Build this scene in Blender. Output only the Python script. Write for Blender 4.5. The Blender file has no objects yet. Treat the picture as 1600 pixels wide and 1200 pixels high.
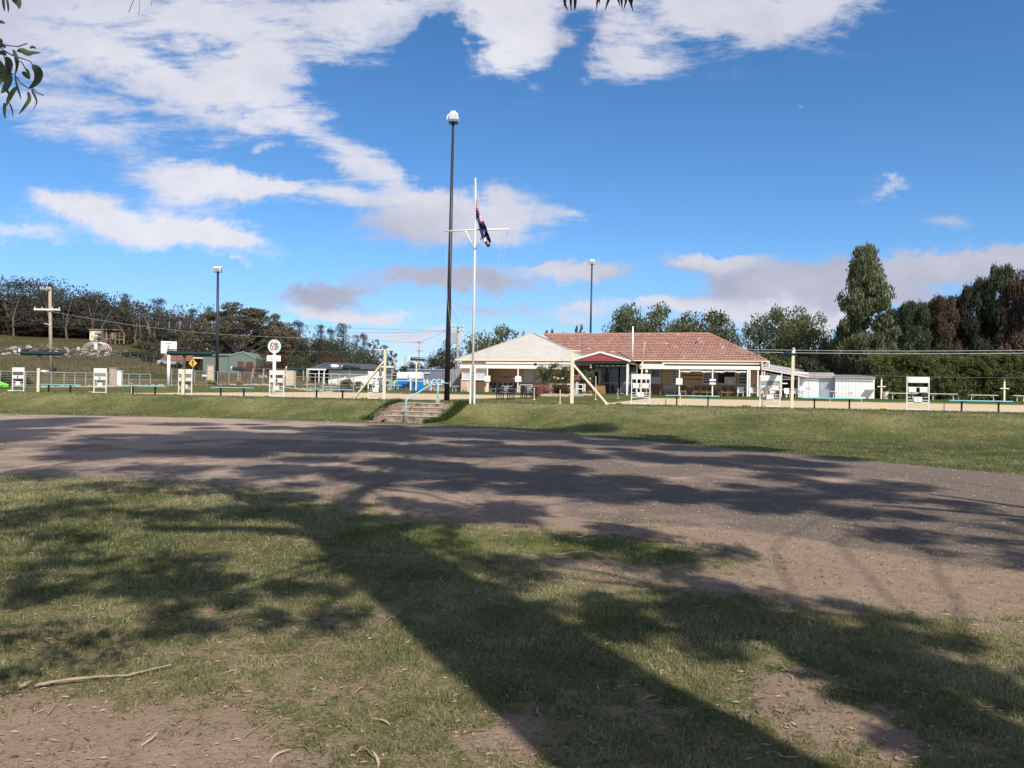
import bpy, math, random
import numpy as np
from mathutils import Vector, Matrix
R = math.radians
SC = bpy.context.scene
COL = SC.collection

# ---------------------------------------------------------------- camera
EYE = 1.6
FPX = 1200.0           # focal length in pixels of a 1600 px wide picture
ROLL, PITCH = R(0.888), R(0.19)
cam = bpy.data.cameras.new('camera')
cam.lens = 27.0; cam.sensor_width = 36.0; cam.clip_start = 0.05; cam.clip_end = 6000
camo = bpy.data.objects.new('camera', cam); COL.objects.link(camo)
camo.matrix_world = (Matrix.Translation((0, 0, EYE)) @ Matrix.Rotation(R(90) + PITCH, 4, 'X') @ Matrix.Rotation(ROLL, 4, 'Z'))
SC.camera = camo
CM = camo.matrix_world.to_3x3()

# ---------------------------------------------------------------- light
SUN_EL, SUN_SX, SUN_SY = R(45), -0.438, 0.899      # shadows fall towards (SX, SY)
S = np.array([SUN_SX, SUN_SY, 0.0])
SUN_STRENGTH, SKY_STRENGTH, EXPOSURE = 4.8, 0.125, 0.30
sl = bpy.data.lights.new('sun', 'SUN'); sl.energy = SUN_STRENGTH; sl.angle = R(0.53); sl.color = (1.0, 0.925, 0.80)
so = bpy.data.objects.new('sun', sl); COL.objects.link(so)
sd = Vector((SUN_SX * math.cos(SUN_EL), SUN_SY * math.cos(SUN_EL), -math.sin(SUN_EL)))
so.rotation_euler = sd.to_track_quat('-Z', 'Y').to_euler(); so.location = (20, -40, 60)
vs = SC.view_settings
vs.view_transform = 'Standard'; vs.look = 'None'; vs.exposure = EXPOSURE; vs.gamma = 1.0; vs.use_curve_mapping = False
SC.cycles.max_bounces = 6; SC.cycles.transparent_max_bounces = 8
SC.cycles.use_denoising = True


def raydir(px, py):
    d = CM @ Vector(((px - 800) / FPX, -(py - 600) / FPX, -1.0))
    return d


# -------- world: sky texture with procedural clouds by direction
W = bpy.data.worlds.new('World'); SC.world = W; W.use_nodes = True
wt = W.node_tree; wt.nodes.clear()


class NT:
    def __init__(s, t): s.t = t
    def n(s, typ, **k):
        o = s.t.nodes.new(typ)
        for a, b in k.items(): setattr(o, a, b)
        return o
    def put(s, sock, v):
        if v is None: return
        if isinstance(v, bpy.types.NodeSocket): s.t.links.new(v, sock)
        else: sock.default_value = v
    def m(s, op, a, b=None, c=None, clamp=False):
        o = s.n('ShaderNodeMath', operation=op); o.use_clamp = clamp
        s.put(o.inputs[0], a); s.put(o.inputs[1], b); s.put(o.inputs[2], c)
        return o.outputs[0]
    def vm(s, op, a, b=None):
        o = s.n('ShaderNodeVectorMath', operation=op); s.put(o.inputs[0], a); s.put(o.inputs[1], b)
        return o.outputs['Value'] if op in ('DOT_PRODUCT', 'LENGTH') else o.outputs[0]
    def xyz(s, x, y, z):
        o = s.n('ShaderNodeCombineXYZ'); s.put(o.inputs[0], x); s.put(o.inputs[1], y); s.put(o.inputs[2], z); return o.outputs[0]
    def mix(s, f, a, b, blend='MIX'):
        o = s.n('ShaderNodeMix', data_type='RGBA', blend_type=blend); s.put(o.inputs['Factor'], f)
        s.put(o.inputs[6], a); s.put(o.inputs[7], b); return o.outputs[2]
    def rng(s, v, a, b, c=0.0, d=1.0, smooth=False):
        o = s.n('ShaderNodeMapRange'); o.interpolation_type = 'SMOOTHSTEP' if smooth else 'LINEAR'
        s.put(o.inputs['Value'], v); s.put(o.inputs['From Min'], a); s.put(o.inputs['From Max'], b)
        s.put(o.inputs['To Min'], c); s.put(o.inputs['To Max'], d); return o.outputs['Result']
    def noise(s, vec, scale, detail=4, rough=0.55, dist=0.0, out=0):
        o = s.n('ShaderNodeTexNoise'); s.put(o.inputs['Vector'], vec); s.put(o.inputs['Scale'], scale)
        s.put(o.inputs['Detail'], detail); s.put(o.inputs['Roughness'], rough); s.put(o.inputs['Distortion'], dist)
        return o.outputs[out]


def rgb(r, g, b): return (r, g, b, 1.0)


w = NT(wt)
sky = w.n('ShaderNodeTexSky', sky_type='NISHITA'); sky.sun_disc = False
sky.sun_elevation = SUN_EL; sky.sun_rotation = math.atan2(-SUN_SX, -SUN_SY)
sky.altitude = 900; sky.air_density = 1.0; sky.dust_density = 0.35; sky.ozone_density = 2.2
tc = w.n('ShaderNodeTexCoord').outputs['Generated']
sp = w.n('ShaderNodeSeparateXYZ'); w.put(sp.inputs[0], tc); dx, dy, dz = sp.outputs
front = w.rng(dy, 0.05, 0.3)
ys = w.m('MAXIMUM', dy, 0.05)
gx0 = w.m('DIVIDE', dx, ys); gz0 = w.m('DIVIDE', dz, ys)
# gentle domain warp so the cloud outlines are ragged
g0 = w.xyz(gx0, gz0, 0.0)
wn = w.noise(g0, 7.0, 7, 0.68, 0.3, out=1)
wv = w.vm('MULTIPLY', w.vm('SUBTRACT', wn, (0.5, 0.5, 0.5)), (0.13, 0.085, 0.0))
g1 = w.vm('ADD', g0, wv)
s1 = w.n('ShaderNodeSeparateXYZ'); w.put(s1.inputs[0], g1); gx, gz = s1.outputs[0], s1.outputs[1]
# px, py, rx, ry, tilt (deg, + = right side lower), weight, grey
CL = [(180, 10, 270, 66, 4, .85, .3), (80, 100, 210, 70, 12, .72, .3), (390, 60, 130, 60, 14, .85, .15), (310, 135, 220, 42, 20, .72, .1), (450, 185, 130, 26, 24, .62, .05), (110, 190, 190, 30, 12, .55, .1),
      (545, 40, 70, 50, 12, .7, .15), (610, 6, 70, 24, 5, .6, .15), (798, 55, 62, 60, 10, 1.5, .1), (740, -14, 110, 22, 0, .8, .15),
      (1080, 8, 210, 62, -6, 1.3, .42), (985, 82, 62, 30, -5, 1.0, .22), (1230, 12, 100, 32, -16, .9, .35), (940, 8, 60, 22, 0, .5, .3),
      (375, 292, 100, 26, -4, 2.0, .05), (235, 350, 140, 23, 9, 1.8, .0), (270, 268, 60, 20, 0, .8, .1), (690, 66, 34, 46, 0, -1.0, 0), (893, 80, 26, 40, 8, -.8, 0), (60, 30, 60, 30, 10, -.35, 0), (250, 95, 90, 16, 18, -.4, 0), (520, 110, 50, 16, 30, -.5, 0), (560, 140, 60, 30, 20, -.7, 0), (470, 262, 80, 18, 10, -1.0, 0), (700, 265, 60, 22, 0, -.6, 0), (105, 318, 70, 14, 14, .6, .02), (30, 362, 80, 17, 6, .95, .0), (345, 370, 50, 12, 10, .6, .03),
      (590, 285, 60, 32, 38, .75, .05), (670, 312, 60, 20, 30, .5, .1), (765, 334, 74, 38, 4, 1.7, .3), (648, 352, 84, 27, -4, 1.5, .75), (530, 300, 46, 14, 25, .7, .05),
      (520, 462, 75, 16, -3, 1.3, 1.0), (700, 442, 110, 15, 3, 1.3, 1.0), (560, 492, 110, 9, 0, 1.3, .1), (745, 482, 75, 9, 2, .9, .7),
      (912, 428, 88, 15, 1, 1.7, .5), (905, 484, 50, 11, 0, .9, .3), (1108, 413, 60, 10, -4, 1.5, .35), (1405, 294, 42, 13, -18, .8, .12),
      (1475, 346, 60, 13, -8, .5, .5), (900, 327, 28, 11, 0, .6, .4), (585, 122, 20, 9, 20, .6, .0), (415, 226, 15, 8, 0, .6, .0),
      (1450, 425, 230, 24, -6, 1.35, .9), (1215, 448, 120, 22, 5, 1.2, .95), (1190, 486, 150, 12, 3, 1.3, .15), (1560, 404, 110, 15, -10, 1.1, .7),
      (1340, 466, 120, 16, 0, .9, .8), (1060, 478, 110, 11, 0, .7, .2), (640, 520, 80, 8, 0, .8, .15), (700, 470, 120, 6, 0, -.8, 0), (500, 505, 60, 6, 0, -.6, 0), (800, 505, 120, 10, 0, -.7, 0), (1010, 440, 60, 18, 0, -1.2, 0), (820, 405, 60, 10, 0, -.8, 0), (1250, 508, 200, 10, 0, .7, .1),
      (320, 432, 30, 6, 0, .35, .6), (352, 407, 20, 6, 15, .5, .1), (1248, 172, 18, 8, 0, .35, .2), (950, 286, 8, 7, 0, .4, .1), (860, 540, 200, 12, 0, .7, .1)]
dens = None; grey = None
for (px, py, rx, ry, tilt, wgt, gr) in CL:
    if py > 390 or rx < 70: wgt = wgt * (1.2 if py > 270 else 1.1)
    d = raydir(px, py); cx, cz = d.x / d.y, d.z / d.y
    a = R(tilt) + ROLL; ca, sa = math.cos(a), math.sin(a)
    ex = w.m('SUBTRACT', gx, cx); ez = w.m('SUBTRACT', gz, cz)
    p = w.m('ADD', w.m('MULTIPLY', ex, ca * FPX / rx), w.m('MULTIPLY', ez, -sa * FPX / rx))
    q = w.m('ADD', w.m('MULTIPLY', ex, sa * FPX / ry), w.m('MULTIPLY', ez, ca * FPX / ry))
    r2 = w.m('ADD', w.m('MULTIPLY', p, p), w.m('MULTIPLY', q, q))
    e = w.m('MULTIPLY', w.m('POWER', 2.718, w.m('MULTIPLY', r2, -0.75)), wgt)
    dens = e if dens is None else w.m('ADD', dens, e)
    ge = w.m('MULTIPLY', e, gr)
    grey = ge if grey is None else w.m('ADD', grey, ge)
gfac = w.m('DIVIDE', grey, w.m('ADD', dens, 0.02))
# texture: streaks laid out on a flat cloud layer overhead, and billows
zz = w.m('MAXIMUM', dz, 0.03)
lay = w.xyz(w.m('DIVIDE', dx, w.m('ADD', zz, 0.12)), w.m('DIVIDE', dy, w.m('ADD', zz, 0.12)), 0.0)
rotm = w.n('ShaderNodeMapping'); rotm.inputs['Rotation'].default_value = (0, 0, R(28)); rotm.inputs['Scale'].default_value = (1.0, 2.0, 1.0)
w.put(rotm.inputs['Vector'], lay)
n1 = w.noise(rotm.outputs[0], 3.4, 10, 0.66, 0.3)
sc2 = w.xyz(w.m('MULTIPLY', gx0, 0.62), gz0, 0.0)
n2 = w.noise(sc2, 13.0, 10, 0.66, 0.2)
nn = w.m('ADD', w.m('MULTIPLY', w.m('MULTIPLY', w.m('SUBTRACT', n1, 0.5), 2.7), w.rng(dz, .10, .34)), w.m('MULTIPLY', w.m('SUBTRACT', n2, 0.5), 1.5))
back = w.m('MULTIPLY', w.m('SUBTRACT', 1.0, front), w.m('MULTIPLY', w.rng(dz, 0.02, 0.12), w.m('MULTIPLY', w.noise(lay, 0.6, 3, 0.5), 1.7)))  # unseen cloud cover behind the camera, thickened as white fill for the shadows
dfront = w.m('MULTIPLY', w.m('MULTIPLY', dens, front), 1.0)
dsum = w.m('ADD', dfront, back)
alpha = w.rng(w.m('ADD', w.m('MULTIPLY', w.m('POWER', dsum, 0.8), .85), w.m('MULTIPLY', nn, 1.15)), 0.24, 1.02, 0, 1, True)
has = w.rng(dsum, 0.05, 0.3)
alpha = w.m('MULTIPLY', alpha, has)
alpha = w.m('MULTIPLY', alpha, w.rng(dsum, 0.3, 1.2, 0.70, 0.97))
gfac = w.m('MINIMUM', w.m('MAXIMUM', gfac, 0.0), 1.0)
shade = w.m('ADD', w.m('MULTIPLY', gfac, 0.78), w.m('MULTIPLY', w.m('SUBTRACT', n2, 0.45), 0.9), clamp=True)
ccol = w.mix(shade, rgb(5.4, 5.4, 5.9), rgb(2.5, 2.6, 3.4))
tint = w.mix(w.rng(dz, 0.0, 0.45), rgb(0.58, 0.80, 1.02), rgb(0.40, 0.73, 0.97))
tint = w.mix(w.rng(dz, -0.02, 0.16), rgb(0.50, 0.56, 0.78), tint)
skyc = w.mix(1.0, sky.outputs[0], tint, 'MULTIPLY')
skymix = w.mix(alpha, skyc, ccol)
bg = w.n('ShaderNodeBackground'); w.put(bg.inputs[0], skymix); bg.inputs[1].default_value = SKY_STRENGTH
wo = w.n('ShaderNodeOutputWorld'); wt.links.new(bg.outputs[0], wo.inputs[0])

# ---------------------------------------------------------------- frames and helpers
A = R(15.6); CA, SA = math.cos(A), math.sin(A); OY = 40.2


def c2w(u, v): return (u * CA + v * SA, OY - u * SA + v * CA)
def w2c(x, y):
    y = y - OY
    return (x * CA - y * SA, x * SA + y * CA)


def PV(px, py, v):
    """where the sight line through a picture point meets the club-frame plane v"""
    d = raydir(px, py); k = (v + OY * CA) / (d.x * SA + d.y * CA)
    u, _ = w2c(d.x * k, d.y * k)
    return u, EYE + d.z * k


def PY(px, py, D):
    d = raydir(px, py); k = D / d.y
    return d.x * k, D, EYE + d.z * k


def PG(px, py, z=0.0):
    d = raydir(px, py); k = (z - EYE) / d.z
    return d.x * k, d.y * k, z


def sstep(t): t = np.clip(t, 0, 1); return t * t * (3 - 2 * t)


def _hash(i, j, s):
    h = (i.astype(np.int64) * 374761393 + j.astype(np.int64) * 668265263 + s * 1442695041) & 0x7fffffff
    h = ((h ^ (h >> 13)) * 1274126177) & 0x7fffffff
    return ((h ^ (h >> 16)) & 0xffff) / 65535.0


def vnoise(x, y, s=0):
    xi = np.floor(x); yi = np.floor(y); fx = sstep(x - xi); fy = sstep(y - yi)
    a = _hash(xi, yi, s); b = _hash(xi + 1, yi, s); c = _hash(xi, yi + 1, s); d = _hash(xi + 1, yi + 1, s)
    return (a * (1 - fx) + b * fx) * (1 - fy) + (c * (1 - fx) + d * fx) * fy


def fbm(x, y, s=0, o=4):
    t = 0; a = .5; n = 0
    for k in range(o):
        t = t + a * vnoise(x * 2 ** k + 17.3 * k, y * 2 ** k - 9.1 * k, s + k); n += a; a *= .5
    return t / n


# road far edge and near edge as Y over X (metres), read off the photograph
RF = np.array([(-60, 40), (-30, 35.5), (-22, 33.5), (-15, 33), (-11, 32.4), (-6, 31), (-3, 29.6), (0, 27.6), (3, 24.2), (6.6, 19.6), (10, 15.3), (14, 11), (20, 5), (40, -10)], float)
RN = np.array([(-60, 16), (-15, 13.6), (-9, 12.6), (-5, 11.8), (-3, 11.2), (-1, 10.4), (0.5, 9.5), (2, 8.6), (3.5, 7.6), (5, 6.6), (7, 5), (10, 2), (20, -8), (40, -24)], float)


def road_far(x): return np.interp(x, RF[:, 0], RF[:, 1])
def road_near(x): return np.interp(x, RN[:, 0], RN[:, 1])


GREENS = [(-29.5, -4.5, 0.2, 33.0), (4.0, 46.0, 0.2, 33.0)]
ZG = 0.73
SU0, SU1 = -3.55, -1.05      # steps opening in u


def H(x, y):
    x = np.asarray(x, float); y = np.asarray(y, float)
    u = x * CA - (y - OY) * SA; v = x * SA + (y - OY) * CA
    r = sstep((u - 1) / 7.0)
    v0 = -8.6 + r * -4.4; v1 = -5.4 + r * -1.6
    z = 0.80 * sstep((v - v0) / (v1 - v0))
    z = z + 0.05 * sstep((y - 10) / 15.0) * (1 - sstep((v - v0) / (v1 - v0)))
    # greens sit slightly sunk
    for (a, b, c, d) in GREENS:
        ins = np.minimum(np.minimum(u - a, b - u), np.minimum(v - c, d - v))
        z = np.where(ins > 0, z - 0.14 * np.clip(ins / 0.5, 0, 1), z)
    plate = sstep((v - 32.9) / 1.2) * 0.22
    z = z + plate * sstep((u + 26) / 4) + 0.16 * sstep((v - 24) / 10) * ((u > -4.5) & (u < 4.0))* (v < 33.0)
    lf = sstep((-u - 29.5) / 6.0)
    z = z + lf * 0.5 * sstep((v + 2) / 36) + (1 - sstep((u + 26) / 4)) * 0.3 * sstep((v - 33) / 25)
    yy = np.maximum(y, 1.0)
    t = -x / yy
    hill = 16.0 * sstep((y - 75) / 170.0) * sstep((t - .07) / .60)
    z = z + hill * (y > 60)
    # cut for the steps
    cut = sstep((u - (SU0 - .55)) / .5) * sstep(((SU1 + .35) - u) / .35) * (v > -9.5) * (v < -5.65)
    zc = np.clip((v + 7.75) / 2.2, 0, 1) * 0.72 - 0.10
    z = np.where(cut > 0.02, z * (1 - cut) + np.minimum(z, zc) * cut, z)
    near = np.exp(-(((y - 5) / 9) ** 2)) * (np.abs(x) < 14)
    z = z + near * 0.035 * (fbm(x * 1.1, y * 1.1, 5, 4) - .5) * 2
    return z


def Hs(x, y): return float(H(np.array([x]), np.array([y]))[0])


# ---------------------------------------------------------------- materials
MATS = {}


def M(name, col, rough=0.65, var=0.12, scale=4.0, bump=0.0, metal=0.0, spec=0.35, col2=None, bscale=None, trans=0.0, coat=0.0):
    m = bpy.data.materials.new(name); m.use_nodes = True; t = m.node_tree; t.nodes.clear(); q = NT(t)
    o = q.n('ShaderNodeOutputMaterial'); b = q.n('ShaderNodeBsdfPrincipled')
    tcn = q.n('ShaderNodeTexCoord').outputs['Object']
    n = q.noise(tcn, scale, 5, 0.6)
    c2 = rgb(*col2) if col2 else rgb(*[c * (1 - 2.2 * var) for c in col])
    c = q.mix(q.rng(n, 0.3, 0.7), rgb(*[min(1, x * (1 + .5 * var)) for x in col]), c2)
    n2 = q.noise(tcn, scale * 9, 3, 0.6)
    c = q.mix(q.rng(n2, .3, .8, 0, .35 if var > .05 else .12), c, rgb(*[x * .62 for x in col]))
    q.put(b.inputs['Base Color'], c)
    b.inputs['Roughness'].default_value = rough; b.inputs['Metallic'].default_value = metal
    b.inputs['Specular IOR Level'].default_value = spec
    b.inputs['Coat Weight'].default_value = coat
    if bump:
        bn = q.n('ShaderNodeBump'); bn.inputs['Strength'].default_value = bump; bn.inputs['Distance'].default_value = 0.02
        q.put(bn.inputs['Height'], q.noise(tcn, bscale or scale * 6, 5, 0.6)); q.put(b.inputs['Normal'], bn.outputs[0])
    q.put(o.inputs[0], b.outputs[0]); MATS[name] = m
    return m


def tone_mat(name, c1, c2, rough=0.7, trans=0.25, c3=None):
    """leaf / tile material: each piece has its own tone stored on it"""
    m = bpy.data.materials.new(name); m.use_nodes = True; t = m.node_tree; t.nodes.clear(); q = NT(t)
    o = q.n('ShaderNodeOutputMaterial'); b = q.n('ShaderNodeBsdfPrincipled')
    a = q.n('ShaderNodeAttribute'); a.attribute_name = 'tone'
    f = a.outputs['Fac']
    c = q.mix(f, rgb(*c1), rgb(*c2))
    if c3: c = q.mix(q.rng(f, .8, 1.0), c, rgb(*c3))
    tcn = q.n('ShaderNodeTexCoord').outputs['Object']
    c = q.mix(q.rng(q.noise(tcn, 7, 4, .6), .3, .7, 0, .35), c, rgb(*[x * .6 for x in c1]))
    q.put(b.inputs['Base Color'], c); b.inputs['Roughness'].default_value = rough; b.inputs['Specular IOR Level'].default_value = .25
    if trans:
        tr = q.n('ShaderNodeBsdfTranslucent'); q.put(tr.inputs[0], q.mix(.5, c, rgb(c2[0] * 1.3, c2[1] * 1.5, c2[2] * .7)))
        ms = q.n('ShaderNodeMixShader'); ms.inputs[0].default_value = trans
        q.put(ms.inputs[1], b.outputs[0]); q.put(ms.inputs[2], tr.outputs[0]); q.put(o.inputs[0], ms.outputs[0])
    else: q.put(o.inputs[0], b.outputs[0])
    MATS[name] = m; return m


def ground_mat(name, k=1.0):
    m = bpy.data.materials.new(name); m.use_nodes = True; t = m.node_tree; t.nodes.clear(); q = NT(t)
    o = q.n('ShaderNodeOutputMaterial'); b = q.n('ShaderNodeBsdfPrincipled')
    tcn = q.n('ShaderNodeTexCoord').outputs['Object']

    def at(n):
        a = q.n('ShaderNodeAttribute'); a.attribute_name = n; return a.outputs['Fac']
    bare, grav, dry, moss = at('bare'), at('gravel'), at('dry'), at('moss')
    nf = q.noise(tcn, 38, 5, .7); nm = q.noise(tcn, 6.5, 6, .68, .4); nl = q.noise(tcn, .9, 4, .55); nt = q.noise(tcn, 130, 3, .7)
    gsel = q.m('ADD', q.m('ADD', q.m('MULTIPLY', q.m('SUBTRACT', nf, .5), 1.5), q.m('MULTIPLY', q.m('SUBTRACT', nm, .5), 1.6)), dry)
    gsel = q.m('ADD', gsel, q.m('MULTIPLY', q.m('SUBTRACT', nl, .5), .9))
    grass = q.mix(q.rng(gsel, .0, .85), rgb(.078, .096, .027), rgb(.365, .305, .160))
    grass = q.mix(moss, grass, q.mix(nf, rgb(.075, .115, .016), rgb(.17, .20, .03)))
    grass = q.mix(q.rng(nt, .25, .62, .75, 0), grass, rgb(.030, .034, .014))
    dirt = q.mix(q.rng(nm, .3, .7), rgb(.400, .290, .210), rgb(.255, .182, .128))
    dirt = q.mix(q.rng(nl, .35, .65, 0, .45), dirt, rgb(.300, .218, .175))
    dirt = q.mix(q.rng(nf, .5, .78, 0, .5), dirt, rgb(.13, .095, .07))
    vor = q.n('ShaderNodeTexVoronoi'); vor.inputs['Scale'].default_value = 55; q.put(vor.inputs['Vector'], tcn)
    vb = q.n('ShaderNodeSeparateColor'); q.put(vb.inputs[0], vor.outputs['Color'])
    gr = q.mix(vb.outputs[0], rgb(.125, .098, .080), rgb(.235, .186, .150))
    gr = q.mix(q.rng(q.m('ADD', nl, q.m('MULTIPLY', q.m('SUBTRACT', dry, .38), .5)), .40, .66, 0, .85), gr, q.mix(nm, rgb(.47, .350, .270), rgb(.33, .240, .186)))
    bsel = q.rng(q.m('ADD', bare, q.m('ADD', q.m('MULTIPLY', q.m('SUBTRACT', nm, .5), 2.0), q.m('MULTIPLY', q.m('SUBTRACT', nf, .5), 1.5))), .30, .75, 0, 1, True)
    c = q.mix(bsel, grass, dirt)
    gsl = q.rng(q.m('ADD', grav, q.m('MULTIPLY', q.m('SUBTRACT', nm, .5), .6)), .35, .65, 0, 1, True)
    c = q.mix(gsl, c, gr)
    if k != 1.0: c = q.mix(1.0, c, rgb(k, k * .94, k * .9), 'MULTIPLY')
    q.put(b.inputs['Base Color'], c); b.inputs['Roughness'].default_value = .95; b.inputs['Specular IOR Level'].default_value = .12
    bn = q.n('ShaderNodeBump'); bn.inputs['Strength'].default_value = .95; bn.inputs['Distance'].default_value = .04
    hh = q.m('ADD', q.m('MULTIPLY', nf, .5), q.m('ADD', q.m('MULTIPLY', nm, .8), q.m('MULTIPLY', nt, .25)))
    q.put(bn.inputs['Height'], hh); q.put(b.inputs['Normal'], bn.outputs[0])
    q.put(o.inputs[0], b.outputs[0]); return m


GM = ground_mat('ground_cover'); GMH = ground_mat('winter_pasture', .60)
white = M('white_paint', (.80, .79, .77), .5, .04, 3)
offwhite = M('off_white', (.72, .70, .66), .55, .06, 3)
cream = M('cream_paint', (.78, .70, .54), .55, .05, 2)
creamwall = M('cream_wall', (.70, .50, .36), .7, .06, 2)
brownboard = M('brown_weatherboard', (.60, .39, .25), .7, .10, 1.5)
black = M('black_paint', (.018, .018, .022), .45, .1, 3)
darkpole = M('dark_steel', (.035, .035, .045), .45, .1, 2, metal=.2)
turq = M('turquoise_paint', (.22, .62, .72), .45, .08, 3)
rail_blue = M('pale_blue_paint', (.27, .58, .74), .4, .08, 5)
canvas = M('dark_green_canvas', (.012, .035, .038), .75, .12, 3, bump=.3)
brownwood = M('brown_timber', (.17, .12, .085), .8, .15, 5)
greywood = M('weathered_pole', (.42, .35, .29), .85, .15, 5, bump=.4)
concrete = M('concrete', (.46, .40, .32), .9, .18, 5, bump=.5)
stepcon = M('step_concrete', (.40, .33, .25), .9, .32, 3, bump=.7, col2=(.07, .05, .035))
soil = M('soil', (.21, .155, .12), .95, .2, 6, bump=.8)
synth = M('synthetic_green', (.56, .44, .29), .9, .05, .4, bump=.1)
gutterc = M('gutter_cream', (.80, .66, .46), .5, .04, 2)
metalroof = M('cream_metal_roof', (.50, .475, .435), .55, .05, 1)
redside = M('red_cladding', (.33, .065, .07), .6, .08, 2)
glass = M('window_glass', (.055, .062, .068), .08, .05, 1, spec=.6)
paleglass = M('pale_blind', (.55, .56, .56), .4, .06, 2)
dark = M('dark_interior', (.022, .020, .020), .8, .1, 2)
timber = M('honey_timber', (.40, .22, .09), .6, .12, 6)
plank = M('yellow_timber', (.62, .40, .12), .6, .1, 5)
steel = M('grey_steel', (.42, .43, .44), .4, .06, 4, metal=.4)
galv = M('galvanised', (.40, .42, .44), .45, .06, 2, metal=.3)
shedwhite = M('white_cladding', (.74, .76, .78), .5, .04, 2)
shedgrey = M('grey_corrugated', (.50, .55, .60), .5, .05, 2)
shedgreen = M('green_shed', (.155, .20, .175), .6, .06, 2)
maroon = M('maroon_door', (.16, .05, .055), .6, .08, 2)
slate = M('charcoal_roof', (.085, .085, .095), .6, .08, 1)
slate2 = M('solar_panel', (.03, .03, .038), .3, .05, 1)
blueplastic = M('blue_plastic', (.01, .24, .62), .4, .05, 2)
contblue = M('container_blue', (.24, .27, .38), .6, .1, 1.2)
contgrey = M('container_grey', (.30, .29, .28), .6, .1, 1.2)
green_slide = M('lime_plastic', (.18, .72, .09), .35, .03, 2)
yellow = M('yellow_paint', (.85, .60, .05), .5, .05, 2)
paleyellow = M('pale_yellow_paint', (.80, .72, .35), .5, .05, 2)
flagblue = M('flag_blue', (.012, .015, .10), .8, .05, 2)
flagred = M('flag_red', (.60, .02, .05), .8, .05, 2)
flagwhite = M('flag_white', (.80, .80, .82), .8, .03, 2)
signgreen = M('sign_green', (.02, .28, .14), .5, .05, 2)
signred = M('sign_red', (.62, .16, .17), .5, .05, 2)
inkdark = M('dark_lettering', (.05, .04, .07), .6, .05, 2)
barkm = M('gum_bark', (.40, .33, .27), .9, .22, 3, bump=.6, col2=(.20, .165, .14))
darkbark = M('dark_bark', (.085, .065, .05), .9, .2, 3, bump=.6)
palebark = M('pale_bark', (.50, .46, .41), .9, .12, 2)
rock = M('rock', (.42, .34, .28), .9, .2, 4, bump=.7)
wire = M('cable', (.10, .10, .11), .5, .05, 2)
wirelight = M('pale_cable', (.46, .47, .48), .5, .05, 2)
grill = M('wire_mesh', (.30, .30, .29), .5, .05, 2)
insul = M('insulator_white', (.75, .75, .75), .3, .03, 2)
stickm = M('dead_wood', (.35, .27, .20), .85, .2, 12, bump=.4)
brick = M('pale_brick', (.62, .42, .30), .8, .12, 8, bump=.2)
tilem = tone_mat('terracotta_tiles', (.23, .115, .095), (.50, .30, .255), .85, 0, (.58, .46, .40))

gumleaf = tone_mat('gum_leaf', (.028, .036, .020), (.095, .105, .060), .6, .2)
nearleaf = tone_mat('near_gum_leaf', (.030, .050, .024), (.13, .165, .085), .45, .3)
brownleaf = tone_mat('brown_foliage', (.055, .050, .038), (.175, .150, .110), .8, .25)
ridgeleaf = tone_mat('ridge_foliage', (.036, .034, .026), (.095, .088, .066), .8, .2)
pineleaf = tone_mat('pine_needles', (.014, .022, .014), (.050, .066, .036), .8, .15)
broadleaf = tone_mat('broad_leaf', (.048, .062, .030), (.200, .215, .125), .6, .3)
oliveleaf = tone_mat('olive_leaf', (.044, .056, .022), (.185, .195, .085), .6, .3)
casleaf = tone_mat('casuarina_green', (.028, .042, .022), (.110, .130, .066), .8, .25)
casbrown = tone_mat('casuarina_brown', (.052, .038, .026), (.145, .104, .074), .8, .2)
casdark = tone_mat('casuarina_dark', (.020, .024, .018), (.080, .084, .056), .8, .2)
autumnleaf = tone_mat('autumn_leaf', (.055, .028, .018), (.140, .085, .050), .8, .2)
hedgeleaf = tone_mat('hedge_leaf', (.036, .054, .018), (.175, .210, .075), .55, .3, (.30, .26, .10))
pinkbush = tone_mat('pink_shrub_leaf', (.20, .065, .045), (.50, .26, .20), .7, .25)
goldbush = tone_mat('gold_shrub_leaf', (.16, .13, .03), (.42, .34, .10), .7, .25)
grassblade = tone_mat('grass_blade', (.042, .066, .018), (.47, .42, .25), .8, .25)
drygrass = tone_mat('long_dry_grass', (.09, .075, .045), (.24, .19, .12), .9, .2)
litterm = tone_mat('fallen_leaf', (.14, .085, .055), (.48, .37, .27), .7, .1)
gravelm = tone_mat('gravel_stone', (.16, .13, .125), (.46, .40, .37), .9, 0)
rosewhite = tone_mat('rose_petal', (.70, .68, .45), (.85, .84, .70), .7, .2)

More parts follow.
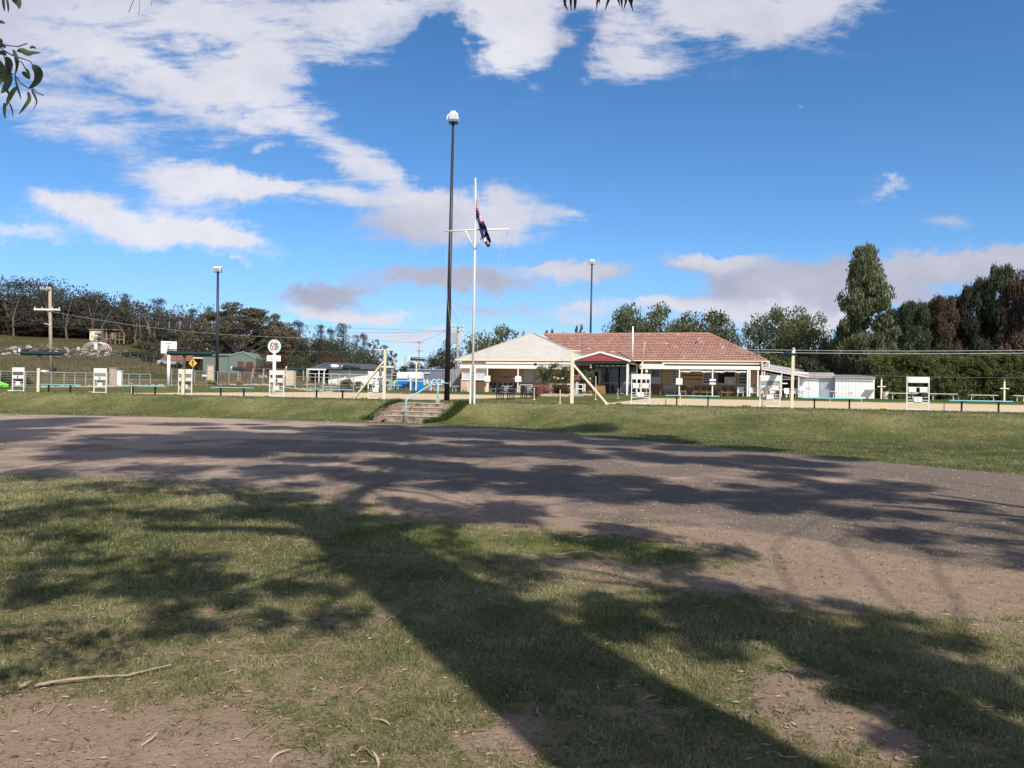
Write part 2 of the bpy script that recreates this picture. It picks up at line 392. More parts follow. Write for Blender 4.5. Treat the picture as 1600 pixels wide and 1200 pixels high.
# ---------------------------------------------------------------- mesh helpers
class MB:
    def __init__(s): s.v = []; s.f = []; s.mi = []
    def add(s, vs_, fs, mi=0):
        o = len(s.v); s.v += [tuple(p) for p in vs_]
        s.f += [tuple(i + o for i in f) for f in fs]; s.mi += [mi] * len(fs); return s
    def box(s, x0, x1, y0, y1, z0, z1, mi=0):
        if x0 > x1: x0, x1 = x1, x0
        if y0 > y1: y0, y1 = y1, y0
        if z0 > z1: z0, z1 = z1, z0
        return s.add([(x0, y0, z0), (x1, y0, z0), (x1, y1, z0), (x0, y1, z0), (x0, y0, z1), (x1, y0, z1), (x1, y1, z1), (x0, y1, z1)],
                     [(3, 2, 1, 0), (4, 5, 6, 7), (0, 1, 5, 4), (1, 2, 6, 5), (2, 3, 7, 6), (3, 0, 4, 7)], mi)
    def tube(s, pts, rad, n=8, mi=0, cap=True):
        pts = [Vector(p) for p in pts]
        if not isinstance(rad, (list, tuple)): rad = [rad] * len(pts)
        vs_, fs = [], []
        up = None
        for i, p in enumerate(pts):
            d = (pts[min(i + 1, len(pts) - 1)] - pts[max(i - 1, 0)]).normalized()
            a = Vector((0, 0, 1)) if abs(d.z) < .95 else Vector((1, 0, 0))
            if up is not None: a = up
            x = d.cross(a).normalized(); y = x.cross(d).normalized(); up = y
            for k in range(n):
                t = 2 * math.pi * k / n
                vs_.append(p + (x * math.cos(t) + y * math.sin(t)) * rad[i])
        for i in range(len(pts) - 1):
            for k in range(n):
                a = i * n + k; b = i * n + (k + 1) % n
                fs.append((a, b, b + n, a + n))
        if cap:
            fs.append(tuple(range(n - 1, -1, -1))); o = (len(pts) - 1) * n; fs.append(tuple(o + k for k in range(n)))
        return s.add(vs_, fs, mi)
    def bar(s, p, q, w, h=None, mi=0):
        """square bar between two points"""
        p, q = Vector(p), Vector(q); h = h or w; d = (q - p).normalized()
        a = Vector((0, 0, 1)) if abs(d.z) < .9 else Vector((0, 1, 0))
        x = d.cross(a).normalized() * (w / 2); y = x.cross(d).normalized() * (h / 2)
        vs_ = [p - x - y, p + x - y, p + x + y, p - x + y, q - x - y, q + x - y, q + x + y, q - x + y]
        return s.add(vs_, [(0, 1, 2, 3), (7, 6, 5, 4), (1, 0, 4, 5), (2, 1, 5, 6), (3, 2, 6, 7), (0, 3, 7, 4)], mi)
    def prism(s, pts, y0, y1, mi=0):
        """outline in x,z given thickness along y"""
        n = len(pts); vs_ = [(x, y0, z) for x, z in pts] + [(x, y1, z) for x, z in pts]
        return s.add(vs_, [tuple(range(n)), tuple(range(2 * n - 1, n - 1, -1))] + [(i, i + n, (i + 1) % n + n, (i + 1) % n) for i in range(n)], mi)
    def build(s, name, mats, parent=None, loc=None, smooth=False, bevel=0.0, fixn=True):
        me = bpy.data.meshes.new(name); me.from_pydata(s.v, [], s.f); me.update()
        if not isinstance(mats, (list, tuple)): mats = [mats]
        for m in mats: me.materials.append(m)
        if len(mats) > 1: me.polygons.foreach_set('material_index', s.mi)
        if smooth: me.polygons.foreach_set('use_smooth', [True] * len(me.polygons))
        o = bpy.data.objects.new(name, me); COL.objects.link(o)
        if parent: o.parent = parent
        if loc: o.location = loc
        if bevel:
            b = o.modifiers.new('bevel', 'BEVEL'); b.width = bevel; b.segments = 2; b.limit_method = 'ANGLE'
        return o


def npmesh(name, V, F, mats, parent=None, tone=None, loops=4):
    """fast mesh from arrays: V (n,3), F (m,loops)"""
    me = bpy.data.meshes.new(name); n = len(V); m = len(F)
    me.vertices.add(n); me.vertices.foreach_set('co', np.ascontiguousarray(V, dtype=np.float32).ravel())
    me.loops.add(m * loops); me.loops.foreach_set('vertex_index', np.ascontiguousarray(F, dtype=np.int32).ravel())
    me.polygons.add(m); me.polygons.foreach_set('loop_start', np.arange(0, m * loops, loops, dtype=np.int32))
    if tone is not None:
        a = me.attributes.new('tone', 'FLOAT', 'FACE'); a.data.foreach_set('value', np.ascontiguousarray(tone, dtype=np.float32))
    me.update(calc_edges=True); me.validate()
    if not isinstance(mats, (list, tuple)): mats = [mats]
    for k in mats: me.materials.append(k)
    o = bpy.data.objects.new(name, me); COL.objects.link(o)
    if parent: o.parent = parent
    return o


def tag(o, label=None, cat=None, group=None, kind=None):
    if label: o['label'] = label
    if cat: o['category'] = cat
    if group: o['group'] = group
    if kind: o['kind'] = kind
    return o


def thing(name, label, cat, loc, rz=0.0, group=None):
    o = bpy.data.objects.new(name, None); COL.objects.link(o); o.empty_display_size = .2
    o.location = loc; o.rotation_euler = (0, 0, rz)
    return tag(o, label, cat, group)


def cthing(name, label, cat, u, v, z=None, rz=0.0, group=None):
    """a thing standing in the club frame"""
    x, y = c2w(u, v)
    return thing(name, label, cat, (x, y, Hs(x, y) if z is None else z), -A + rz, group)


KIDS = {}


def dup(root, loc, rz=None, label=None, group=None, scale=None):
    def cp(o, par):
        c = o.copy(); COL.objects.link(c); c.parent = par
        for ch in [k for k in bpy.data.objects if k.parent == o] if o.name not in KIDS else KIDS[o.name]: cp(ch, c)
        return c
    c = cp(root, None); c.location = loc
    if rz is not None: c.rotation_euler = (0, 0, rz)
    if scale is not None: c.scale = scale
    if label: c['label'] = label
    if group: c['group'] = group
    return c


def remember(root):
    def f(o):
        ks = [k for k in bpy.data.objects if k.parent == o]; KIDS[o.name] = ks
        for k in ks: f(k)
    f(root); return root


# ---------------------------------------------------------------- ground
def spacing(lo, hi, dens):
    out = [lo]
    while out[-1] < hi: out.append(out[-1] + dens(out[-1]))
    return np.array(out)


gxs = spacing(-900, 900, lambda x: max(.17, abs(x) * .045 - .12) if abs(x) > 6.5 else .17)
gys = spacing(-80, 2600, lambda y: (.6 + abs(y) * .1) if y < 1 else (.13 if y < 9 else (.13 + (y - 9) * .02 if y < 27 else (.5 if y < 90 else .5 + (y - 90) * .06))))
GX, GY = np.meshgrid(gxs, gys)
GZ = H(GX, GY)


def blobs(spec, x, y):
    """real patches on the ground, read off the photograph: (px, py, rx_px, ry_px, amount)"""
    t = np.zeros_like(x)
    for (px, py, rx, ry, a) in spec:
        cx, cy, _ = PG(px, py); x1, _, _ = PG(px + rx, py); _, y1, _ = PG(px, py - ry); _, y2, _ = PG(px, py + ry)
        wx = abs(x1 - cx); wy = abs(y1 - y2) / 2
        t = t + a * np.exp(-(((x - cx) / wx) ** 2 + ((y - cy) / wy) ** 2))
    return t


BARE = [(120, 1160, 240, 50, .7), (0, 1120, 120, 50, .5), (350, 1170, 120, 25, .35), (1000, 890, 120, 16, .5), (1230, 915, 230, 24, .85), (1480, 920, 200, 30, .8), (1580, 990, 90, 60, .25),
        (950, 905, 130, 12, .4), (900, 880, 70, 10, .3), (560, 960, 90, 20, .25), (500, 1085, 130, 22, .35), (650, 1045, 90, 18, .35), (700, 1150, 130, 20, .35), (330, 880, 50, 9, .3), (360, 765, 120, 14, .3),
        (1260, 1100, 70, 45, .55), (1220, 1050, 60, 40, .4), (1390, 1160, 120, 40, .5), (820, 1150, 45, 60, .6), (1000, 1110, 60, 25, .3), (1540, 1120, 60, 60, .35), (730, 940, 70, 10, .3), (80, 885, 60, 8, .3),
        (200, 1195, 250, 20, .5), (560, 1190, 160, 14, .35), (60, 1010, 40, 16, .3), (1170, 945, 60, 8, .3)]
MOSS = [(620, 830, 80, 22, .8), (690, 850, 60, 20, .7), (820, 845, 120, 22, .7), (960, 850, 90, 20, .8), (1020, 868, 50, 14, .7), (560, 845, 30, 14, .5), (300, 900, 60, 10, .3),
        (650, 1035, 30, 10, .35), (1340, 905, 60, 8, .5), (1180, 940, 40, 6, .6)]
GRN = [(80, 840, 260, 40, .45), (200, 860, 200, 40, .4), (1000, 980, 260, 60, .35), (1250, 1000, 150, 40, .3), (450, 900, 150, 40, .25), (700, 900, 200, 60, .3)]


def fields(x, y):
    n1 = fbm(x * .8, y * .8, 11, 5) - .5; n2 = fbm(x * .22, y * .22, 31, 4) - .5
    rn = road_near(x) + n1 * 1.3; rf = road_far(x) + (fbm(x * .9, y * .9, 71, 3) - .5) * .9
    grav = sstep((y - rn + .9) / 2.4) * sstep((rf - y) / .5 + .5)
    bare = .27 + 1.0 * n1 + .5 * n2 + blobs(BARE, x, y) - .5 * blobs(MOSS, x, y) - .45 * blobs(GRN, x, y)
    bare = bare + .75 * np.exp(-((y - rn + .3) / 1.0) ** 2) * sstep((x + 3) / 7 + .35)
    lawn = y > rf
    bare = np.where(lawn, -.15 + .7 * np.exp(-((y - rf) / .45) ** 2) + .25 * n2, bare)
    bare = np.where(y < 2.0, np.maximum(bare, .3), bare)
    u, v = w2c(x, y)
    dry = .46 + .9 * n2 - .40 * blobs(GRN, x, y)
    tt = (y - rn) / np.maximum(rf - rn, 1) + .10 * (fbm(x * .12, y * .12, 41, 3) - .5)
    tr = sum(np.exp(-((tt - c) / .030) ** 2) for c in (.20, .33, .52, .66, .86)) * (fbm(x * .5, y * 1.6, 43, 3) + .25)
    dry = np.where(grav > .5, .20 + .50 * tr + 1.5 * n2 + .8 * n1 - .045 * np.clip(x + 2, -12, 10), dry)
    # the bank face is dry towards the top, greener at its foot
    face = np.exp(-((v + 7.5 - .0) / 2.6) ** 2)
    dry = np.where(lawn, .10 + .60 * n2 + .5 * n1 + .30 * face * sstep((u + 3) / 10) + .24 * np.exp(-((v + 5.5) / 1.6) ** 2) + .1 * n1, dry)
    dry = np.where(lawn & (v > -4), dry - .05, dry)
    dry = np.where((y > 95), .06 + .6 * n2, dry)
    bare = np.where(y > 75, .22 + .9 * n2, bare)
    moss = np.clip(blobs(MOSS, x, y), 0, 1)
    moss = np.where(lawn & (y < 95), .16 + .4 * n2, moss)
    ins = (u > SU0 - .5) & (u < SU1 + .3) & (v > -8.6) & (v < -5.7)
    bare = np.where(ins, 1.0, bare)
    return bare, grav, dry, moss


FB, FG, FD, FM = fields(GX, GY)
ny, nx = GX.shape
Vall = np.stack([GX.ravel(), GY.ravel(), GZ.ravel()], 1)
idx = np.arange(nx * ny).reshape(ny, nx)
Q = np.stack([idx[:-1, :-1], idx[:-1, 1:], idx[1:, 1:], idx[1:, :-1]], -1).reshape(-1, 4)
cxm = Vall[Q, 0].mean(1); cym = Vall[Q, 1].mean(1)
rf = road_far(cxm); rn = road_near(cxm)
cls = np.zeros(len(Q), int)
cls[(cym > rn) & (cym <= rf)] = 1
cls[(cym > rf) & (cym <= 95)] = 2
cls[cym > 95] = 3


def region(name, mask):
    q = Q[mask]; used, inv = np.unique(q, return_inverse=True); q = inv.reshape(q.shape)
    o = npmesh(name, Vall[used], q, GMH if name == 'hill' else GM)
    me = o.data
    for nm, arr in (('bare', FB), ('gravel', FG), ('dry', FD), ('moss', FM)):
        a = me.attributes.new(nm, 'FLOAT', 'POINT'); a.data.foreach_set('value', arr.ravel()[used].astype(np.float32))
    me.polygons.foreach_set('use_smooth', [True] * len(me.polygons))
    o['kind'] = 'structure'; return o


region('ground', cls == 0); region('gravel_road', cls == 1); region('lawn', cls == 2); region('hill', cls == 3)

# the two synthetic bowling greens, flat and slightly sunk
for (a, b, c, d) in GREENS:
    mb = MB(); n = 24
    for i in range(n):      # rolled strips with a hair of level difference
        y0 = c + (d - c) * i / n; y1 = c + (d - c) * (i + 1) / n
        mb.box(a, b, y0 + .01, y1 - .0, ZG - .3, ZG + (.004 if i % 2 else 0.0))
    o = mb.build('bowling_green', synth); x, y = c2w(0, 0); o.location = (x, y, 0); o.rotation_euler = (0, 0, -A); o['kind'] = 'structure'
for (a, b, c, d) in GREENS:     # low turfed plinth bank along the far side
    mb = MB(); mb.add([(a - .5, d + .02, .60), (b, d + .02, .60), (b, d + .35, 1.03), (a - .5, d + .35, 1.03), (b, d + .8, 1.03), (a - .5, d + .8, 1.03), (b, d + .8, .6), (a - .5, d + .8, .6)],
                      [(0, 1, 2, 3), (3, 2, 4, 5), (5, 4, 6, 7)])
    o = mb.build('ditch_bank', M('bank_turf', (.040, .075, .018), .95, .2, 6, bump=.6)); x, y = c2w(0, 0); o.location = (x, y, 0); o.rotation_euler = (0, 0, -A); o['kind'] = 'structure'

# ---------------------------------------------------------------- grass blades, stones, litter
rs = np.random.RandomState(7)


# rough tufts hanging over the edges of the steps cutting
def tufts(name, pts, n, rad, h, mat, parent=None, wd=.012):
    V = []; T = []
    for (x, y, z) in pts:
        a = rs.rand(n) * 6.28; r = rad * np.sqrt(rs.rand(n)); X = x + np.cos(a) * r; Y = y + np.sin(a) * r
        la = rs.rand(n) * 6.28; hh = h * (.4 + rs.rand(n)); az = rs.rand(n) * 6.28
        V.append(np.stack([np.stack([X - np.cos(az) * wd, Y - np.sin(az) * wd, z + 0 * X], 1), np.stack([X + np.cos(az) * wd, Y + np.sin(az) * wd, z + 0 * X], 1),
                           np.stack([X + np.cos(la) * hh * .7, Y + np.sin(la) * hh * .7, z + hh], 1)], 1).reshape(-1, 3))
        T.append(rs.rand(n) * .6)
    V = np.concatenate(V); n_ = len(V) // 3
    return npmesh(name, V, np.arange(3 * n_).reshape(n_, 3), mat, parent, tone=np.concatenate(T), loops=3)



def blades(name, N, d0, d1, wbase, hbase, wpow, keep, mat, p1=1.0, spread=.80):
    r = rs.rand(N)
    if p1 == 1.0: D = d0 * (d1 / d0) ** r
    else: D = d0 + (d1 - d0) * r ** p1
    t = (rs.rand(N) * 2 - 1) * spread; X = t * D; Y = D
    k = keep(X, Y); X, Y, D = X[k], Y[k], D[k]; n = len(X)
    Z = H(X, Y)
    az = rs.rand(n) * 2 * np.pi; sc = (D / d0) ** wpow
    hh = hbase * (.5 + rs.rand(n)) * (1 + .5 * (sc - 1)); ww = wbase * (.6 + .8 * rs.rand(n)) * sc
    lean = .25 + .95 * rs.rand(n)
    la = rs.rand(n) * 2 * np.pi
    p0 = np.stack([X - np.cos(az) * ww, Y - np.sin(az) * ww, Z - .004], 1)
    p1_ = np.stack([X + np.cos(az) * ww, Y + np.sin(az) * ww, Z - .004], 1)
    p2 = np.stack([X + np.cos(la) * hh * lean, Y + np.sin(la) * hh * lean, Z + hh * np.sqrt(np.clip(1.3 - lean, .12, 1))], 1)
    V = np.stack([p0, p1_, p2], 1).reshape(-1, 3); F = np.arange(3 * n).reshape(n, 3)
    bl = fbm(X * 2.3, Y * 2.3, 91, 3)
    _, _, dr, mo = fields(X, Y)
    tone = np.clip(rs.rand(n) ** 1.2 * .6 + (bl - .5) * 1.1 + dr * .55 - mo * .25, 0, 1)
    o = npmesh(name, V, F, mat, tone=tone, loops=3); o['kind'] = 'stuff'; return o


def keep_near(X, Y):
    b, g, d, m = fields(X, Y)
    tuft = fbm(X * 5.5, Y * 5.5, 55, 3)
    p = np.clip(1.12 - 1.7 * np.clip(b + (tuft - .5) * 1.9, 0, 1), 0.02, 1) * (1 - np.clip(g * 1.15, 0, 1))
    return (rs.rand(len(X)) < p) & (Y < road_near(X) + .6)


tag(blades('grass', 560000, 2.4, 13.5, .0019, .022, .75, keep_near, grassblade), 'short patchy green and straw grass in the foreground', 'grass')


rl = random.Random(3)
cp = []
for i in range(1500):
    D_ = 2.8 + 8 * rl.random() ** 1.5; x_ = rl.uniform(-.78, .78) * D_
    b_, g_, _, _ = fields(np.array([x_]), np.array([D_]))
    if g_[0] < .3 and rl.random() < 1.05 - b_[0]: cp.append((x_, D_, Hs(x_, D_) - .004))
cp = cp[:620]
tag(tufts('grass_tufts', cp, 34, .055, .042, grassblade, wd=.0022), 'small ragged tufts standing in the patchy foreground grass', 'grass', kind='stuff')


def keep_bank(X, Y):
    u, v = w2c(X, Y); b, g, d, m = fields(X, Y)
    on = np.zeros(len(X), bool)
    for (a, b2, c, dd) in GREENS: on |= (u > a - .1) & (u < b2 + .1) & (v > c - .1) & (v < dd + .1)
    st = (u > SU0 - .5) & (u < SU1 + .2) & (v > -9) & (v < -5.6)
    return (Y > road_far(X) - .1) & ~on & ~st & (v < 3) & (b < .5)


tag(blades('bank_grass', 260000, 14, 50, .009, .040, .5, keep_bank, grassblade, p1=1.0), 'mown grass on the bank and verge beside the bowling greens', 'grass')

# gravel stones lying on the road
n = 26000; r = rs.rand(n); D = 6 * (34 / 6) ** r; X = (rs.rand(n) * 2 - 1) * .8 * D; Y = D
k = (Y > road_near(X) - .8) & (Y < road_far(X) + .1); X, Y, D = X[k], Y[k], D[k]; n = len(X); Z = H(X, Y)
sz = (.005 + .010 * rs.rand(n) ** 3) * (D / 8) ** .5
base = np.array([[1, 0, 0], [-.5, .87, 0], [-.5, -.87, 0], [.1, .1, .9]])
V = np.stack([X, Y, Z], 1)[:, None, :] + base[None] * sz[:, None, None] * (.7 + .6 * rs.rand(n, 4, 1))
F = np.array([[0, 1, 3], [1, 2, 3], [2, 0, 3]])[None] + 4 * np.arange(n)[:, None, None]
o = npmesh('gravel', V.reshape(-1, 3), F.reshape(-1, 3), gravelm, tone=np.repeat(rs.rand(n) ** 1.5, 3), loops=3); tag(o, 'loose pale gravel stones scattered over the dirt road', 'gravel', kind='stuff')


def leafpts(L, Wd, curl, n=7):
    """a curved sickle gum leaf as a thin strip"""
    t = np.linspace(0, 1, n); x = (t - .5) * L; wv = Wd * np.sin(np.pi * np.clip(t, .03, .97)) ** .8 * (1.15 - .4 * t)
    yb = curl * L * (t - .5) ** 2 * 1.6; z = .10 * L * (t - .5) ** 2 * (1 + curl)
    V = []
    for i in range(n): V += [(x[i], yb[i] - wv[i] / 2, z[i] + .12 * wv[i]), (x[i], yb[i], z[i]), (x[i], yb[i] + wv[i] / 2, z[i] + .12 * wv[i])]
    F = []
    for i in range(n - 1):
        for k in (0, 1): a = i * 3 + k; F.append((a, a + 1, a + 4, a + 3))
    return V, F


rl = random.Random(3)
LEAF = []
for k in range(7):
    V, F = leafpts(.10 + .012 * k, .016 + .003 * (k % 4), .25 + .18 * (k % 3)); me = bpy.data.meshes.new('fallen_leaf'); me.from_pydata(V, [], F)
    a = me.attributes.new('tone', 'FLOAT', 'FACE'); a.data.foreach_set('value', [.25 + .12 * k] * len(F)); me.materials.append(litterm); LEAF.append(me)
# those that show singly, where the photograph shows them, then scattered ones
LP = [(845, 1045), (852, 1047), (1155, 1125), (1165, 1127), (1380, 1118), (1235, 1187), (1215, 1180), (405, 1105), (362, 1050), (430, 1040), (440, 848), (170, 830), (50, 868), (120, 855), (420, 845), (158, 852), (355, 985), (493, 1037), (546, 1017),
      (600, 1125), (615, 965), (1010, 930), (1265, 975), (1210, 945), (1280, 978), (1230, 1050), (1115, 1110), (860, 1125), (1010, 1090), (1350, 1052), (1365, 1120), (1470, 1085), (1455, 1087), (935, 1077), (1005, 1105), (975, 1010), (1075, 1000), (1295, 1025), (1365, 1020),
      (1545, 1110), (780, 950), (745, 925), (1330, 1085), (865, 1187), (430, 1180), (590, 1190), (230, 1165), (1430, 1133), (1325, 995), (1245, 960), (1040, 848), (1240, 905), (1190, 820), (1400, 900), (1520, 900), (690, 905), (560, 1078)]
for i in range(45):
    LP.append((rl.uniform(-50, 1650), 800 + 400 * rl.random() ** .8))
for i, (px, py) in enumerate(LP):
    x, y, _ = PG(px, py); z = Hs(x, y)
    o = bpy.data.objects.new('fallen_leaf', LEAF[rl.randrange(7)]); COL.objects.link(o)
    o.location = (x, y, z + .012); o.rotation_euler = (rl.uniform(-.35, .35), rl.uniform(-.35, .35), rl.uniform(0, 6.3))
    s = rl.uniform(.4, .85) * (1.0 if i < 57 else .6); o.scale = (s, s, s)
    tag(o, 'dry curled gum leaf lying on the patchy foreground grass', 'leaf', 'fallen gum leaves in the foreground')
# finer litter
n = 16000; D = 2.6 * (16 / 2.6) ** rs.rand(n); X = (rs.rand(n) * 2 - 1) * .8 * D; Y = D; Z = H(X, Y) + .004
az = rs.rand(n) * 6.28; L = (.006 + .020 * rs.rand(n) ** 2) * (D / 3) ** .3; wd = L * (.10 + .2 * rs.rand(n))
dxv = np.stack([np.cos(az), np.sin(az), .25 * (rs.rand(n) - .5)], 1); pv = np.stack([-np.sin(az), np.cos(az), .1 + 0 * az], 1); P = np.stack([X, Y, Z + .004], 1)
V = np.stack([P - dxv * L[:, None], P - pv * wd[:, None], P + dxv * L[:, None], P + pv * wd[:, None] + np.array([0, 0, .004])], 1).reshape(-1, 3)
tag(npmesh('leaf_litter', V, np.arange(4 * n).reshape(n, 4), litterm, tone=rs.rand(n) ** 1.3), 'fine bark chips and leaf crumbs over the grass', 'leaf litter', kind='stuff')


def stick(pts, r0, r1, label, wob=.01):
    r0, r1 = (r0, r1) if 'long' in label else (r0 * .55, r1 * .55)
    P = []
    for i, (px, py) in enumerate(pts):
        x, y, _ = PG(px, py); P.append((x, y, Hs(x, y) + r0 * 1.2 + .006 + abs(math.sin(i * 2.1)) * wob))
    Q2 = []
    for i in range(len(P) - 1):
        for j in range(5):
            f = j / 5; Q2.append(tuple(P[i][k] * (1 - f) + P[i + 1][k] * f + rl.uniform(-.25, .25) * r0 for k in range(3)))
    P = Q2 + [P[-1]]
    b = P[0]; rad = [(r0 + (r1 - r0) * i / (len(P) - 1)) * rl.uniform(.8, 1.2) for i in range(len(P))]
    o = MB().tube([(p[0] - b[0], p[1] - b[1], p[2] - b[2]) for p in P], rad, 7).build('fallen_stick', stickm, smooth=True); o.location = b
    return tag(o, label, 'stick')


stick([(52, 1077), (95, 1072), (150, 1066), (200, 1060), (235, 1054), (268, 1048)], .009, .005, 'long pale stick lying across the grass at lower left', .014)
stick([(380, 1152), (400, 1140), (416, 1130), (432, 1116)], .005, .003, 'thin twig on the bare soil beside the grass at bottom')
stick([(30, 1080), (42, 1076), (50, 1072)], .012, .006, 'short brown curled bark piece at the end of the long stick')
stick([(462, 1164), (476, 1168), (490, 1180)], .005, .003, 'short dark twig on the bottom grass below the trunk shadow edge')
stick([(590, 982), (600, 974), (612, 966), (620, 968)], .006, .004, 'curved forked twig beside the trunk shadow')
stick([(900, 841), (930, 836), (950, 838), (958, 846)], .016, .008, 'pale bent stick on the moss near the road edge')
stick([(970, 843), (985, 838), (1000, 843), (1022, 849)], .014, .007, 'thin pale stick on the dirt where the mossy grass ends')
stick([(1200, 953), (1215, 955), (1243, 957)], .008, .006, 'straight straw coloured stick on the shaded right grass')
stick([(556, 1178), (566, 1172), (575, 1178), (584, 1186)], .006, .004, 'dark curled bark strip at the bottom edge')
stick([(872, 870), (890, 868), (915, 866), (935, 868)], .010, .005, 'grey twig lying across the bare strip beside the moss')
stick([(75, 1118), (85, 1108), (97, 1096)], .006, .003, 'dark twig on the bare dirt at the lower left')

# ---------------------------------------------------------------- entry steps cut into the bank
sx0, sx1 = SU0, SU1
st = cthing('entry_steps', 'worn concrete steps cut into the grass bank below the flagpole', 'steps', (sx0 + sx1) / 2, -8.2, 0)
hw = (sx1 - sx0) / 2
for i in range(4):
    z1 = .10 + .175 * (i + 1); y0 = .28 + .50 * i
    mb = MB()
    wl = hw - .16 * i * .9
    n = 9
    mb.add([(-wl, y0, z1 - .42), (hw - .05, y0, z1 - .42), (hw - .05, y0, z1 - .05), (-wl, y0, z1 - .05)], [(0, 1, 2, 3)])
    mb.box(-wl, hw - .05, y0 + .01, y0 + .58, z1 - .42, z1 - .052)
    o = mb.build('step', stepcon, st, bevel=.012)
    mb = MB(); ro = random.Random(i)
    xs = [-wl + (2 * wl - .05) * k / n for k in range(n + 1)]
    for k in range(n):
        mb.box(xs[k] + .004, xs[k + 1] - .004, y0 - .03 + ro.uniform(0, .015), y0 + .50, z1 - .048, z1 + ro.uniform(-.004, .004))
    mb.build('nosing', concrete, o, bevel=.01)
mb = MB()      # earth cheek on the left side
mb.add([(-hw - .75, -.3, -.02), (-hw - .02, -.25, -.02), (-hw + .5, 2.3, .70), (-hw + .25, 2.45, .80), (-hw - .1, 2.0, .80), (-hw - .6, 1.0, .5)], [(0, 1, 2, 3, 4, 5)])
mb.build('earth_cheek', soil, st)
pt = []
for k in range(14):
    t = k / 13; u = SU1 + .12 + .42 * math.sin(t * 2); vv = -8.9 + 3.2 * t; x, y = c2w(u - .15, vv); pt.append((x, y, Hs(*c2w(u + .35, vv)) - .03))
for k in range(8):
    t = k / 7; x, y = c2w(SU0 - .62 + .2 * t, -8.3 + 2.7 * t); pt.append((x, y, Hs(*c2w(SU0 - .9, -8.3 + 2.7 * t)) - .03))
o = tufts('overhanging_grass', pt, 260, .26, .20, tone_mat('tuft_green', (.020, .040, .008), (.085, .13, .03), .8, .2)); tag(o, 'dark tufts of grass overhanging both sides of the steps', 'grass', kind='stuff')

hr = cthing('handrail', 'pale blue pipe handrail running up the middle of the steps', 'handrail', *w2c(*PY(634, 657, 33)[:2]), z=0)
b0 = Vector(PY(634, 657, 33)); bt = Vector(PY(634, 625, 33)); t0 = Vector(PY(684, 629, 35.4)); tt = Vector(PY(683, 598, 35.4))
o0 = hr.matrix_basis.inverted()
hr.location = (b0.x, b0.y, 0.05); hr.rotation_euler = (0, 0, 0)
L = lambda p: tuple(Vector(p) - hr.location)
MB().tube([L((b0.x, b0.y, 0)), L((b0.x, b0.y, bt.z - .05)), L((b0.x + .04, b0.y + .1, bt.z + .03)), L((t0.x - .15, t0.y - .2, tt.z + .02)), L((t0.x, t0.y, tt.z + .01)), L((t0.x + .45, t0.y + .3, tt.z - .02))], .030, 10).build('rail', rail_blue, hr, smooth=True)
MB().tube([L((t0.x, t0.y, .7)), L((t0.x, t0.y, tt.z))], .034, 10).build('post', rail_blue, hr, smooth=True)
MB().box(*[a for a in (t0.x - hr.location.x - .09, t0.x - hr.location.x + .09, t0.y - hr.location.y - .09, t0.y - hr.location.y + .09, .70, .90)]).build('post_sleeve', galv, hr, bevel=.01)

# ---------------------------------------------------------------- flagpole
x, y, _ = PY(738, 631, 34.8); fp = thing('flagpole', 'white tabernacle flagpole with yardarm and halyards flying the drooping flag', 'flagpole', (x, y, Hs(x, y)), 0)
zf = lambda py: PY(738, py, 34.8)[2] - Hs(x, y)
bx_ = lambda px: (px - 738) * 34.8 / FPX
for s in (-1, 1):
    MB().box(s * .092 - .036, s * .092 + .036, -.11, .11, 0, zf(571), 0).build('base_board', white, fp, bevel=.006)
for zz_ in (.35, 1.45): MB().tube([(-.2, -.09, zz_), (.2, -.09, zz_)], .012, 6).build('pivot_bolt', steel, fp)
for k in range(5): MB().box(-.04, .04, -.085, -.07, .75 + .17 * k, .80 + .17 * k).build('cleat', steel, fp)
MB().tube([(0, 0, .15), (0, 0, zf(430)), (0, 0, zf(390)), (0, 0, zf(310)), (-.02, 0, zf(278))], [.058, .05, .045, .036, .028], 12).build('pole', white, fp, smooth=True)
MB().tube([(bx_(690), 0, zf(362)), (bx_(738), .0, zf(359)), (bx_(792), 0, zf(357))], [.03, .04, .03], 8).build('yardarm', white, fp, smooth=True)
for s, px in ((-1, 722), (1, 755)):
    MB().tube([(bx_(px), -.03, zf(359)), (0, -.03, zf(390))], .028, 8).build('brace', white, fp, smooth=True)
for (pa, pya, pb, pyb) in ((691, 363, 697, 470), (700, 362, 703, 470), (780, 359, 765, 520), (789, 358, 762, 560), (742, 400, 745, 571)):
    MB().tube([(bx_(pa), -.05, zf(pya)), (bx_(pb), -.08, zf(pyb)), (bx_(pb) * .6, -.1, 1.2)], .007, 5).build('halyard', wirelight, fp)
for k, px in enumerate((691, 789)):
    MB().tube([(bx_(px), -.05, zf(361)), (bx_(px), -.05, zf(361) - .1)], .03, 6).build('pulley', steel, fp)

# the flag: cloth grid, s along the fly, t down the hoist, faces coloured by the flag's design
NS, NTT = 108, 54
fz0 = zf(308)
verts = []
for j in range(NTT + 1):
    for i in range(NS + 1):
        s = i / NS * 1.95; t = j / NTT * .98
        k = s / 1.95
        # hoist points straight down the pole; the fly falls away down and right
        x1 = .045 + .66 * k ** .85 - .22 * t * k * (1.3 - k) + .16 * k * (1 - k) * math.cos(t * 3)
        drop = 1.98 * k * (1.1 - .1 * k)
        z1 = fz0 - t * (1 - .60 * k ** .9) - drop
        y1 = -.10 + .11 * math.sin(3.2 * t * 3.1 + s * 2.2) * k ** .5 + .05 * math.sin(t * 17 + s) * min(1, k * 3)
        x1 += .045 * math.sin(t * 14 + s * 3) * k ** .5
        fk = max(float(sstep(t * 1.5)), float(sstep((k - .30) * 2.6))); x1 = .045 + (x1 - .045) * (.42 + .58 * fk)
        verts.append((x1, y1, z1))
faces, mi = [], []


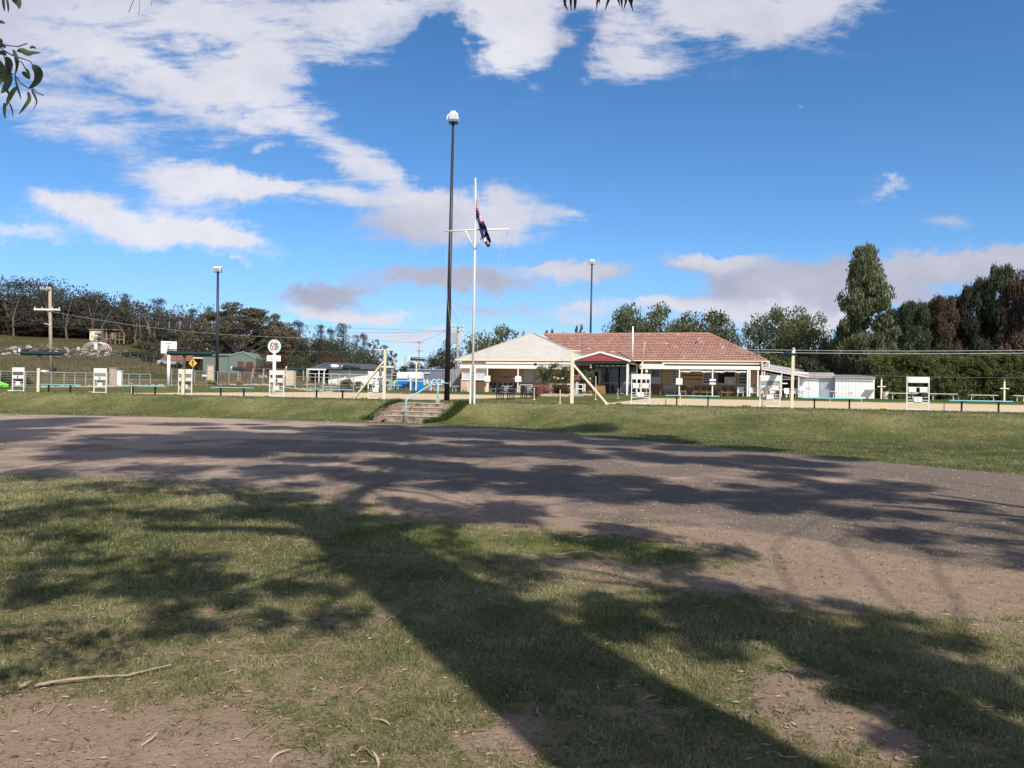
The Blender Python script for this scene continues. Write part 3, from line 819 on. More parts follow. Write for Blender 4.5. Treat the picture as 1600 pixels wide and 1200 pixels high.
def star(cx, cz, r, n=7, inner=.45):
    def f(a, b):
        dx_, dz_ = a - cx, b - cz; rr = math.hypot(dx_, dz_)
        if rr > r: return False
        an = (math.atan2(dx_, dz_) % (2 * math.pi / n)) / (2 * math.pi / n); an = abs(an - .5) * 2
        return rr < r * (inner + (1 - inner) * max(0, an) ** 1.6)
    return f


stars = [star(.25, .25, .155), star(.75, .085, .075), star(.75, .42, .075), star(.625, .22, .075), star(.875, .185, .075), star(.80, .275, .05, 5)]
for j in range(NTT):
    for i in range(NS):
        faces.append((j * (NS + 1) + i, (j + 1) * (NS + 1) + i, (j + 1) * (NS + 1) + i + 1, j * (NS + 1) + i + 1))
        a = (i + .5) / NS; b = 1 - (j + .5) / NTT; b2 = b / 2; m_ = 0
        if a < .5 and b > .5:
            p, q = a / .5, (b - .5) / .5; dd = min(abs(p - q), abs(p + q - 1)) * .9
            if dd < .14: m_ = 1
            if dd < .05: m_ = 2
            if abs(p - .5) < .085 or abs(q - .5) < .17: m_ = 1
            if abs(p - .5) < .05 or abs(q - .5) < .10: m_ = 2
        elif any(f(a, b2) for f in stars): m_ = 1
        mi.append(m_)
mb = MB(); mb.v = verts; mb.f = faces; mb.mi = mi
fl = mb.build('flag', [flagblue, flagwhite, flagred], None, smooth=True); fl.location = fp.location
tag(fl, 'dark blue flag with union jack canton and white stars hanging limp', 'flag')

# ---------------------------------------------------------------- light towers
def tower(px, pyb, D, pyt, wbase, wtop, label, kind, pxt=None):
    x, y, z = PY(px, pyb, D); z = Hs(x, y); t = thing('light_tower', label, 'light pole', (x, y, z), 0, 'floodlight towers round the greens')
    xt, _, zt = PY(pxt or px, pyt, D); h = zt - z; dxx = xt - x
    MB().tube([(0, 0, -.3), (dxx * .45, 0, h * .45), (dxx, 0, h)], [wbase, (wbase + wtop) / 2, wtop], 14).build('pole', darkpole, t, smooth=True)
    if kind == 'big':
        for k, (ox, oy, rz_) in enumerate(((-.02, 0, .15), (.20, .15, -.35), (-.22, .18, .5))):
            mb = MB(); c, s_ = math.cos(rz_), math.sin(rz_)
            f = lambda X, Y, Z: (dxx + ox + X * c - Y * s_, oy + X * s_ + Y * c, h + Z)
            prof = [(-.20, .10), (-.24, .28), (-.16, .42), (.10, .46), (.26, .30), (.28, .12)]
            if k: continue
        mb = MB()
        # housing: a bevelled box tipped forward, with ribbed lower front
        def tip(X, Y, Z): return (dxx + .03 + X, Y * .85 - Z * .35, h + .16 + Z * .9 + Y * .30)
        def tb(m_, x0, x1, y0, y1, z0, z1):
            m_.add([tip(*p) for p in ((x0, y0, z0), (x1, y0, z0), (x1, y1, z0), (x0, y1, z0), (x0 * .85, y0 * .85, z1), (x1 * .85, y0 * .85, z1), (x1 * .85, y1 * .85, z1), (x0 * .85, y1 * .85, z1))],
                   [(3, 2, 1, 0), (4, 5, 6, 7), (0, 1, 5, 4), (1, 2, 6, 5), (2, 3, 7, 6), (3, 0, 4, 7)])
        tb(mb, -.26, .26, -.25, .25, .05, .40); o = mb.build('lamp_housing', white, t, bevel=.05)
        mb = MB(); tb(mb, -.17, .14, -.16, .14, .38, .50); mb.build('ballast_cover', white, o, bevel=.04)
        mb = MB()
        for k in range(5): tb(mb, -.23, .23, -.262 + .012 * k, -.25, .0 - .018 * k, .012 - .018 * k)
        mb.build('louvre', steel, o)
        mb = MB(); mb.box(dxx - .22, dxx + .26, -.22, .22, h + .02, h + .05); mb.build('lamp_frame', darkpole, t)
        MB().tube([(dxx - .28, -.05, h + .05), (dxx - .33, -.03, h + .3), (dxx - .24, 0, h + .48)], .035, 8).build('bracket', white, t, smooth=True)
        MB().tube([(dxx + .29, -.05, h + .03), (dxx + .31, 0, h + .26)], .018, 6).build('bracket', galv, t, smooth=True)
        MB().tube([(dxx, 0, h - .35), (dxx, 0, h + .03)], .06, 10).build('collar', black, t, smooth=True)
    else:
        w_ = .36 if kind == 'left' else .30
        mb = MB(); mb.add([(dxx - w_, -.3, h), (dxx + w_, -.3, h), (dxx + w_ * .9, .3, h + .1), (dxx - w_ * .9, .3, h + .1), (dxx - w_, -.34, h + .42), (dxx + w_, -.34, h + .42), (dxx + w_ * .9, .25, h + .56), (dxx - w_ * .9, .25, h + .56)],
                          [(3, 2, 1, 0), (4, 5, 6, 7), (0, 1, 5, 4), (1, 2, 6, 5), (2, 3, 7, 6), (3, 0, 4, 7)])
        o = mb.build('lamp_housing', white, t, bevel=.03)
        MB().box(dxx - w_ * .82, dxx + w_ * .82, -.35, -.33, h + .05, h + .30).build('lens', steel, o)
        mb = MB(); mb.box(dxx - w_ - .03, dxx - w_, -.06, .06, h - .1, h + .3); mb.box(dxx + w_, dxx + w_ + .03, -.06, .06, h - .1, h + .3); mb.box(dxx - w_ - .03, dxx + w_ + .03, -.06, .06, h - .13, h - .1)
        mb.build('bracket', darkpole, t)
    return t


tower(698, 626, 40.5, 193, .155, .062, 'tallest dark light tower with white floodlight head beside the flagpole', 'big', 708)
tower(339, 604, 78, 424, .18, .11, 'dark light tower with white box floodlight left of the large gum tree', 'left', 340.5)
tower(921, 600, 95, 412, .17, .09, 'slim dark light tower rising behind the red tiled roof', 'right', 925)

# ---------------------------------------------------------------- scoreboards
ND = 'white scoreboards along the near edge of the greens'


def scoreboard(px, label, kind, tintwhite=white, pts=None, back=None):
    u, _ = PV(px, 620, -.45); t = cthing('scoreboard', label, 'scoreboard', u, -.45, group=ND)
    if back: t.rotation_euler = (0, 0, -A + back)
    W2, Ht = .45, 1.52
    for s in (-1, 1): MB().box(s * W2 - .022, s * W2 + .022, -.022, .022, 0, Ht).build('post', white, t)
    def rail_(z, th=.02): MB().box(-W2 + .022, W2 - .022, -.015, .015, z - th, z + th).build('rail', white, t)
    def panel(x0, x1, z0, z1, m=white, nm='panel', y=-.03): return MB().box(x0, x1, y - .012, y + .012, z0, z1).build(nm, m, t, bevel=.004)
    rail_(Ht - .022); rail_(.06); rail_(.36)
    if kind == 'A':
        panel(-W2, W2, 1.24, 1.49)
        panel(-W2 + .05, W2 - .05, 1.06, 1.22, M('faded_board_%d' % px, (.16, .13, .15) if px < 100 else (.34, .33, .32), .6, .2, 9), 'name_board')
        p = panel(-W2 + .03, W2 - .03, .82, 1.03)
        MB().box(-.035, .035, -.056, -.044, .86, .99).build('numeral', inkdark, t)
        if px > 250: panel(-W2 + .05, W2 - .05, .64, .80, M('maroon_board', (.11, .06, .07), .6, .2, 9), 'name_board')
        panel(-.16, .18, .38, .62); rail_(.64, .012); rail_(.50, .012); rail_(.43, .012)
    else:
        panel(-W2 + .02, W2 - .02, 1.25, 1.47)
        for s in (-1, 1): panel(min(s * .07, s * (W2 - .06)), max(s * .07, s * (W2 - .06)), .82, 1.04)
        rail_(1.05, .014); rail_(.80, .014)
        panel(-.16, 0 - .006, .38, .62); panel(.006, .17, .38, .62); rail_(.60, .012); rail_(.47, .012)
        for s in (-1, 1): MB().box(s * .25 - .02, s * .25 + .02, -.05, -.03, .62, .80).build('score_hook', inkdark, t)
    if kind == 'B2': panel(-W2 + .05, W2 - .05, 1.05, 1.22, M('grey_backing', (.38, .40, .41), .6, .1, 4), 'name_board')
    return t


scoreboard(28, 'white scoreboard with dark name strip, left of the cream shade post', 'A')
scoreboard(156, 'white scoreboard standing alone between the two left turquoise benches', 'A')
scoreboard(289, 'white scoreboard with two dark strips in front of a brown shade post', 'A')
scoreboard(432, 'white scoreboard with square score panels below the round green sign', 'B')
scoreboard(587, 'white scoreboard beside the cream braced post near the steps', 'B')
scoreboard(1001, 'white scoreboard in front of the clubhouse porch, two square panels', 'B')
scoreboard(1203, 'white scoreboard with grey backing just left of the tall cream camera post', 'B2')
scoreboard(1434, 'white scoreboard in front of the hedge with black numerals between panels', 'B')

# ---------------------------------------------------------------- turquoise benches
BL = ['turquoise plank bench between the cream shade post and second scoreboard', 'turquoise plank bench between second and third scoreboards from the left', 'turquoise plank bench below the left light tower',
      'turquoise plank bench left of the cream braced post by the steps', 'turquoise plank bench in front of the clubhouse veranda chairs', 'turquoise plank bench in front of the white sheds', 'turquoise plank bench furthest right, in front of the hedge']
b0_ = None
for (pa, pb, py), lab in zip(((64, 122, 612), (195, 255, 616), (332, 394, 620), (480, 550, 624), (1040, 1124, 633), (1253, 1347, 640), (1482, 1581, 646)), BL):
    vv = -1.4; ua, _ = PV(pa, py, vv); ub, _ = PV(pb, py, vv); uc = (ua + ub) / 2; Ln = ub - ua
    if b0_ is None:
        b0_ = cthing('bench', lab, 'bench', uc, vv, group='turquoise benches along the near edge of the greens'); L0 = 2.75
        for k in range(2): MB().box(-L0 / 2, L0 / 2, -.17 + .175 * k, -.005 + .175 * k, .47, .515).build('plank', turq, b0_, bevel=.008)
        for s in (-1, 1):
            lg = MB().box(s * .80 - .035, s * .80 + .035, -.035, .035, 0, .44).build('leg', black, b0_)
            MB().box(s * .80 - .14, s * .80 + .14, -.15, .15, .442, .468).build('bracket', black, lg)
            MB().box(s * .80 - .22, s * .80 + .22, -.16, .16, -.05, .012).build('footing', concrete, b0_)
        remember(b0_); b0_.scale = (Ln / L0, 1, 1)
    else:
        x, y = c2w(uc, vv); dup(b0_, (x, y, Hs(x, y)), -A, lab, scale=(Ln / L0, 1, 1))

# ---------------------------------------------------------------- rolled shade canopies on posts
def shade(px, pyb, v, pyt, length, label, rz=0.0, low=0.55, off=.0, lowm=cream, upm=brownwood, fat=1.0):
    u, _ = PV(px, pyb, v); t = cthing('folding_shade', label, 'shade', u, v, rz=rz, group='folded green shade canopies on posts')
    h = PV(px, pyt, v)[1] - t.location.z
    MB().box(-.055, .055, -.055, .055, 0, h).build('post', upm, t)
    if low: MB().box(-.095, .095, -.10, -.057, 0, h * low).build('post_board', lowm, t, bevel=.01)
    a, b = -length * .42 + off, length * .58 + off
    prof = []
    mb = MB(); n = 16; rws = []
    for i in range(n + 1):
        s = i / n; xx = a + (b - a) * s; hh = (.17 - .05 * s) * fat * (1 if 0 < i < n else .6); zc = h + .06 - .05 * s + .012 * math.sin(i * 1.7)
        dy = .20 * fat * (1 if 0 < i < n else .6)
        rws.append([(xx, -dy * 1.05, zc - hh * .35), (xx, -dy * .7, zc - hh), (xx, dy * .6, zc - hh * .9 - .015 * math.sin(i * 2.3)), (xx, dy, zc), (xx, dy * .5, zc + hh * .75), (xx, -dy * .6, zc + hh * .55)])
    vv_ = [p for r_ in rws for p in r_]; fs = []
    for i in range(n):
        for k in range(6): fs.append((i * 6 + k, i * 6 + (k + 1) % 6, (i + 1) * 6 + (k + 1) % 6, (i + 1) * 6 + k))
    fs += [tuple(range(5, -1, -1)), tuple(n * 6 + k for k in range(6))]
    mb.add(vv_, fs); cv = mb.build('canopy', canvas, t, smooth=False)
    MB().box(a - .02, b - .15, -.05, .12, h + .20 * fat, h + .255 * fat).build('roller', black, t, bevel=.01)
    mb = MB(); mb.box(a - .14, a - .02, -.09, .06, h + .10, h + .30); mb.box(a - .11, a - .02, -.05, .04, h - .08, h + .05); mb.build('end_cap', white, t, bevel=.015)
    MB().tube([(b - .45, -.02, h + .22), (b - .38, -.05, h + .30)], .025, 6).build('end_knob', white, t)
    return t


shade(61, 612, -.6, 552.5, 3.25, 'folded dark green shade on a brown and cream post at far left', off=-.10, low=.62)
shade(287, 618, -.75, 552.5, 3.10, 'folded dark green shade on the post behind the third scoreboard', off=.16, low=.62)
shade(372, 606, 30, 577, 1.5, 'small folded shade low in front of the green shed', rz=.2, low=0, upm=galv)
shade(461, 606, 32.0, 577, 2.0, 'small folded shade on the far side right of the round sign', rz=.3, low=0, upm=galv)
shade(546, 606, 33.9, 575, 2.6, 'folded black shade in front of the charcoal roofed white building', rz=-.35, low=0, upm=galv)
shade(650, 612, 33.9, 562.0, 1.5, 'black folded shade above the two blue portable toilets', rz=.2, low=0, upm=cream)

# ---------------------------------------------------------------- T posts with diagonal braces
def tpost(px, pyb, v, pyt, bpx, bpy, w_, label, cross, bh=.70):
    u, _ = PV(px, pyb, v); t = cthing('braced_post', label, 'post', u, v, group='cream braced posts by the near edge'); h = PV(px, pyt, v)[1] - t.location.z
    MB().box(-w_, w_, -w_, w_, 0, h).build('post', cream, t, bevel=.01)
    ub, _ = PV(bpx, bpy, v); MB().bar((ub - u, 0, .02), (math.copysign(w_, ub - u) * .9, 0, h * bh), .13, .09).build('brace', cream, t, bevel=.008)
    MB().bar((cross[0], -.05, h + .045), (cross[1], .05, h + .01), .12, .05).build('crossarm', cream, t, bevel=.008)
    MB().box(ub - u - .09, ub - u + .09, -.06, .06, -.03, .10).build('foot_bracket', steel if px < 700 else cream, t)
    return t


tpost(600.5, 626, -1.1, 547.5, 553, 623, .055, 'cream braced post with crossarm left of the steps', (-.62, .55), .78)
tpost(893.5, 631, -2.2, 549, 949, 633, .075, 'cream braced post in front of the roses and clubhouse', (-.22, .38), .74)

# tall cream post with security camera and rolled shade seen end on
u, _ = PV(1237, 638, -1.8); t = cthing('camera_post', 'tall cream post topped by dark folded shade and white motor unit', 'post', u, -1.8)
h = PV(1240, 556, -1.8)[1] - t.location.z
MB().bar((0, 0, 0), (0.03, 0, h), .13, .11).build('post', cream, t, bevel=.01)
mb = MB(); mb.tube([(0.02, .1, h - .02), (-.15, .9, h + .10), (-.42, 1.9, h + .05)], [.10, .17, .08], 7); mb.build('canopy', canvas, t)
MB().box(-.03, .11, -.12, .04, h + .10, h + .30).build('motor_unit', white, t, bevel=.02)
MB().tube([(.03, -.10, h + .30), (.03, -.10, h + .36)], .06, 10).build('motor_cap', offwhite, t)

# far side cream posts with a small shelf crossarm
FLAB = {446: 'cream post with shelf arm right of the round sign pole', 539: 'cream post with shelf arm left of the grey shrub', 641.5: 'white post with shelf arm between the portable toilets', 1377: 'cream post with shelf arm by the end of the white shed', 1569: 'cream post with shelf arm in front of the hedge at far right'}
for px, (pyb, pyt, sh) in {446: (606, 583, 588), 539: (609, 588, 593), 641.5: (611, 592, 594), 1377: (623, 590, 604), 1569: (630, 593, 607)}.items():
    v = 34.2; u, zb = PV(px, pyb, v); t = cthing('shelf_post', FLAB[px], 'post', u, v, group='cream shelf posts on the far side'); z0 = t.location.z
    h = PV(px, pyt, v)[1] - z0; hs = PV(px, sh, v)[1] - z0
    MB().box(-.06, .06, -.06, .06, 0, h).build('post', cream if px != 641.5 else white, t)
    MB().box(-.33, .33, -.12, .12, hs - .035, hs + .035).build('shelf', white if px > 1000 else cream, t)
    if px > 1000: MB().box(-.35, .35, -.2, .2, h, h + .12).build('canopy', canvas, t)

# rink markers, jacks, thin pegs
MK = [(16, 612, 'w'), (143, 615, 'y'), (276, 616.5, 'y'), (417, 618, 'y'), (567, 622, 'y'), (967, 632, 'o'), (1164, 636, 'b'), (1381, 641, 'y')]
ML = {16: 'yellow and white rink marker beside the leftmost scoreboard', 143: 'yellow rink marker beside the second scoreboard', 276: 'yellow rink marker beside the third scoreboard', 417: 'small yellow rink marker left of the round sign scoreboard', 567: 'yellow rink marker at the foot of the braced post',
      967: 'orange rink marker left of the porch scoreboard', 1164: 'tan rink marker on the right green edge below the veranda', 1381: 'yellow rink marker left of the hedge scoreboard'}
oran = M('orange_marker', (.70, .32, .06), .5, .05, 3)
for px, py, k in MK:
    u, _ = PV(px, py, -.1); t = cthing('rink_marker', ML[px], 'marker', u, -.1, z=.735, group='rink markers on the edge of the greens')
    m1 = {'w': paleyellow, 'y': yellow, 'o': oran, 'b': timber}[k]
    mb = MB(); mb.prism([(-.17, 0), (.17, 0), (.14, .15), (-.14, .15)], -.08, .08); mb.build('body', m1, t, bevel=.01)
    MB().box(-.11, .11, -.085, -.081, .06, .12).build('number_patch', inkdark if k != 'w' else white, t)
    MB().box(.20, .27, -.04, .04, 0, .14).build('side_peg', paleyellow if k != 'b' else brownwood, t)
PEG = [(165, 611, 33.3, 594, 'green peg'), (203, 605, 20, 596, 'p'), (205.5, 611, 5, 598, 'p'), (192, 613, .3, 598, 'g'), (875, 630, -1.8, 609, 'y'), (965.5, 620, 22, 607, 'p'), (930.5, 624, 12, 588, 'y'), (1062.5, 634, -.2, 614, 'y'), (1040, 632, -.2, 624, 'd'), (1191, 636, -.2, 617, 'p'), (1346, 642, -.6, 623, 'p'), (1475, 643, -.6, 627, 'd'), (1297, 627, 15, 622, 'g2'), (834.5, 620, 8, 606, 'y'), (1497, 628, 33.4, 617, 'y2')]
PLB = ['thin pale peg behind the leftmost turquoise bench', 'thin pale peg beyond the second turquoise bench', 'short cream peg beyond the second turquoise bench', 'thin green topped peg left of the second turquoise bench', 'yellow peg on the lawn left of the rose braced post', 'pale peg with foot in front of the porch windows', 'tall yellow peg with foot in front of the porch furniture',
       'yellow peg at the left bench below the veranda', 'dark thin peg right of the porch scoreboard', 'pale peg below the veranda at the right green edge', 'pale peg at the right end of the shed bench', 'thin dark peg left of the hedge bench', 'short pale peg behind the shed bench', 'yellow peg between the two park benches', 'yellow post behind the hedge benches']
for (px, py, v, pt_, k), lab in zip(PEG, PLB):
    u, _ = PV(px, py, v); t = cthing('peg', lab, 'peg', u, v, group='thin pegs round the greens'); hh = max(.2, PV(px, pt_, v)[1] - t.location.z)
    m1 = {'y': paleyellow, 'y2': plank, 'p': offwhite, 'd': inkdark, 'g': shedgreen, 'g2': offwhite}.get(k, offwhite)
    MB().tube([(0, 0, 0), (0, 0, hh)], .016 if k != 'y' else .022, 8).build('rod', m1, t)
    MB().tube([(0, 0, 0), (0, 0, .03)], .10, 10).build('foot', m1, t)
    if k == 'g': MB().tube([(0, 0, hh), (0, 0, hh + .05)], .10, 10).build('top_disc', shedgreen, t)

# ---------------------------------------------------------------- clubhouse (built in the club frame; local x = u, y = v, z = height over datum)
ZF = 1.02
hx, hy = c2w(0, 0)
ch = thing('clubhouse', 'low cream and brown weatherboard clubhouse with cream metal and red tiled roofs', 'clubhouse', (hx, hy, 0), -A)
VP, VW = 35.0, 37.6            # veranda posts, main wall
U = lambda px, v, py=600: PV(px, py, v)[0]
Z = lambda px, py, v: PV(px, py, v)[1]


def boards(name, u0, u1, v, z0, z1, mat, parent, step=.16, holes=()):
    """weatherboards with real laps, leaving window openings"""
    mb = MB(); z = z0
    while z < z1 - .01:
        zt = min(z + step, z1); segs = [(u0, u1)]
        for (a, b, c, d) in holes:
            if zt > c + .01 and z < d - .01:
                ns = []
                for (p, q) in segs:
                    if b <= p or a >= q: ns.append((p, q)); continue
                    if a > p: ns.append((p, a))
                    if b < q: ns.append((b, q))
                segs = ns
        for (p, q) in segs:
            mb.add([(p, v - .028, z), (q, v - .028, z), (q, v - .004, zt), (p, v - .004, zt), (p, v + .1, z), (q, v + .1, z), (q, v + .1, zt), (p, v + .1, zt)],
                   [(0, 1, 2, 3), (3, 2, 6, 7), (1, 0, 4, 5), (5, 4, 7, 6), (0, 3, 7, 4), (2, 1, 5, 6)])
        z = zt
    o = mb.build(name, mat, parent); o['kind'] = 'stuff' if False else 'thing'; del o['kind']; return o


def window(parent, u0, u1, v, z0, z1, fm=offwhite, gm=glass, bars=(1, 1), fr=.06, nm='window'):
    mb = MB(); mb.box(u0, u1, v - .05, v + .02, z0, z0 + fr); mb.box(u0, u1, v - .05, v + .02, z1 - fr, z1)
    mb.box(u0, u0 + fr, v - .05, v + .02, z0 + fr, z1 - fr); mb.box(u1 - fr, u1, v - .05, v + .02, z0 + fr, z1 - fr)
    o = mb.build(nm, fm, parent)
    MB().box(u0 - .03, u1 + .03, v - .10, v - .051, z0 - .05, z0).build('sill', fm, o)
    nu, nz = bars
    for i in range(nu):
        for j in range(nz):
            a = u0 + fr + (u1 - u0 - 2 * fr) * i / nu; b = u0 + fr + (u1 - u0 - 2 * fr) * (i + 1) / nu
            c = z0 + fr + (z1 - z0 - 2 * fr) * j / nz; d = z0 + fr + (z1 - z0 - 2 * fr) * (j + 1) / nz
            MB().box(a + .02, b - .02, v - .02, v - .008, c + .02, d - .02).build('pane', gm, o)
    if nu > 1 or nz > 1:
        mb = MB()
        for i in range(1, nu): a = u0 + fr + (u1 - u0 - 2 * fr) * i / nu; mb.box(a - .02, a + .02, v - .04, v, z0 + fr, z1 - fr)
        for j in range(1, nz): c = z0 + fr + (z1 - z0 - 2 * fr) * j / nz; mb.box(u0 + fr, u1 - fr, v - .035, v - .003, c - .02, c + .02)
        mb.build('glazing_bar', fm, o)
    return o


# --- left wing
uL0 = U(720, VP); uL1 = U(895, VW)
zb = Z(830, 570, VW) + .0
zt_ = Z(830, 563, VW)
win1 = (U(818, VW), U(833, VW), Z(825, 597, VW), Z(825, 576.5, VW))
win2 = (U(835, VW), U(857, VW), Z(845, 597, VW), Z(845, 576.5, VW))
boards('weatherboard_wall', U(737, VW), uL1, VW, ZF + .0, zt_ + .4, brownboard, ch, holes=(win1, win2))
window(ch, *win1[:2], VW, *win1[2:], bars=(1, 4), gm=paleglass)
window(ch, *win2[:2], VW, *win2[2:], bars=(1, 1), gm=paleglass, fr=.05)
MB().box(U(735, VW), uL1, VW + .1, VW + 9, ZF - .3, zt_ + .3).build('rear_wall', creamwall, ch)
# enclosed bay at the left end of the veranda
ub0, ub1 = U(720, VP), U(757, VP); zs = Z(735, 594, VP)
mb = MB(); mb.box(ub0, ub0 + .9, VP - .02, VP + .2, ZF - .25, zs); o = mb.build('brick_pier', brick, ch, bevel=.01)
MB().box(ub0 - .04, ub0 + 2.7, VP + .9, VP + 1.05, ZF - .2, Z(735, 596, VP)).build('dado_wall', creamwall, ch)
MB().box(ub0 - .03, ub0 + 2.75, VP - .09, VP + .98, zs, zs + .06).build('window_sill', offwhite, ch)
for k in range(3):
    a = ub0 + .12 + .88 * k
    window(ch, a, a + .80, VP + .30, zs + .07, Z(735, 577, VP), fm=white, gm=paleglass)
MB().box(ub0, ub0 + .1, VP + .2, VW, ZF - .2, Z(735, 571, VP)).build('end_wall', creamwall, ch)
MB().box(ub0 - .02, ub0 + 2.6, VP + .12, VP + .30, Z(735, 577, VP), Z(735, 571.5, VP)).build('valance', creamwall, ch)
# veranda roof, beam and posts, left
zbm0, zbm1 = Z(800, 576, VP), Z(800, 570.3, VP)
MB().box(ub0 - .1, U(894, VP), VP - .08, VP + .06, zbm0, zbm1).build('veranda_beam', white, ch, bevel=.01)
MB().box(ub0 - .05, U(894, VP), VP + .062, VW - .03, zbm1 - .10, zbm1 - .02).build('veranda_roof', galv, ch)
for px in (761.3, 809.3):
    a = U(px, VP); MB().box(a - .055, a + .055, VP - .05, VP + .05, ZF - .3, zbm0).build('veranda_post', white, ch)
for k, z in enumerate((ZF + .0,)): MB().box(ub0, U(1188, VP), VP - .15, VW, ZF - .5, ZF - .005).build('veranda_floor', concrete, ch)
# cream metal hip roof
vE = VP - .1 + 1.1
eL, eR = U(711, vE), U(925, vE); zE = Z(820, 562.3, vE); apx = 832; vA = vE + 6.2
uA, zA = PV(apx, 520.5, vA)
eLb = eL + 1.5
mb = MB(); n = 44
for i in range(n):   # pans with raised ribs, front face
    t0_, t1_ = i / n, (i + 1) / n
    for (a, b, lift) in ((t0_, t0_ + (t1_ - t0_) * .82, 0.0), (t0_ + (t1_ - t0_) * .82, t1_, .022)):
        p0 = (eL + (eR - eL) * a, vE, zE + lift); p1 = (eL + (eR - eL) * b, vE, zE + lift)
        mid = (uA - eL) / (eR - eL)
        def top(t):
            f = t / mid if t < mid else (1 - t) / (1 - mid)
            return (eL + (eR - eL) * t, vE + (vA - vE) * f, zE + (zA - zE) * f + lift)
        mb.add([p0, p1, top(b), top(a)], [(0, 1, 2, 3)])
o = mb.build('metal_roof', metalroof, ch); MB().add([(eL, vE, zE), (uA, vA, zA), (uA + .5, vA + 6, zA), (eL + 1, vE + 12, zE)], [(0, 1, 2, 3)]).build('metal_roof_side', metalroof, ch)
MB().add([(eR, vE, zE), (uA, vA, zA), (uA + .5, vA + 6, zA), (eR, vE + 12, zE)], [(0, 3, 2, 1)]).build('metal_roof_side', metalroof, ch)
MB().bar((eL, vE, zE + .04), (uA, vA, zA + .05), .14, .05).build('hip_capping', metalroof, ch); MB().bar((uA, vA, zA + .05), (eR, vE, zE + .04), .14, .05).build('hip_capping', metalroof, ch)
MB().box(eL - .05, eR + .1, vE - .14, vE - .02, zE - .12, zE + .01).build('gutter', gutterc, ch, bevel=.02)
MB().box(U(759, vE), U(896, vE), vE - .05, vE + .02, zE - .42, zE - .22).build('fascia_strip', offwhite, ch)
MB().box(eL + .6, eR, vE + .3, VW + .2, zE - .5, zE - .13).build('eave_wall', brownboard, ch)
MB().box(U(846, VW) - .12, U(846, VW) + .12, VP - .12, VP - .08, zbm1 - .02, zbm1 + .2).build('vent_box', black, ch)

# --- right wing
vR = VW; uR0, uR1 = U(1001, vR), U(1173, vR)
W_ = [(1109, 1122, 575.5, 599.5), (1053 + 2, 1063 + 0, 579, 600)]
h1 = (U(1049.5, vR), U(1058, vR), Z(1055, 599.5, vR), Z(1055, 578, vR))
h2 = (U(1098.0, vR), U(1168, vR), Z(1130, 600, vR), Z(1130, 579, vR))
boards('weatherboard_wall', U(1034, vR), uR1 + .9, vR, ZF, Z(1110, 560, vR), brownboard, ch, holes=(h1, h2))
window(ch, *h1[:2], vR, *h1[2:], bars=(1, 5), gm=glass)
seg = [(1098.0, 1112, (1, 5), glass), (1113, 1149, (1, 1), dark), (1152.5, 1168, (1, 4), glass)]
for (pa, pb, br, gm_) in seg:
    window(ch, U(pa, vR), U(pb, vR), vR, h2[2], h2[3], bars=br, gm=gm_)
MB().box(U(1115, vR), U(1122, vR), vR - .055, vR - .03, h2[2] + .1, h2[3] - .05).build('window_panel', M('grey_panel', (.20, .22, .26), .5, .1, 2), ch)  # plain grey panel set in front of the window pane
nb = MB().box(U(1132, vR), U(1148, vR), vR - .075, vR - .058, Z(1140, 599, vR), Z(1140, 589, vR)).build('notice_poster', offwhite, ch)
mb = MB()
for r_ in range(4):
    for c_ in range(7):
        if (r_ * 7 + c_) % 5 != 3: mb.box(U(1134, vR) + .11 * c_, U(1134, vR) + .11 * c_ + .07, vR - .079, vR - .076, Z(1140, 591, vR) - .12 * r_, Z(1140, 591, vR) - .12 * r_ + .03)
mb.build('poster_writing', inkdark, nb)['kind'] = 'stuff'
# dark recess with big opening at left of the right wing
uo0, uo1 = U(1001, vR), U(1033, vR)
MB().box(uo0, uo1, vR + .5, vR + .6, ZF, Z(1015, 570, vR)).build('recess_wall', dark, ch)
for (pa, pb, pya, pyb_, m_) in ((1002, 1015, 599, 577, glass), (1017, 1032.5, 599, 577, glass)):
    window(ch, U(pa, vR), U(pb, vR), vR, Z(1015, pya, vR), Z(1015, pyb_, vR), gm=m_)
MB().box(U(1018, vR), U(1032, vR), vR - .06, vR - .03, Z(1020, 599, vR), Z(1020, 589, vR)).build('window_poster', paleglass, ch)
MB().box(uo0, uo1, vR - .02, vR + .1, ZF, Z(1015, 600, vR)).build('dado_wall', brownboard, ch)
# lit end panel, dark strips on the wall
for (pa, pb, pya, pyb_) in ((1066, 1097, 587, 585.8), (1066, 1097, 593, 592), (781, 817, 589.6, 588.6)):
    MB().box(U(pa, VW), U(pb, VW), VW - .06, VW - .03, Z((pa + pb) / 2, pya, VW), Z((pa + pb) / 2, pyb_, VW)).build('hat_rail', dark, ch)
for (pa, pb, py) in ((1037, 1047, 583.5), (1084, 1094, 583.5)): MB().box(U(pa, VW), U(pb, VW), VW - .12, VW - .03, Z(pa, py + .6, VW), Z(pa, py - .5, VW)).build('wall_lamp', offwhite, ch)
MB().box(U(801, VW), U(805, VW), VW - .06, VW - .03, Z(803, 594, VW), Z(803, 589, VW)).build('wall_notice', offwhite, ch)
MB().box(U(1178, VW) - .04, U(1178, VW) + .06, VP + 1.2, VP + 1.25, Z(1178, 603, VP), Z(1178, 600, VP)).build('wall_tap', black, ch)
MB().box(uR1 + .85, uR1 + 1.0, VP + .3, VW + 7, ZF - .3, Z(1185, 566, VW)).build('end_wall', creamwall, ch)
boards('end_wall_boards', U(1173.5, VP + 1.6), U(1185.5, VP + 1.6), VP + 1.6, ZF - .1, Z(1180, 577, VP + 1.6), creamwall, ch)
MB().box(uo0, uR1 + .85, VW + .15, VW + 8, ZF - .3, Z(1110, 562, VW)).build('rear_wall', creamwall, ch)
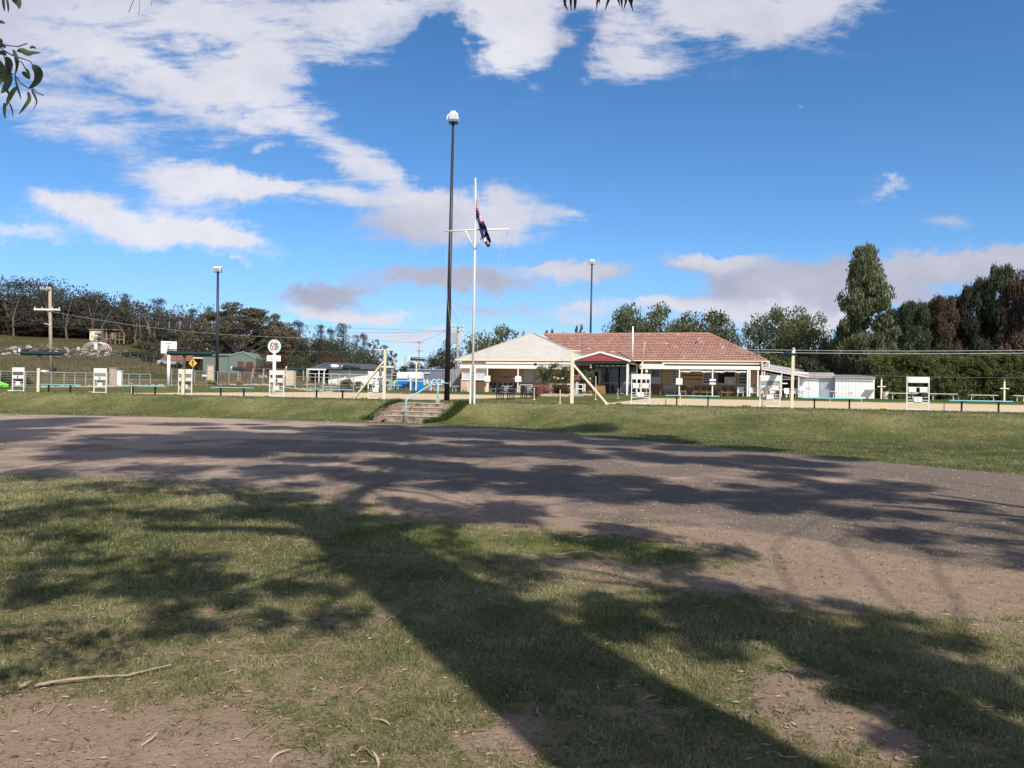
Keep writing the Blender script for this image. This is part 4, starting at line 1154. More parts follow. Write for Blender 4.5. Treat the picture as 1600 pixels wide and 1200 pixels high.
# veranda right
zr0, zr1 = Z(1100, 577.2, VP), Z(1100, 571.8, VP)
ur0, ur1 = U(999, VP), U(1187, VP)
MB().box(ur0, ur1, VP - .08, VP + .06, zr0, zr1).build('veranda_beam', white, ch, bevel=.01)
MB().box(ur0, ur1, VP + .062, VW - .03, zr1 - .1, zr1 - .02).build('veranda_roof', galv, ch)
MB().box(U(999, VP), U(1037, VP), VP + .2, VP + .4, zr1, zr1 + .16).build('upper_beam', offwhite, ch)
for px, w_ in ((1009.5, .04), (1061.5, .055), (1113.3, .06), (1168.3, .075), (1171.5, .06), (1184.2, .06)):
    a = U(px, VP); MB().box(a - w_, a + w_, VP - .05, VP + .05, ZF - .3, zr0).build('veranda_post', white, ch)
for (pa, pb) in ((1063, 1112), (1115, 1166)):   # rolled blinds with a sag
    a, b = U(pa, VP), U(pb, VP); z = zr0 - .16
    MB().tube([(a + (b - a) * k / 12, VP + .12, z - .05 * math.sin(k * .8) - .05 * (k % 3 == 0)) for k in range(13)], .095, 8).build('rolled_blind', white, ch, smooth=True)
# terracotta roof: hip end right, front slope, real tile courses
vT = VW - .55; zT = Z(1110, 563.2, vT); vRg = vT + 5.6
uRa, zR = PV(850, 522.5, vRg); uRb, _ = PV(1108, 524, vRg)
uTa, uTb = U(896, vT), U(1197.5, vT)
nc = 16; tw = .33; V_, F_, T_ = [], [], []
rt = random.Random(5)
lnrm = Vector((0, -(zR - zT), (vRg - vT))).normalized()
for k in range(nc):
    s0, s1 = k / nc, (k + 1.12) / nc
    a0 = uTa + (uRa - uTa) * s0; b0r = uTb + (uRb - uTb) * s0
    m_ = int((b0r - a0) / tw); off = (k % 2) * tw / 2
    for i in range(m_ + 1):
        x0 = a0 + i * tw + off * 0; x1_ = min(x0 + tw * .97, b0r)
        if x1_ - x0 < .05: continue
        lift0 = .085 + rt.uniform(-.012, .012); lift1 = .012
        y0, z0 = vT + (vRg - vT) * s0, zT + (zR - zT) * s0; y1, z1 = vT + (vRg - vT) * s1, zT + (zR - zT) * s1
        j = len(V_)
        V_ += [(x0, y0 + lnrm.y * lift0, z0 + lnrm.z * lift0), (x1_, y0 + lnrm.y * lift0, z0 + lnrm.z * lift0), (x1_, y1 + lnrm.y * lift1, z1 + lnrm.z * lift1), (x0, y1 + lnrm.y * lift1, z1 + lnrm.z * lift1),
               ((x0 + x1_) / 2, y0 + lnrm.y * (lift0 + .035), z0 + lnrm.z * (lift0 + .035)), ((x0 + x1_) / 2, y1 + lnrm.y * (lift1 + .03), z1 + lnrm.z * (lift1 + .03)),
               (x0, y0, z0 - .02), (x1_, y0, z0 - .02)]
        F_ += [(j, j + 4, j + 5, j + 3), (j + 4, j + 1, j + 2, j + 5), (j + 6, j + 7, j + 4, j)]
        t = min(1, max(0, rt.gauss(.46, .13) + (.3 if rt.random() < .05 else 0))); T_ += [t, t * .95, 0]  # front edges take the darkest tone: course shadows deepened in the colour
o = npmesh('roof_tiles', np.array(V_), np.array(F_), tilem, ch, tone=np.array(T_)); o['kind'] = 'stuff'
mb = MB(); ub_ = uTb
mb.add([(uTa, vT, zT - .03), (uTb, vT, zT - .03), (uRb, vRg, zR - .02), (uRa, vRg, zR - .02), (uTb, vRg + 5.6, zT - .03), (uTa, vRg + 5.6, zT - .03)], [(0, 1, 2, 3), (1, 4, 2), (3, 2, 4, 5)])
mb.build('roof_deck', M('tile_red_plain', (.36, .18, .13), .85, .15, 3), ch)
def capline(p, q, n, nm='ridge_capping'):
    mb = MB(); p, q = Vector(p), Vector(q)
    for i in range(n):
        a = p.lerp(q, i / n); b = p.lerp(q, (i + .96) / n); mb.tube([a, b], [.11, .095], 6)
    o = mb.build(nm, M(nm + '_clay_%d' % n, (.46, .25, .19), .85, .15, 2), ch); o['kind'] = 'stuff'
capline((uRa, vRg, zR + .04), (uRb, vRg, zR + .04), 60); capline((uTb, vT, zT + .03), (uRb, vRg, zR + .03), 22, 'hip_ridge_capping')
MB().box(U(905, vT), uTb + .1, vT - .13, vT - .01, zT - .11, zT + .0).build('gutter', gutterc, ch, bevel=.02)
MB().box(U(1034, vT), uTb - .5, vT - .03, vT + .0, zT - .36, zT - .20).build('fascia_strip', offwhite, ch)
MB().box(uR1 - 9, uR1 + .9, VW - .10, VW - .03, zT - .75, zT - .37).build('eave_wall', brownboard, ch)
a, z0 = PV(1087, 542, vT + 3.3); MB().tube([(a, vT + 3.3, z0 - .2), (a, vT + 3.3, z0 + .45), (a + .15, vT + 3.3, z0 + .55)], .06, 8).build('flue', darkpole, ch)
a = U(988, VW - .7); MB().tube([(a, VW - .9, Z(988, 568, VW)), (a, VW - .9, Z(988, 511, VW))], .07, 10).build('vent_pipe', white, ch, smooth=True)
a = U(904, 33.5); ap = cthing('aerial', 'thin television aerial mast standing left of the porch gable', 'aerial', a, 33.5)
z0 = ap.location.z; zt2 = Z(904, 504, 33.5) - z0
MB().tube([(0, 0, 0), (0, 0, zt2)], .018, 6).build('mast', wirelight, ap)
mb = MB(); mb.bar((-.3, 0, zt2 - .25), (.35, 0, zt2 - .1), .03)
for k in range(5): mb.bar((-.25 + .13 * k, -.25, zt2 - .22 + .03 * k), (-.25 + .13 * k, .25, zt2 - .22 + .03 * k), .015)
mb.build('dipoles', wirelight, ap)
# air conditioning unit
a0, a1 = U(1196.5, VW), U(1202, VW); ac = MB().box(a0, a1, VW - .2, VW + .15, Z(1199, 576, VW), Z(1199, 564, VW)).build('air_conditioner', white, ch, bevel=.02)
mb = MB()
for k in range(6): mb.box(a0 + .04 + (a1 - a0 - .1) * k / 6, a0 + .06 + (a1 - a0 - .1) * k / 6, VW - .215, VW - .2, Z(1199, 574, VW), Z(1199, 566, VW))
mb.build('grille', galv, ac)
# --- gable porch
vG = 33.0
gL, gR, gA = PV(894, 563.5, vG), PV(986, 565, vG), PV(938, 551, vG)
mb = MB(); nr = 6
for k in range(nr):   # red weatherboards, each a stepped lap
    t0_, t1_ = k / nr, (k + 1) / nr
    zb0 = gL[1] + (gA[1] - gL[1]) * t0_; zb1 = gL[1] + (gA[1] - gL[1]) * t1_
    l0 = gL[0] + (gA[0] - gL[0]) * t0_; r0 = gR[0] + (gA[0] - gR[0]) * t0_; l1 = gL[0] + (gA[0] - gL[0]) * t1_; r1 = gR[0] + (gA[0] - gR[0]) * t1_
    o = MB().add([(l0, vG - .035, zb0), (r0, vG - .035, zb0), (r1, vG - .005, zb1), (l1, vG - .005, zb1), (l0, vG, zb0), (r0, vG, zb0)], [(0, 1, 2, 3), (1, 0, 4, 5)]).build('gable_board', redside, ch)
for (p, q) in ((gL, gA), (gA, gR)): MB().bar((p[0], vG - .07, p[1] + .05), (q[0], vG - .07, q[1] + .05), .06, .17).build('barge_board', white, ch)
MB().add([(gL[0], vG - .1, gL[1] + .12), (gA[0], vG - .1, gA[1] + .14), (gA[0], vG + 5, gA[1] + .14), (gL[0], vG + 5, gL[1] + .12)], [(0, 1, 2, 3)]).build('porch_roof', redside, ch)
MB().add([(gR[0], vG - .1, gR[1] + .12), (gA[0], vG - .1, gA[1] + .14), (gA[0], vG + 5, gA[1] + .14), (gR[0], vG + 5, gR[1] + .12)], [(3, 2, 1, 0)]).build('porch_roof', redside, ch)
MB().box(gL[0] + .3, gR[0] - .05, vG - .02, vG + .1, gL[1] - .26, gL[1] - .02).build('porch_beam', darkpole, ch)
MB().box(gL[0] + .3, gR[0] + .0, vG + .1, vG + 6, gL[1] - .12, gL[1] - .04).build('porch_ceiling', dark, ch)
for k in range(6):
    a = U(928 + 8.5 * k, vG + .9); MB().box(a, a + .42, vG + .9, vG + .95, Z(940, 572, vG), Z(940, 570, vG)).build('light_strip', white, ch)
MB().box(U(978.5, vG), U(982, vG), vG, vG + .2, ZF - .3, gR[1] - .03).build('porch_post', white, ch)
MB().box(U(924.3, vG), U(927.6, vG), vG + .4, vG + .6, ZF - .3, gR[1] - .1).build('porch_post', black, ch)
MB().box(U(992, vG), U(994, vG), vG + 1.0, vG + 1.15, ZF - .3, gR[1] - .3).build('porch_post', white, ch)
mb = MB(); a = U(979, vG); b = U(1001, vG)   # side awning sloping down to the right
mb.add([(a, vG - .1, gR[1] + .0), (b, vG + .2, gR[1] - .45), (b, vG + 1.4, gR[1] - .40), (a, vG + 1.4, gR[1] + .1), (a, vG - .1, gR[1] - .12), (b, vG + .2, gR[1] - .55), (b, vG + 1.4, gR[1] - .5), (a, vG + 1.4, gR[1] - .02)],
       [(0, 1, 2, 3), (7, 6, 5, 4), (0, 4, 5, 1), (1, 5, 6, 2), (2, 6, 7, 3), (3, 7, 4, 0)]); mb.build('side_awning', brownwood, ch)
# glazed porch front behind
vQ = VW + .1
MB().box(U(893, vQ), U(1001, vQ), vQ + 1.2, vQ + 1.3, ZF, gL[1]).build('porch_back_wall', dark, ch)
for (pa, pb) in ((942, 953), (954, 966), (969, 982), (983, 996)):
    window(ch, U(pa, vQ), U(pb, vQ), vQ, Z(960, 598, vQ), Z(960, 574, vQ), fm=steel, bars=(1, 1), fr=.05)
    window(ch, U(pa, vQ), U(pb, vQ), vQ, ZF + .05, Z(960, 599.5, vQ), fm=steel, bars=(1, 1), fr=.05, nm='glazed_door')
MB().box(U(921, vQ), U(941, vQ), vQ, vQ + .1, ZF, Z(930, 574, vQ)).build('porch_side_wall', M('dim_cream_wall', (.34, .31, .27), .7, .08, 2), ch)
MB().box(U(924, vQ), U(934, vQ), vQ - .05, vQ - .01, ZF, Z(930, 581, vQ)).build('door', dark, ch)
mb = MB(); mb.box(U(923, vQ), U(924, vQ), vQ - .06, vQ - .01, ZF, Z(930, 580, vQ)); mb.box(U(936, vQ), U(938, vQ), vQ - .06, vQ - .01, ZF, Z(930, 580, vQ)); mb.box(U(923, vQ), U(938, vQ), vQ - .065, vQ - .012, Z(930, 580, vQ), Z(930, 578.5, vQ))
mb.build('door_frame', offwhite, ch)
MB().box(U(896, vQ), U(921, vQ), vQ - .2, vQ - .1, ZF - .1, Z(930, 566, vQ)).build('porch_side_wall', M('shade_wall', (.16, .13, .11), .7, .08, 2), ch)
MB().tube([(U(922, vG), vG + .2, Z(922, 572, vG)), (U(922, vG), vG + .2, Z(922, 569, vG))], .09, 8).build('porch_lamp', offwhite, ch)
MB().tube([(U(922, vG), vG + .2, Z(922, 575, vG)), (U(922, vG), vG + .2, Z(922, 573.2, vG))], .09, 8).build('porch_lamp', offwhite, ch)

# number boards on slim rods in front of the veranda posts
BB = [(761.5, 596.3, 587, 'blank white number board on the first left veranda post', 0), (809.3, 596.8, 587.6, 'white number board with side tabs beside the veranda window', 0), (1061.2, 601, 591, 'blank white number board on the right veranda near the benches', 0), (1113.5, 600.8, 592.2, 'white number board with holes on the middle right veranda post', 1), (904, 588.0, 585.4, 'narrow white board across the roses by the braced post', 2)]
for px, pb, pt_, lab, k in BB:
    v = VP - .12; u = U(px, v); t = cthing('number_board', lab, 'board', u, v, z=Z(px, pb, v), group='white number boards in front of the veranda')
    hgt = Z(px, pt_, v) - Z(px, pb, v)
    if k == 0: MB().box(-.30, .30, -.03, .02, 0, hgt).build('board', white, t, bevel=.01)
    elif k == 2: MB().box(-.6, .55, -.03, .02, 0, .13).build('board', white, t, bevel=.01)
    else:
        MB().box(-.28, .28, -.03, .02, 0, hgt * .38).build('board', white, t); MB().box(-.28, .28, -.03, .02, hgt * .62, hgt).build('board', white, t)
        MB().box(-.05, .05, -.035, .02, hgt * .3, hgt * .8).build('hook', steel, t)
    if px == 809.3: MB().box(.30, .38, -.02, 0, hgt * .1, hgt * .35).build('tab', white, t); MB().box(.30, .36, -.02, 0, hgt * .6, hgt * .8).build('tab', white, t)
# cream pole with small arm lamp rising above the porch scoreboard
v = 31.5; u = U(1001, v); t = cthing('lamp_pole', 'slim cream pole with a short curved lamp arm between porch and veranda', 'lamp post', u, v)
zz0 = t.location.z; q = lambda px, py: (U(px, v) - u, 0, Z(px, py, v) - zz0)
MB().bar((0, 0, 0), q(1003.5, 565), .13, .13).build('post', cream, t)
MB().tube([q(1003.5, 565), q(1005.5, 540), q(1007.5, 536), q(1010, 534.5)], .035, 8).build('arm', cream, t, smooth=True)
MB().bar(q(1009, 534.8), q(1018, 535.8), .16, .05).build('lamp_head', brownwood, t)
v = VP - .4; u = U(1009.8, v); t = cthing('globe_lamp', 'small white globe lamp on a slim white pole at the veranda edge', 'lamp', u, v)
MB().tube([(0, 0, 0), (0, 0, Z(1010, 577, v) - t.location.z)], .03, 8).build('pole', white, t)
mb = MB(); zc = Z(1010, 580.5, v) - t.location.z; mb.tube([(0, -.04, zc - .15), (0, -.04, zc - .09), (0, -.04, zc), (0, -.04, zc + .09), (0, -.04, zc + .15)], [.04, .12, .15, .12, .04], 12); mb.build('globe', white, t, smooth=True)

# ---------------------------------------------------------------- furniture
def wood_chair(u, v, lab, mt=timber, seat=brownwood, w_=.27, grp='timber armchairs on the veranda', dark_=False):
    t = cthing('chair', lab, 'chair', u, v, z=ZF, group=grp)
    for sx in (-1, 1):
        for sy in (-1, 1): MB().box(sx * w_ - .025, sx * w_ + .025, sy * .24 - .025, sy * .24 + .025, 0, .63 if sy < 0 else .92).build('leg', mt, t)
        MB().box(sx * w_ - .035, sx * w_ + .035, -.28, .22, .63, .66).build('armrest', mt, t)
    MB().box(-w_ + .03, w_ - .03, -.26, .22, .40, .47).build('seat', seat, t, bevel=.015)
    MB().box(-w_ + .03, w_ - .03, .22, .26, .52, .92).build('backrest', seat, t, bevel=.015)
    MB().box(-w_, w_, -.27, -.24, .30, .36).build('seat_rail', mt, t)
    return t


CHL = ['armchair at the left end of the right veranda by the number board', 'armchair right of the first veranda table', 'second armchair right of the first veranda table', 'armchair just left of the second veranda table', 'armchair right of the second veranda table', 'last armchair before the veranda windows end']
c0 = remember(wood_chair(U(1067, VW - 1), VW - 1.0, 'timber ' + CHL[0]))
for px, lab in zip((1089, 1100, 1109.5, 1132, 1144), CHL[1:]):
    u = U(px, VW - 1); x, y = c2w(u, VW - 1.0); dup(c0, (x, y, ZF), -A, 'timber ' + lab)
def table(px, wd, lab, mt, top, h=.74, v=None, dp=.6):
    v = v or VW - .9; u = U(px, v); t = cthing('table', lab, 'table', u, v, z=ZF)
    for sx in (-1, 1):
        for sy in (-1, 1): MB().box(sx * (wd / 2 - .05) - .03, sx * (wd / 2 - .05) + .03, sy * (dp / 2 - .05) - .03, sy * (dp / 2 - .05) + .03, 0, h - .05).build('leg', mt, t)
    MB().box(-wd / 2, wd / 2, -dp / 2, dp / 2, h - .05, h).build('tabletop', top, t, bevel=.01); return t
for px, lab in ((1077.5, 'small dark timber table between the first two veranda armchairs'), (1119, 'small dark timber table under the right veranda windows')):
    t = table(px, .65, lab, brownwood, brownwood)
    b = MB().tube([(0, 0, 0), (0, 0, .03), (0, 0, .09)], [.05, .07, .04], 8).build('ashtray', white, smooth=True); b.location = Vector(t.location) + Vector((0, 0, .74)); tag(b, 'small white bowl on the ' + ('left' if px < 1100 else 'right') + ' veranda table', 'bowl')
t = table(1025, 1.0, 'tall honey timber table left of the veranda wall beneath the window poster', timber, timber, h=1.05, dp=.5)
MB().box(-.42, .42, .10, .14, .2, 1.0).build('back_panel', brownwood, t)
# aluminium slatted bench against the wall
def slat_bench(pa, pb, v, lab, m_=steel, z=None, back=True, h=.45, grp='slatted benches by the buildings', lm=None):
    ua, ub = U(pa, v), U(pb, v); u = (ua + ub) / 2; w2 = (ub - ua) / 2
    t = cthing('slat_bench', lab, 'bench', u, v, z=z, group=grp)
    for k in range(2): MB().box(-w2, w2, -.2 + .21 * k, -.02 + .21 * k, h - .04, h).build('seat_slat', m_, t)
    if back:
        for k in range(2): MB().box(-w2, w2, .26, .29, h + .17 + .2 * k, h + .27 + .2 * k).build('back_slat', m_, t)
    for s in (-1, 1):
        x = s * (w2 - .3); mb = MB(); mb.bar((x, 0, 0), (x, 0, h - .04), .05); mb.bar((x - s * .28, 0, h - .06), (x, 0, h - .25), .04)
        if back: mb.bar((x, .24, h - .04), (x, .25, h + .5), .04); mb.bar((x, 0, h - .08), (x, .24, h - .02), .04)
        mb.build('leg', lm or m_, t)
    return t


slat_bench(1035, 1060, VW - .7, 'long grey slatted bench against the brown weatherboards', z=ZF)
slat_bench(1149.5, 1167, VW - .7, 'grey slatted bench at the right end of the veranda', z=ZF)
blackvinyl = M('black_vinyl', (.02, .018, .022), .5, .1, 3)
b0c = remember(wood_chair(U(756.5, VW - .9), VW - .9, 'black stacking chair nearest the white window bay', mt=steel, seat=blackvinyl, w_=.21, grp='row of black chairs on the left veranda'))
for k, lab in enumerate(('second black chair from the window bay', 'third black chair from the window bay, right of the post', 'middle black chair of the left veranda row', 'fifth black chair from the window bay', 'sixth black chair from the window bay', 'last black chair in the row by the dark wall strip')):
    u = U(764.5 + 8.0 * k, VW - .9); x, y = c2w(u, VW - .9); dup(b0c, (x, y, ZF), -A, lab)
# red plastic cloth / table before chairs at left, white fence rails and arch in the rose bed
t = cthing('white_easel', 'white folding timber stand leaning at the left veranda pier', 'stand', U(729, VP - .6), VP - .6)
for s in (-1, 1): MB().bar((s * .35, -.3 * s, 0), (s * .05, 0, .95), .05).build('leg', cream, t)
MB().bar((-.25, 0, .5), (.3, 0, .9), .04).build('brace', cream, t)
t = table(814 + 8, 1.3, 'white rail table right of the second number board', white, white, h=.8, v=VP + .4, dp=.5)
# park benches on the lawn: black ends, grey slats
def park_bench(pa, pb, py, v, lab):
    ua, ub = U(pa, v), U(pb, v); t = cthing('park_bench', lab, 'bench', (ua + ub) / 2, v, group='black ended park benches on the lawn'); w2 = (ub - ua) / 2
    for s in (-1, 1):
        mb = MB(); x = s * w2; xx = .16 if True else 0
        mb.box(x - .16, x - .11, -.25, -.20, 0, .62); mb.box(x + .11, x + .16, .2, .25, 0, .80); mb.box(x - .16, x + .16, -.25, .25, .36, .42); mb.box(x - .16, x + .16, -.27, .22, .60, .65)
        mb.box(x - .14, x + .14, .2, .25, .72, .80); mb.bar((x - .13, -.2, .40), (x + .13, .2, .62), .05); mb.box(x + .11, x + .16, -.25, -.2, 0, .62); mb.box(x - .16, x - .11, .2, .25, 0, .78)
        mb.build('end_frame', black, t)
    for k in range(4): MB().box(-w2, w2, -.2 + .11 * k, -.11 + .11 * k, .43, .46).build('seat_slat', steel, t)
    for k in range(3): MB().box(-w2, w2, .22 + .01 * k, .25 + .01 * k, .54 + .11 * k, .63 + .11 * k).build('back_slat', steel, t)


park_bench(781.5, 798.5, 625, 5.5, 'black ended park bench on the lawn right of the flagpole')
park_bench(818.5, 834, 623, 11.5, 'black ended park bench on the lawn beside the pink shrub')

# yellow timber fence and bits at the porch
t = cthing('timber_screen', 'honey timber low screen in front of the porch door', 'screen', U(925, VP), VP, z=ZF - .05)
for k in range(8): MB().box(-.75 + .2 * k, -.62 + .2 * k, -.02, .02, 0, 1.0).build('board', timber, t)
MB().box(-.95, .95, -.05, -.021, .80, .92).build('rail', plank, t); MB().box(-.95, .95, -.05, -.021, .35, .45).build('rail', plank, t)
t = cthing('planter', 'tall brown timber planter box right of the porch screen', 'planter', U(939, VP - .3), VP - .3, z=ZF - .05)
for k in range(5): MB().box(-.42 + .17 * k, -.26 + .17 * k, -.25, .25, 0, .85).build('board', timber, t)
MB().box(-.46, .46, -.29, .29, .851, .90).build('rim', brownwood, t)
t = cthing('letterbox_house', 'white post holding a little red roofed box among the roses', 'birdhouse', U(901.5, 31), 31, group=None)
MB().box(-.10, -.02, -.04, .04, 0, 1.25).build('post', white, t); MB().box(.05, .12, -.04, .04, 0, 1.25).build('post', white, t); MB().box(-.15, .17, -.12, .12, 1.25, 1.4).build('box', brownwood, t)
MB().prism([(-.27, 1.38), (.29, 1.38), (.12, 1.68), (-.12, 1.68)], -.2, .2).build('roof', redside, t)
t = cthing('rose_bed_rail', 'white two rail fence standing behind the rose bed', 'fence', U(878, 31.6), 31.6)
for px in (859, 861.5, 898, 911, 914): MB().box(U(px, 31.6) - U(878, 31.6) - .05, U(px, 31.6) - U(878, 31.6) + .05, -.04, .04, 0, 1.02).build('post', white, t)
for z in (.92, .5): MB().box(U(861, 31.6) - U(878, 31.6), U(912, 31.6) - U(878, 31.6), -.06, -.041, z, z + .09).build('rail', white, t)

# ---------------------------------------------------------------- lean-to and sheds at the right
vS = 36.2
ln = thing('lean_to', 'open grey skillion shelter joined to the right end of the clubhouse', 'shelter', (hx, hy, 0), -A)
mb = MB(); a, za = PV(1189, 574, vS); b, zb_ = PV(1262, 586.5, vS); n = 22
for i in range(n):
    x0 = a + (b - a) * i / n; x1_ = a + (b - a) * (i + 1) / n; z0 = za + (zb_ - za) * i / n; z1 = za + (zb_ - za) * (i + 1) / n
    mb.add([(x0, vS - 1.0, z0 - .1), (x1_, vS - 1.0, z1 - .1), (x1_, vS + 5, z1 + .6), (x0, vS + 5, z0 + .6), ((x0 + x1_) / 2, vS - 1.0, (z0 + z1) / 2 - .06), ((x0 + x1_) / 2, vS + 5, (z0 + z1) / 2 + .64)], [(0, 4, 5, 3), (4, 1, 2, 5)])
mb.build('roof', M('lean_to_roof', (.50, .47, .46), .6, .1, 2), ln)
MB().bar((a, vS - 1.0, za - .17), (b, vS - 1.0, zb_ - .17), .05, .12).build('front_beam', offwhite, ln); MB().bar((a, vS - .6, za - .45), (b - 1, vS - .6, zb_ - .35), .05, .08).build('rafter', offwhite, ln)
for px in (1194, 1221, 1248): p = U(px, vS - .9); MB().box(p - .05, p + .05, vS - .95, vS - .85, ZF - .35, Z(px, 580, vS)).build('post', offwhite, ln)
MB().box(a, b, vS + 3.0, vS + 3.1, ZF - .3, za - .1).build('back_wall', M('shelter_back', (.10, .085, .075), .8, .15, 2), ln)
for (py, pa, pb) in ((592.5, 1212, 1240), (582.5, 1222, 1262), (599, 1221, 1230)): MB().box(U(pa, vS), U(pb, vS), vS - .5, vS - .45, Z(pa, py + 1, vS), Z(pa, py - .8, vS)).build('rail', white, ln)
MB().box(U(1206, vS), U(1217, vS), vS + .5, vS + .6, ZF - .2, Z(1210, 585, vS)).build('side_panel', paleglass, ln); MB().box(U(1194, vS), U(1200, vS), vS + .1, vS + .2, Z(1197, 588, vS), Z(1197, 583, vS)).build('meter_box', offwhite, ln)
MB().box(U(1188, vS), U(1205, vS), vS - .3, vS - .22, ZF + .0, Z(1197, 596, vS)).build('side_panel', M('tan_panel', (.42, .32, .25), .7, .1, 3), ln)


def plastic_chair(px, v, lab, rz=0.0):
    u = U(px, v); t = cthing('plastic_chair', lab, 'chair', u, v, z=ZF - .1, rz=rz, group='white plastic chairs under the lean-to')
    for sx in (-1, 1):
        for sy in (-1, 1): MB().bar((sx * .27, sy * .25, 0), (sx * .22, sy * .2, .42), .04).build('leg', white, t)
        MB().tube([(sx * .26, -.24, .42), (sx * .27, -.22, .64), (sx * .27, .2, .66)], .02, 6).build('armrest', white, t)
    MB().box(-.25, .25, -.25, .22, .42, .45).build('seat', white, t, bevel=.01)
    for k in range(4): MB().bar((-.18 + .12 * k, .21, .45), (-.20 + .13 * k, .30, .88), .085, .015).build('back_slat', white, t)
    MB().box(-.25, .25, .27, .31, .86, .92).build('top_rail', white, t)
    return t


for k, (px, v, lab) in enumerate(((1157, VP + .5, 'white plastic chair inside the right end of the veranda'), (1178, VP + .9, 'white plastic chair in front of the sunlit cream end wall'), (1190, VP + .3, 'white plastic chair just outside the veranda corner'), (1208, VP + .4, 'white plastic chair partly behind the grey backed scoreboard'), (1231, VP + .3, 'white plastic chair beside the tall cream camera post'), (1244, VP + .8, 'white plastic chair between the camera post and shed'))):
    plastic_chair(px, v, lab, rz=.3 * math.sin(k * 2))
t = table(1217, 1.5, 'white plastic table under the lean-to behind the scoreboard', white, white, h=.72, v=VP + 1.2, dp=.8)
# first shed: double doors + grey corrugated side, dark lean roof
s1 = thing('garden_shed', 'white shed with double doors and grey corrugated side section', 'shed', (hx, hy, 0), -A)
v = 35.8; a, b, c = U(1247, v), U(1280, v), U(1305, v); zt1 = Z(1265, 589.5, v)
MB().box(a, b, v, v + 3, ZF - .4, zt1).build('wall', shedwhite, s1)
for (p, q) in ((a + .12, (a + b) / 2 - .01), ((a + b) / 2 + .01, b - .08)):
    d = MB().box(p, q, v - .05, v - .012, ZF - .15, zt1 - .16).build('door', shedwhite, s1, bevel=.01)
    MB().box(q - .14 if p < (a + b) / 2 - .5 else p + .06, q - .08 if p < (a + b) / 2 - .5 else p + .12, v - .08, v - .051, 1.75, 1.95).build('handle', steel, d)
mb = MB(); n = 14
for i in range(n):
    x0 = b + (c - b) * i / n; x1_ = b + (c - b) * (i + 1) / n
    mb.add([(x0, v - .01, ZF - .3), ((x0 + x1_) / 2, v - .07, ZF - .3), (x1_, v - .01, ZF - .3), (x1_, v - .01, zt1), ((x0 + x1_) / 2, v - .07, zt1), (x0, v - .01, zt1)], [(0, 1, 4, 5), (1, 2, 3, 4)])
mb.build('corrugated_wall', shedgrey, s1)
def roofsheet(parent, pa, pya, pb, pyb, v, depth, rise, m_, n=18):
    a, za = PV(pa, pya, v); b, zb = PV(pb, pyb, v); mb = MB()
    for i in range(n):
        x0 = a + (b - a) * i / n; x1_ = a + (b - a) * (i + 1) / n; z0 = za + (zb - za) * i / n; z1 = za + (zb - za) * (i + 1) / n
        mb.add([(x0, v - .25, z0), (x1_, v - .25, z1), (x1_, v + depth, z1 + rise), (x0, v + depth, z0 + rise), ((x0 + x1_) / 2, v - .25, (z0 + z1) / 2 + .05), ((x0 + x1_) / 2, v + depth, (z0 + z1) / 2 + rise + .05)], [(0, 4, 5, 3), (4, 1, 2, 5)])
    mb.bar((a, v - .28, za - .04), (b, v - .28, zb - .04), .05, .09)
    return mb.build('roof', m_, parent)
roofsheet(s1, 1244, 588.5, 1306, 589.5, v, 1.6, .42, M('rusty_shed_roof', (.46, .43, .43), .6, .12, 3, col2=(.30, .24, .22)))
s2 = thing('white_shed', 'taller plain white clad shed in front of the hedge end', 'shed', (hx, hy, 0), -A)
v = 35.3; a, b, c = U(1305, v), U(1342, v), U(1366.5, v); zt2 = Z(1330, 590, v)
mb = MB(); n = 7
for i in range(n): MB().box(a + (b - a) * i / n + .012, a + (b - a) * (i + 1) / n - .012, v - .03, v, ZF - .4, zt2).build('wall_panel', shedwhite, s2)
MB().box(a, c, v + .002, v + 3, ZF - .4, zt2 - .02).build('wall', shedwhite, s2)
MB().box(b + .02, c, v - .02, v, ZF - .4, zt2).build('wall_panel', white, s2)
roofsheet(s2, 1303, 588.6, 1368, 589.5, v, 3.0, .22, M('grey_shed_roof', (.33, .33, .35), .6, .12, 3))
# far white benches along the back of the right green
for (pa, pb, lab, h) in ((1297, 1336, 'white trestle bench in front of the white clad shed', .62), (1389, 1433, 'white bench left of the hedge scoreboard', .55), (1452, 1496, 'white bench just right of the hedge scoreboard', .55), (1531, 1577, 'white bench in front of the hedge beside the shelf post', .5), (1608, 1650, 'white bench cut off by the right picture edge', .5)):
    slat_bench(pa if pa != 1531 else 1512, pb if pb != 1577 else 1559, 34.0, lab, m_=white, back=False, h=h, grp='white benches along the far side of the greens')
slat_bench(1583, 1606, 34.0, 'short white bench at the far right edge', m_=white, back=False, h=.5, grp='white benches along the far side of the greens')
slat_bench(1238, 1259, 34.3, 'grey trestle bench in front of the shed double doors', m_=steel, back=False, h=.6, grp='white benches along the far side of the greens')
slat_bench(462, 490, 33.6, 'pale bench on the far bank left of the grey shrub', m_=offwhite, back=False, h=.5, grp='white benches along the far side of the greens')
slat_bench(503, 532, 33.7, 'pale bench on the far bank between shelf post and bench', m_=offwhite, back=False, h=.5, grp='white benches along the far side of the greens')
slat_bench(703, 717, 34.6, 'white bench in front of the grey container end', m_=offwhite, back=False, h=.55, grp='white benches along the far side of the greens')
slat_bench(604, 627, 34.2, 'white bench left of the blue portable toilets', m_=offwhite, back=False, h=.55, grp='white benches along the far side of the greens')
t = cthing('bin', 'small pale bin at the right end of the white hedge bench', 'bin', U(1384.5, 34.3), 34.3)
MB().tube([(0, 0, 0), (0, 0, .62)], [.2, .24], 12).build('body', offwhite, t, smooth=False); MB().tube([(0, 0, .62), (0, 0, .67)], .26, 12).build('lid', steel, t)

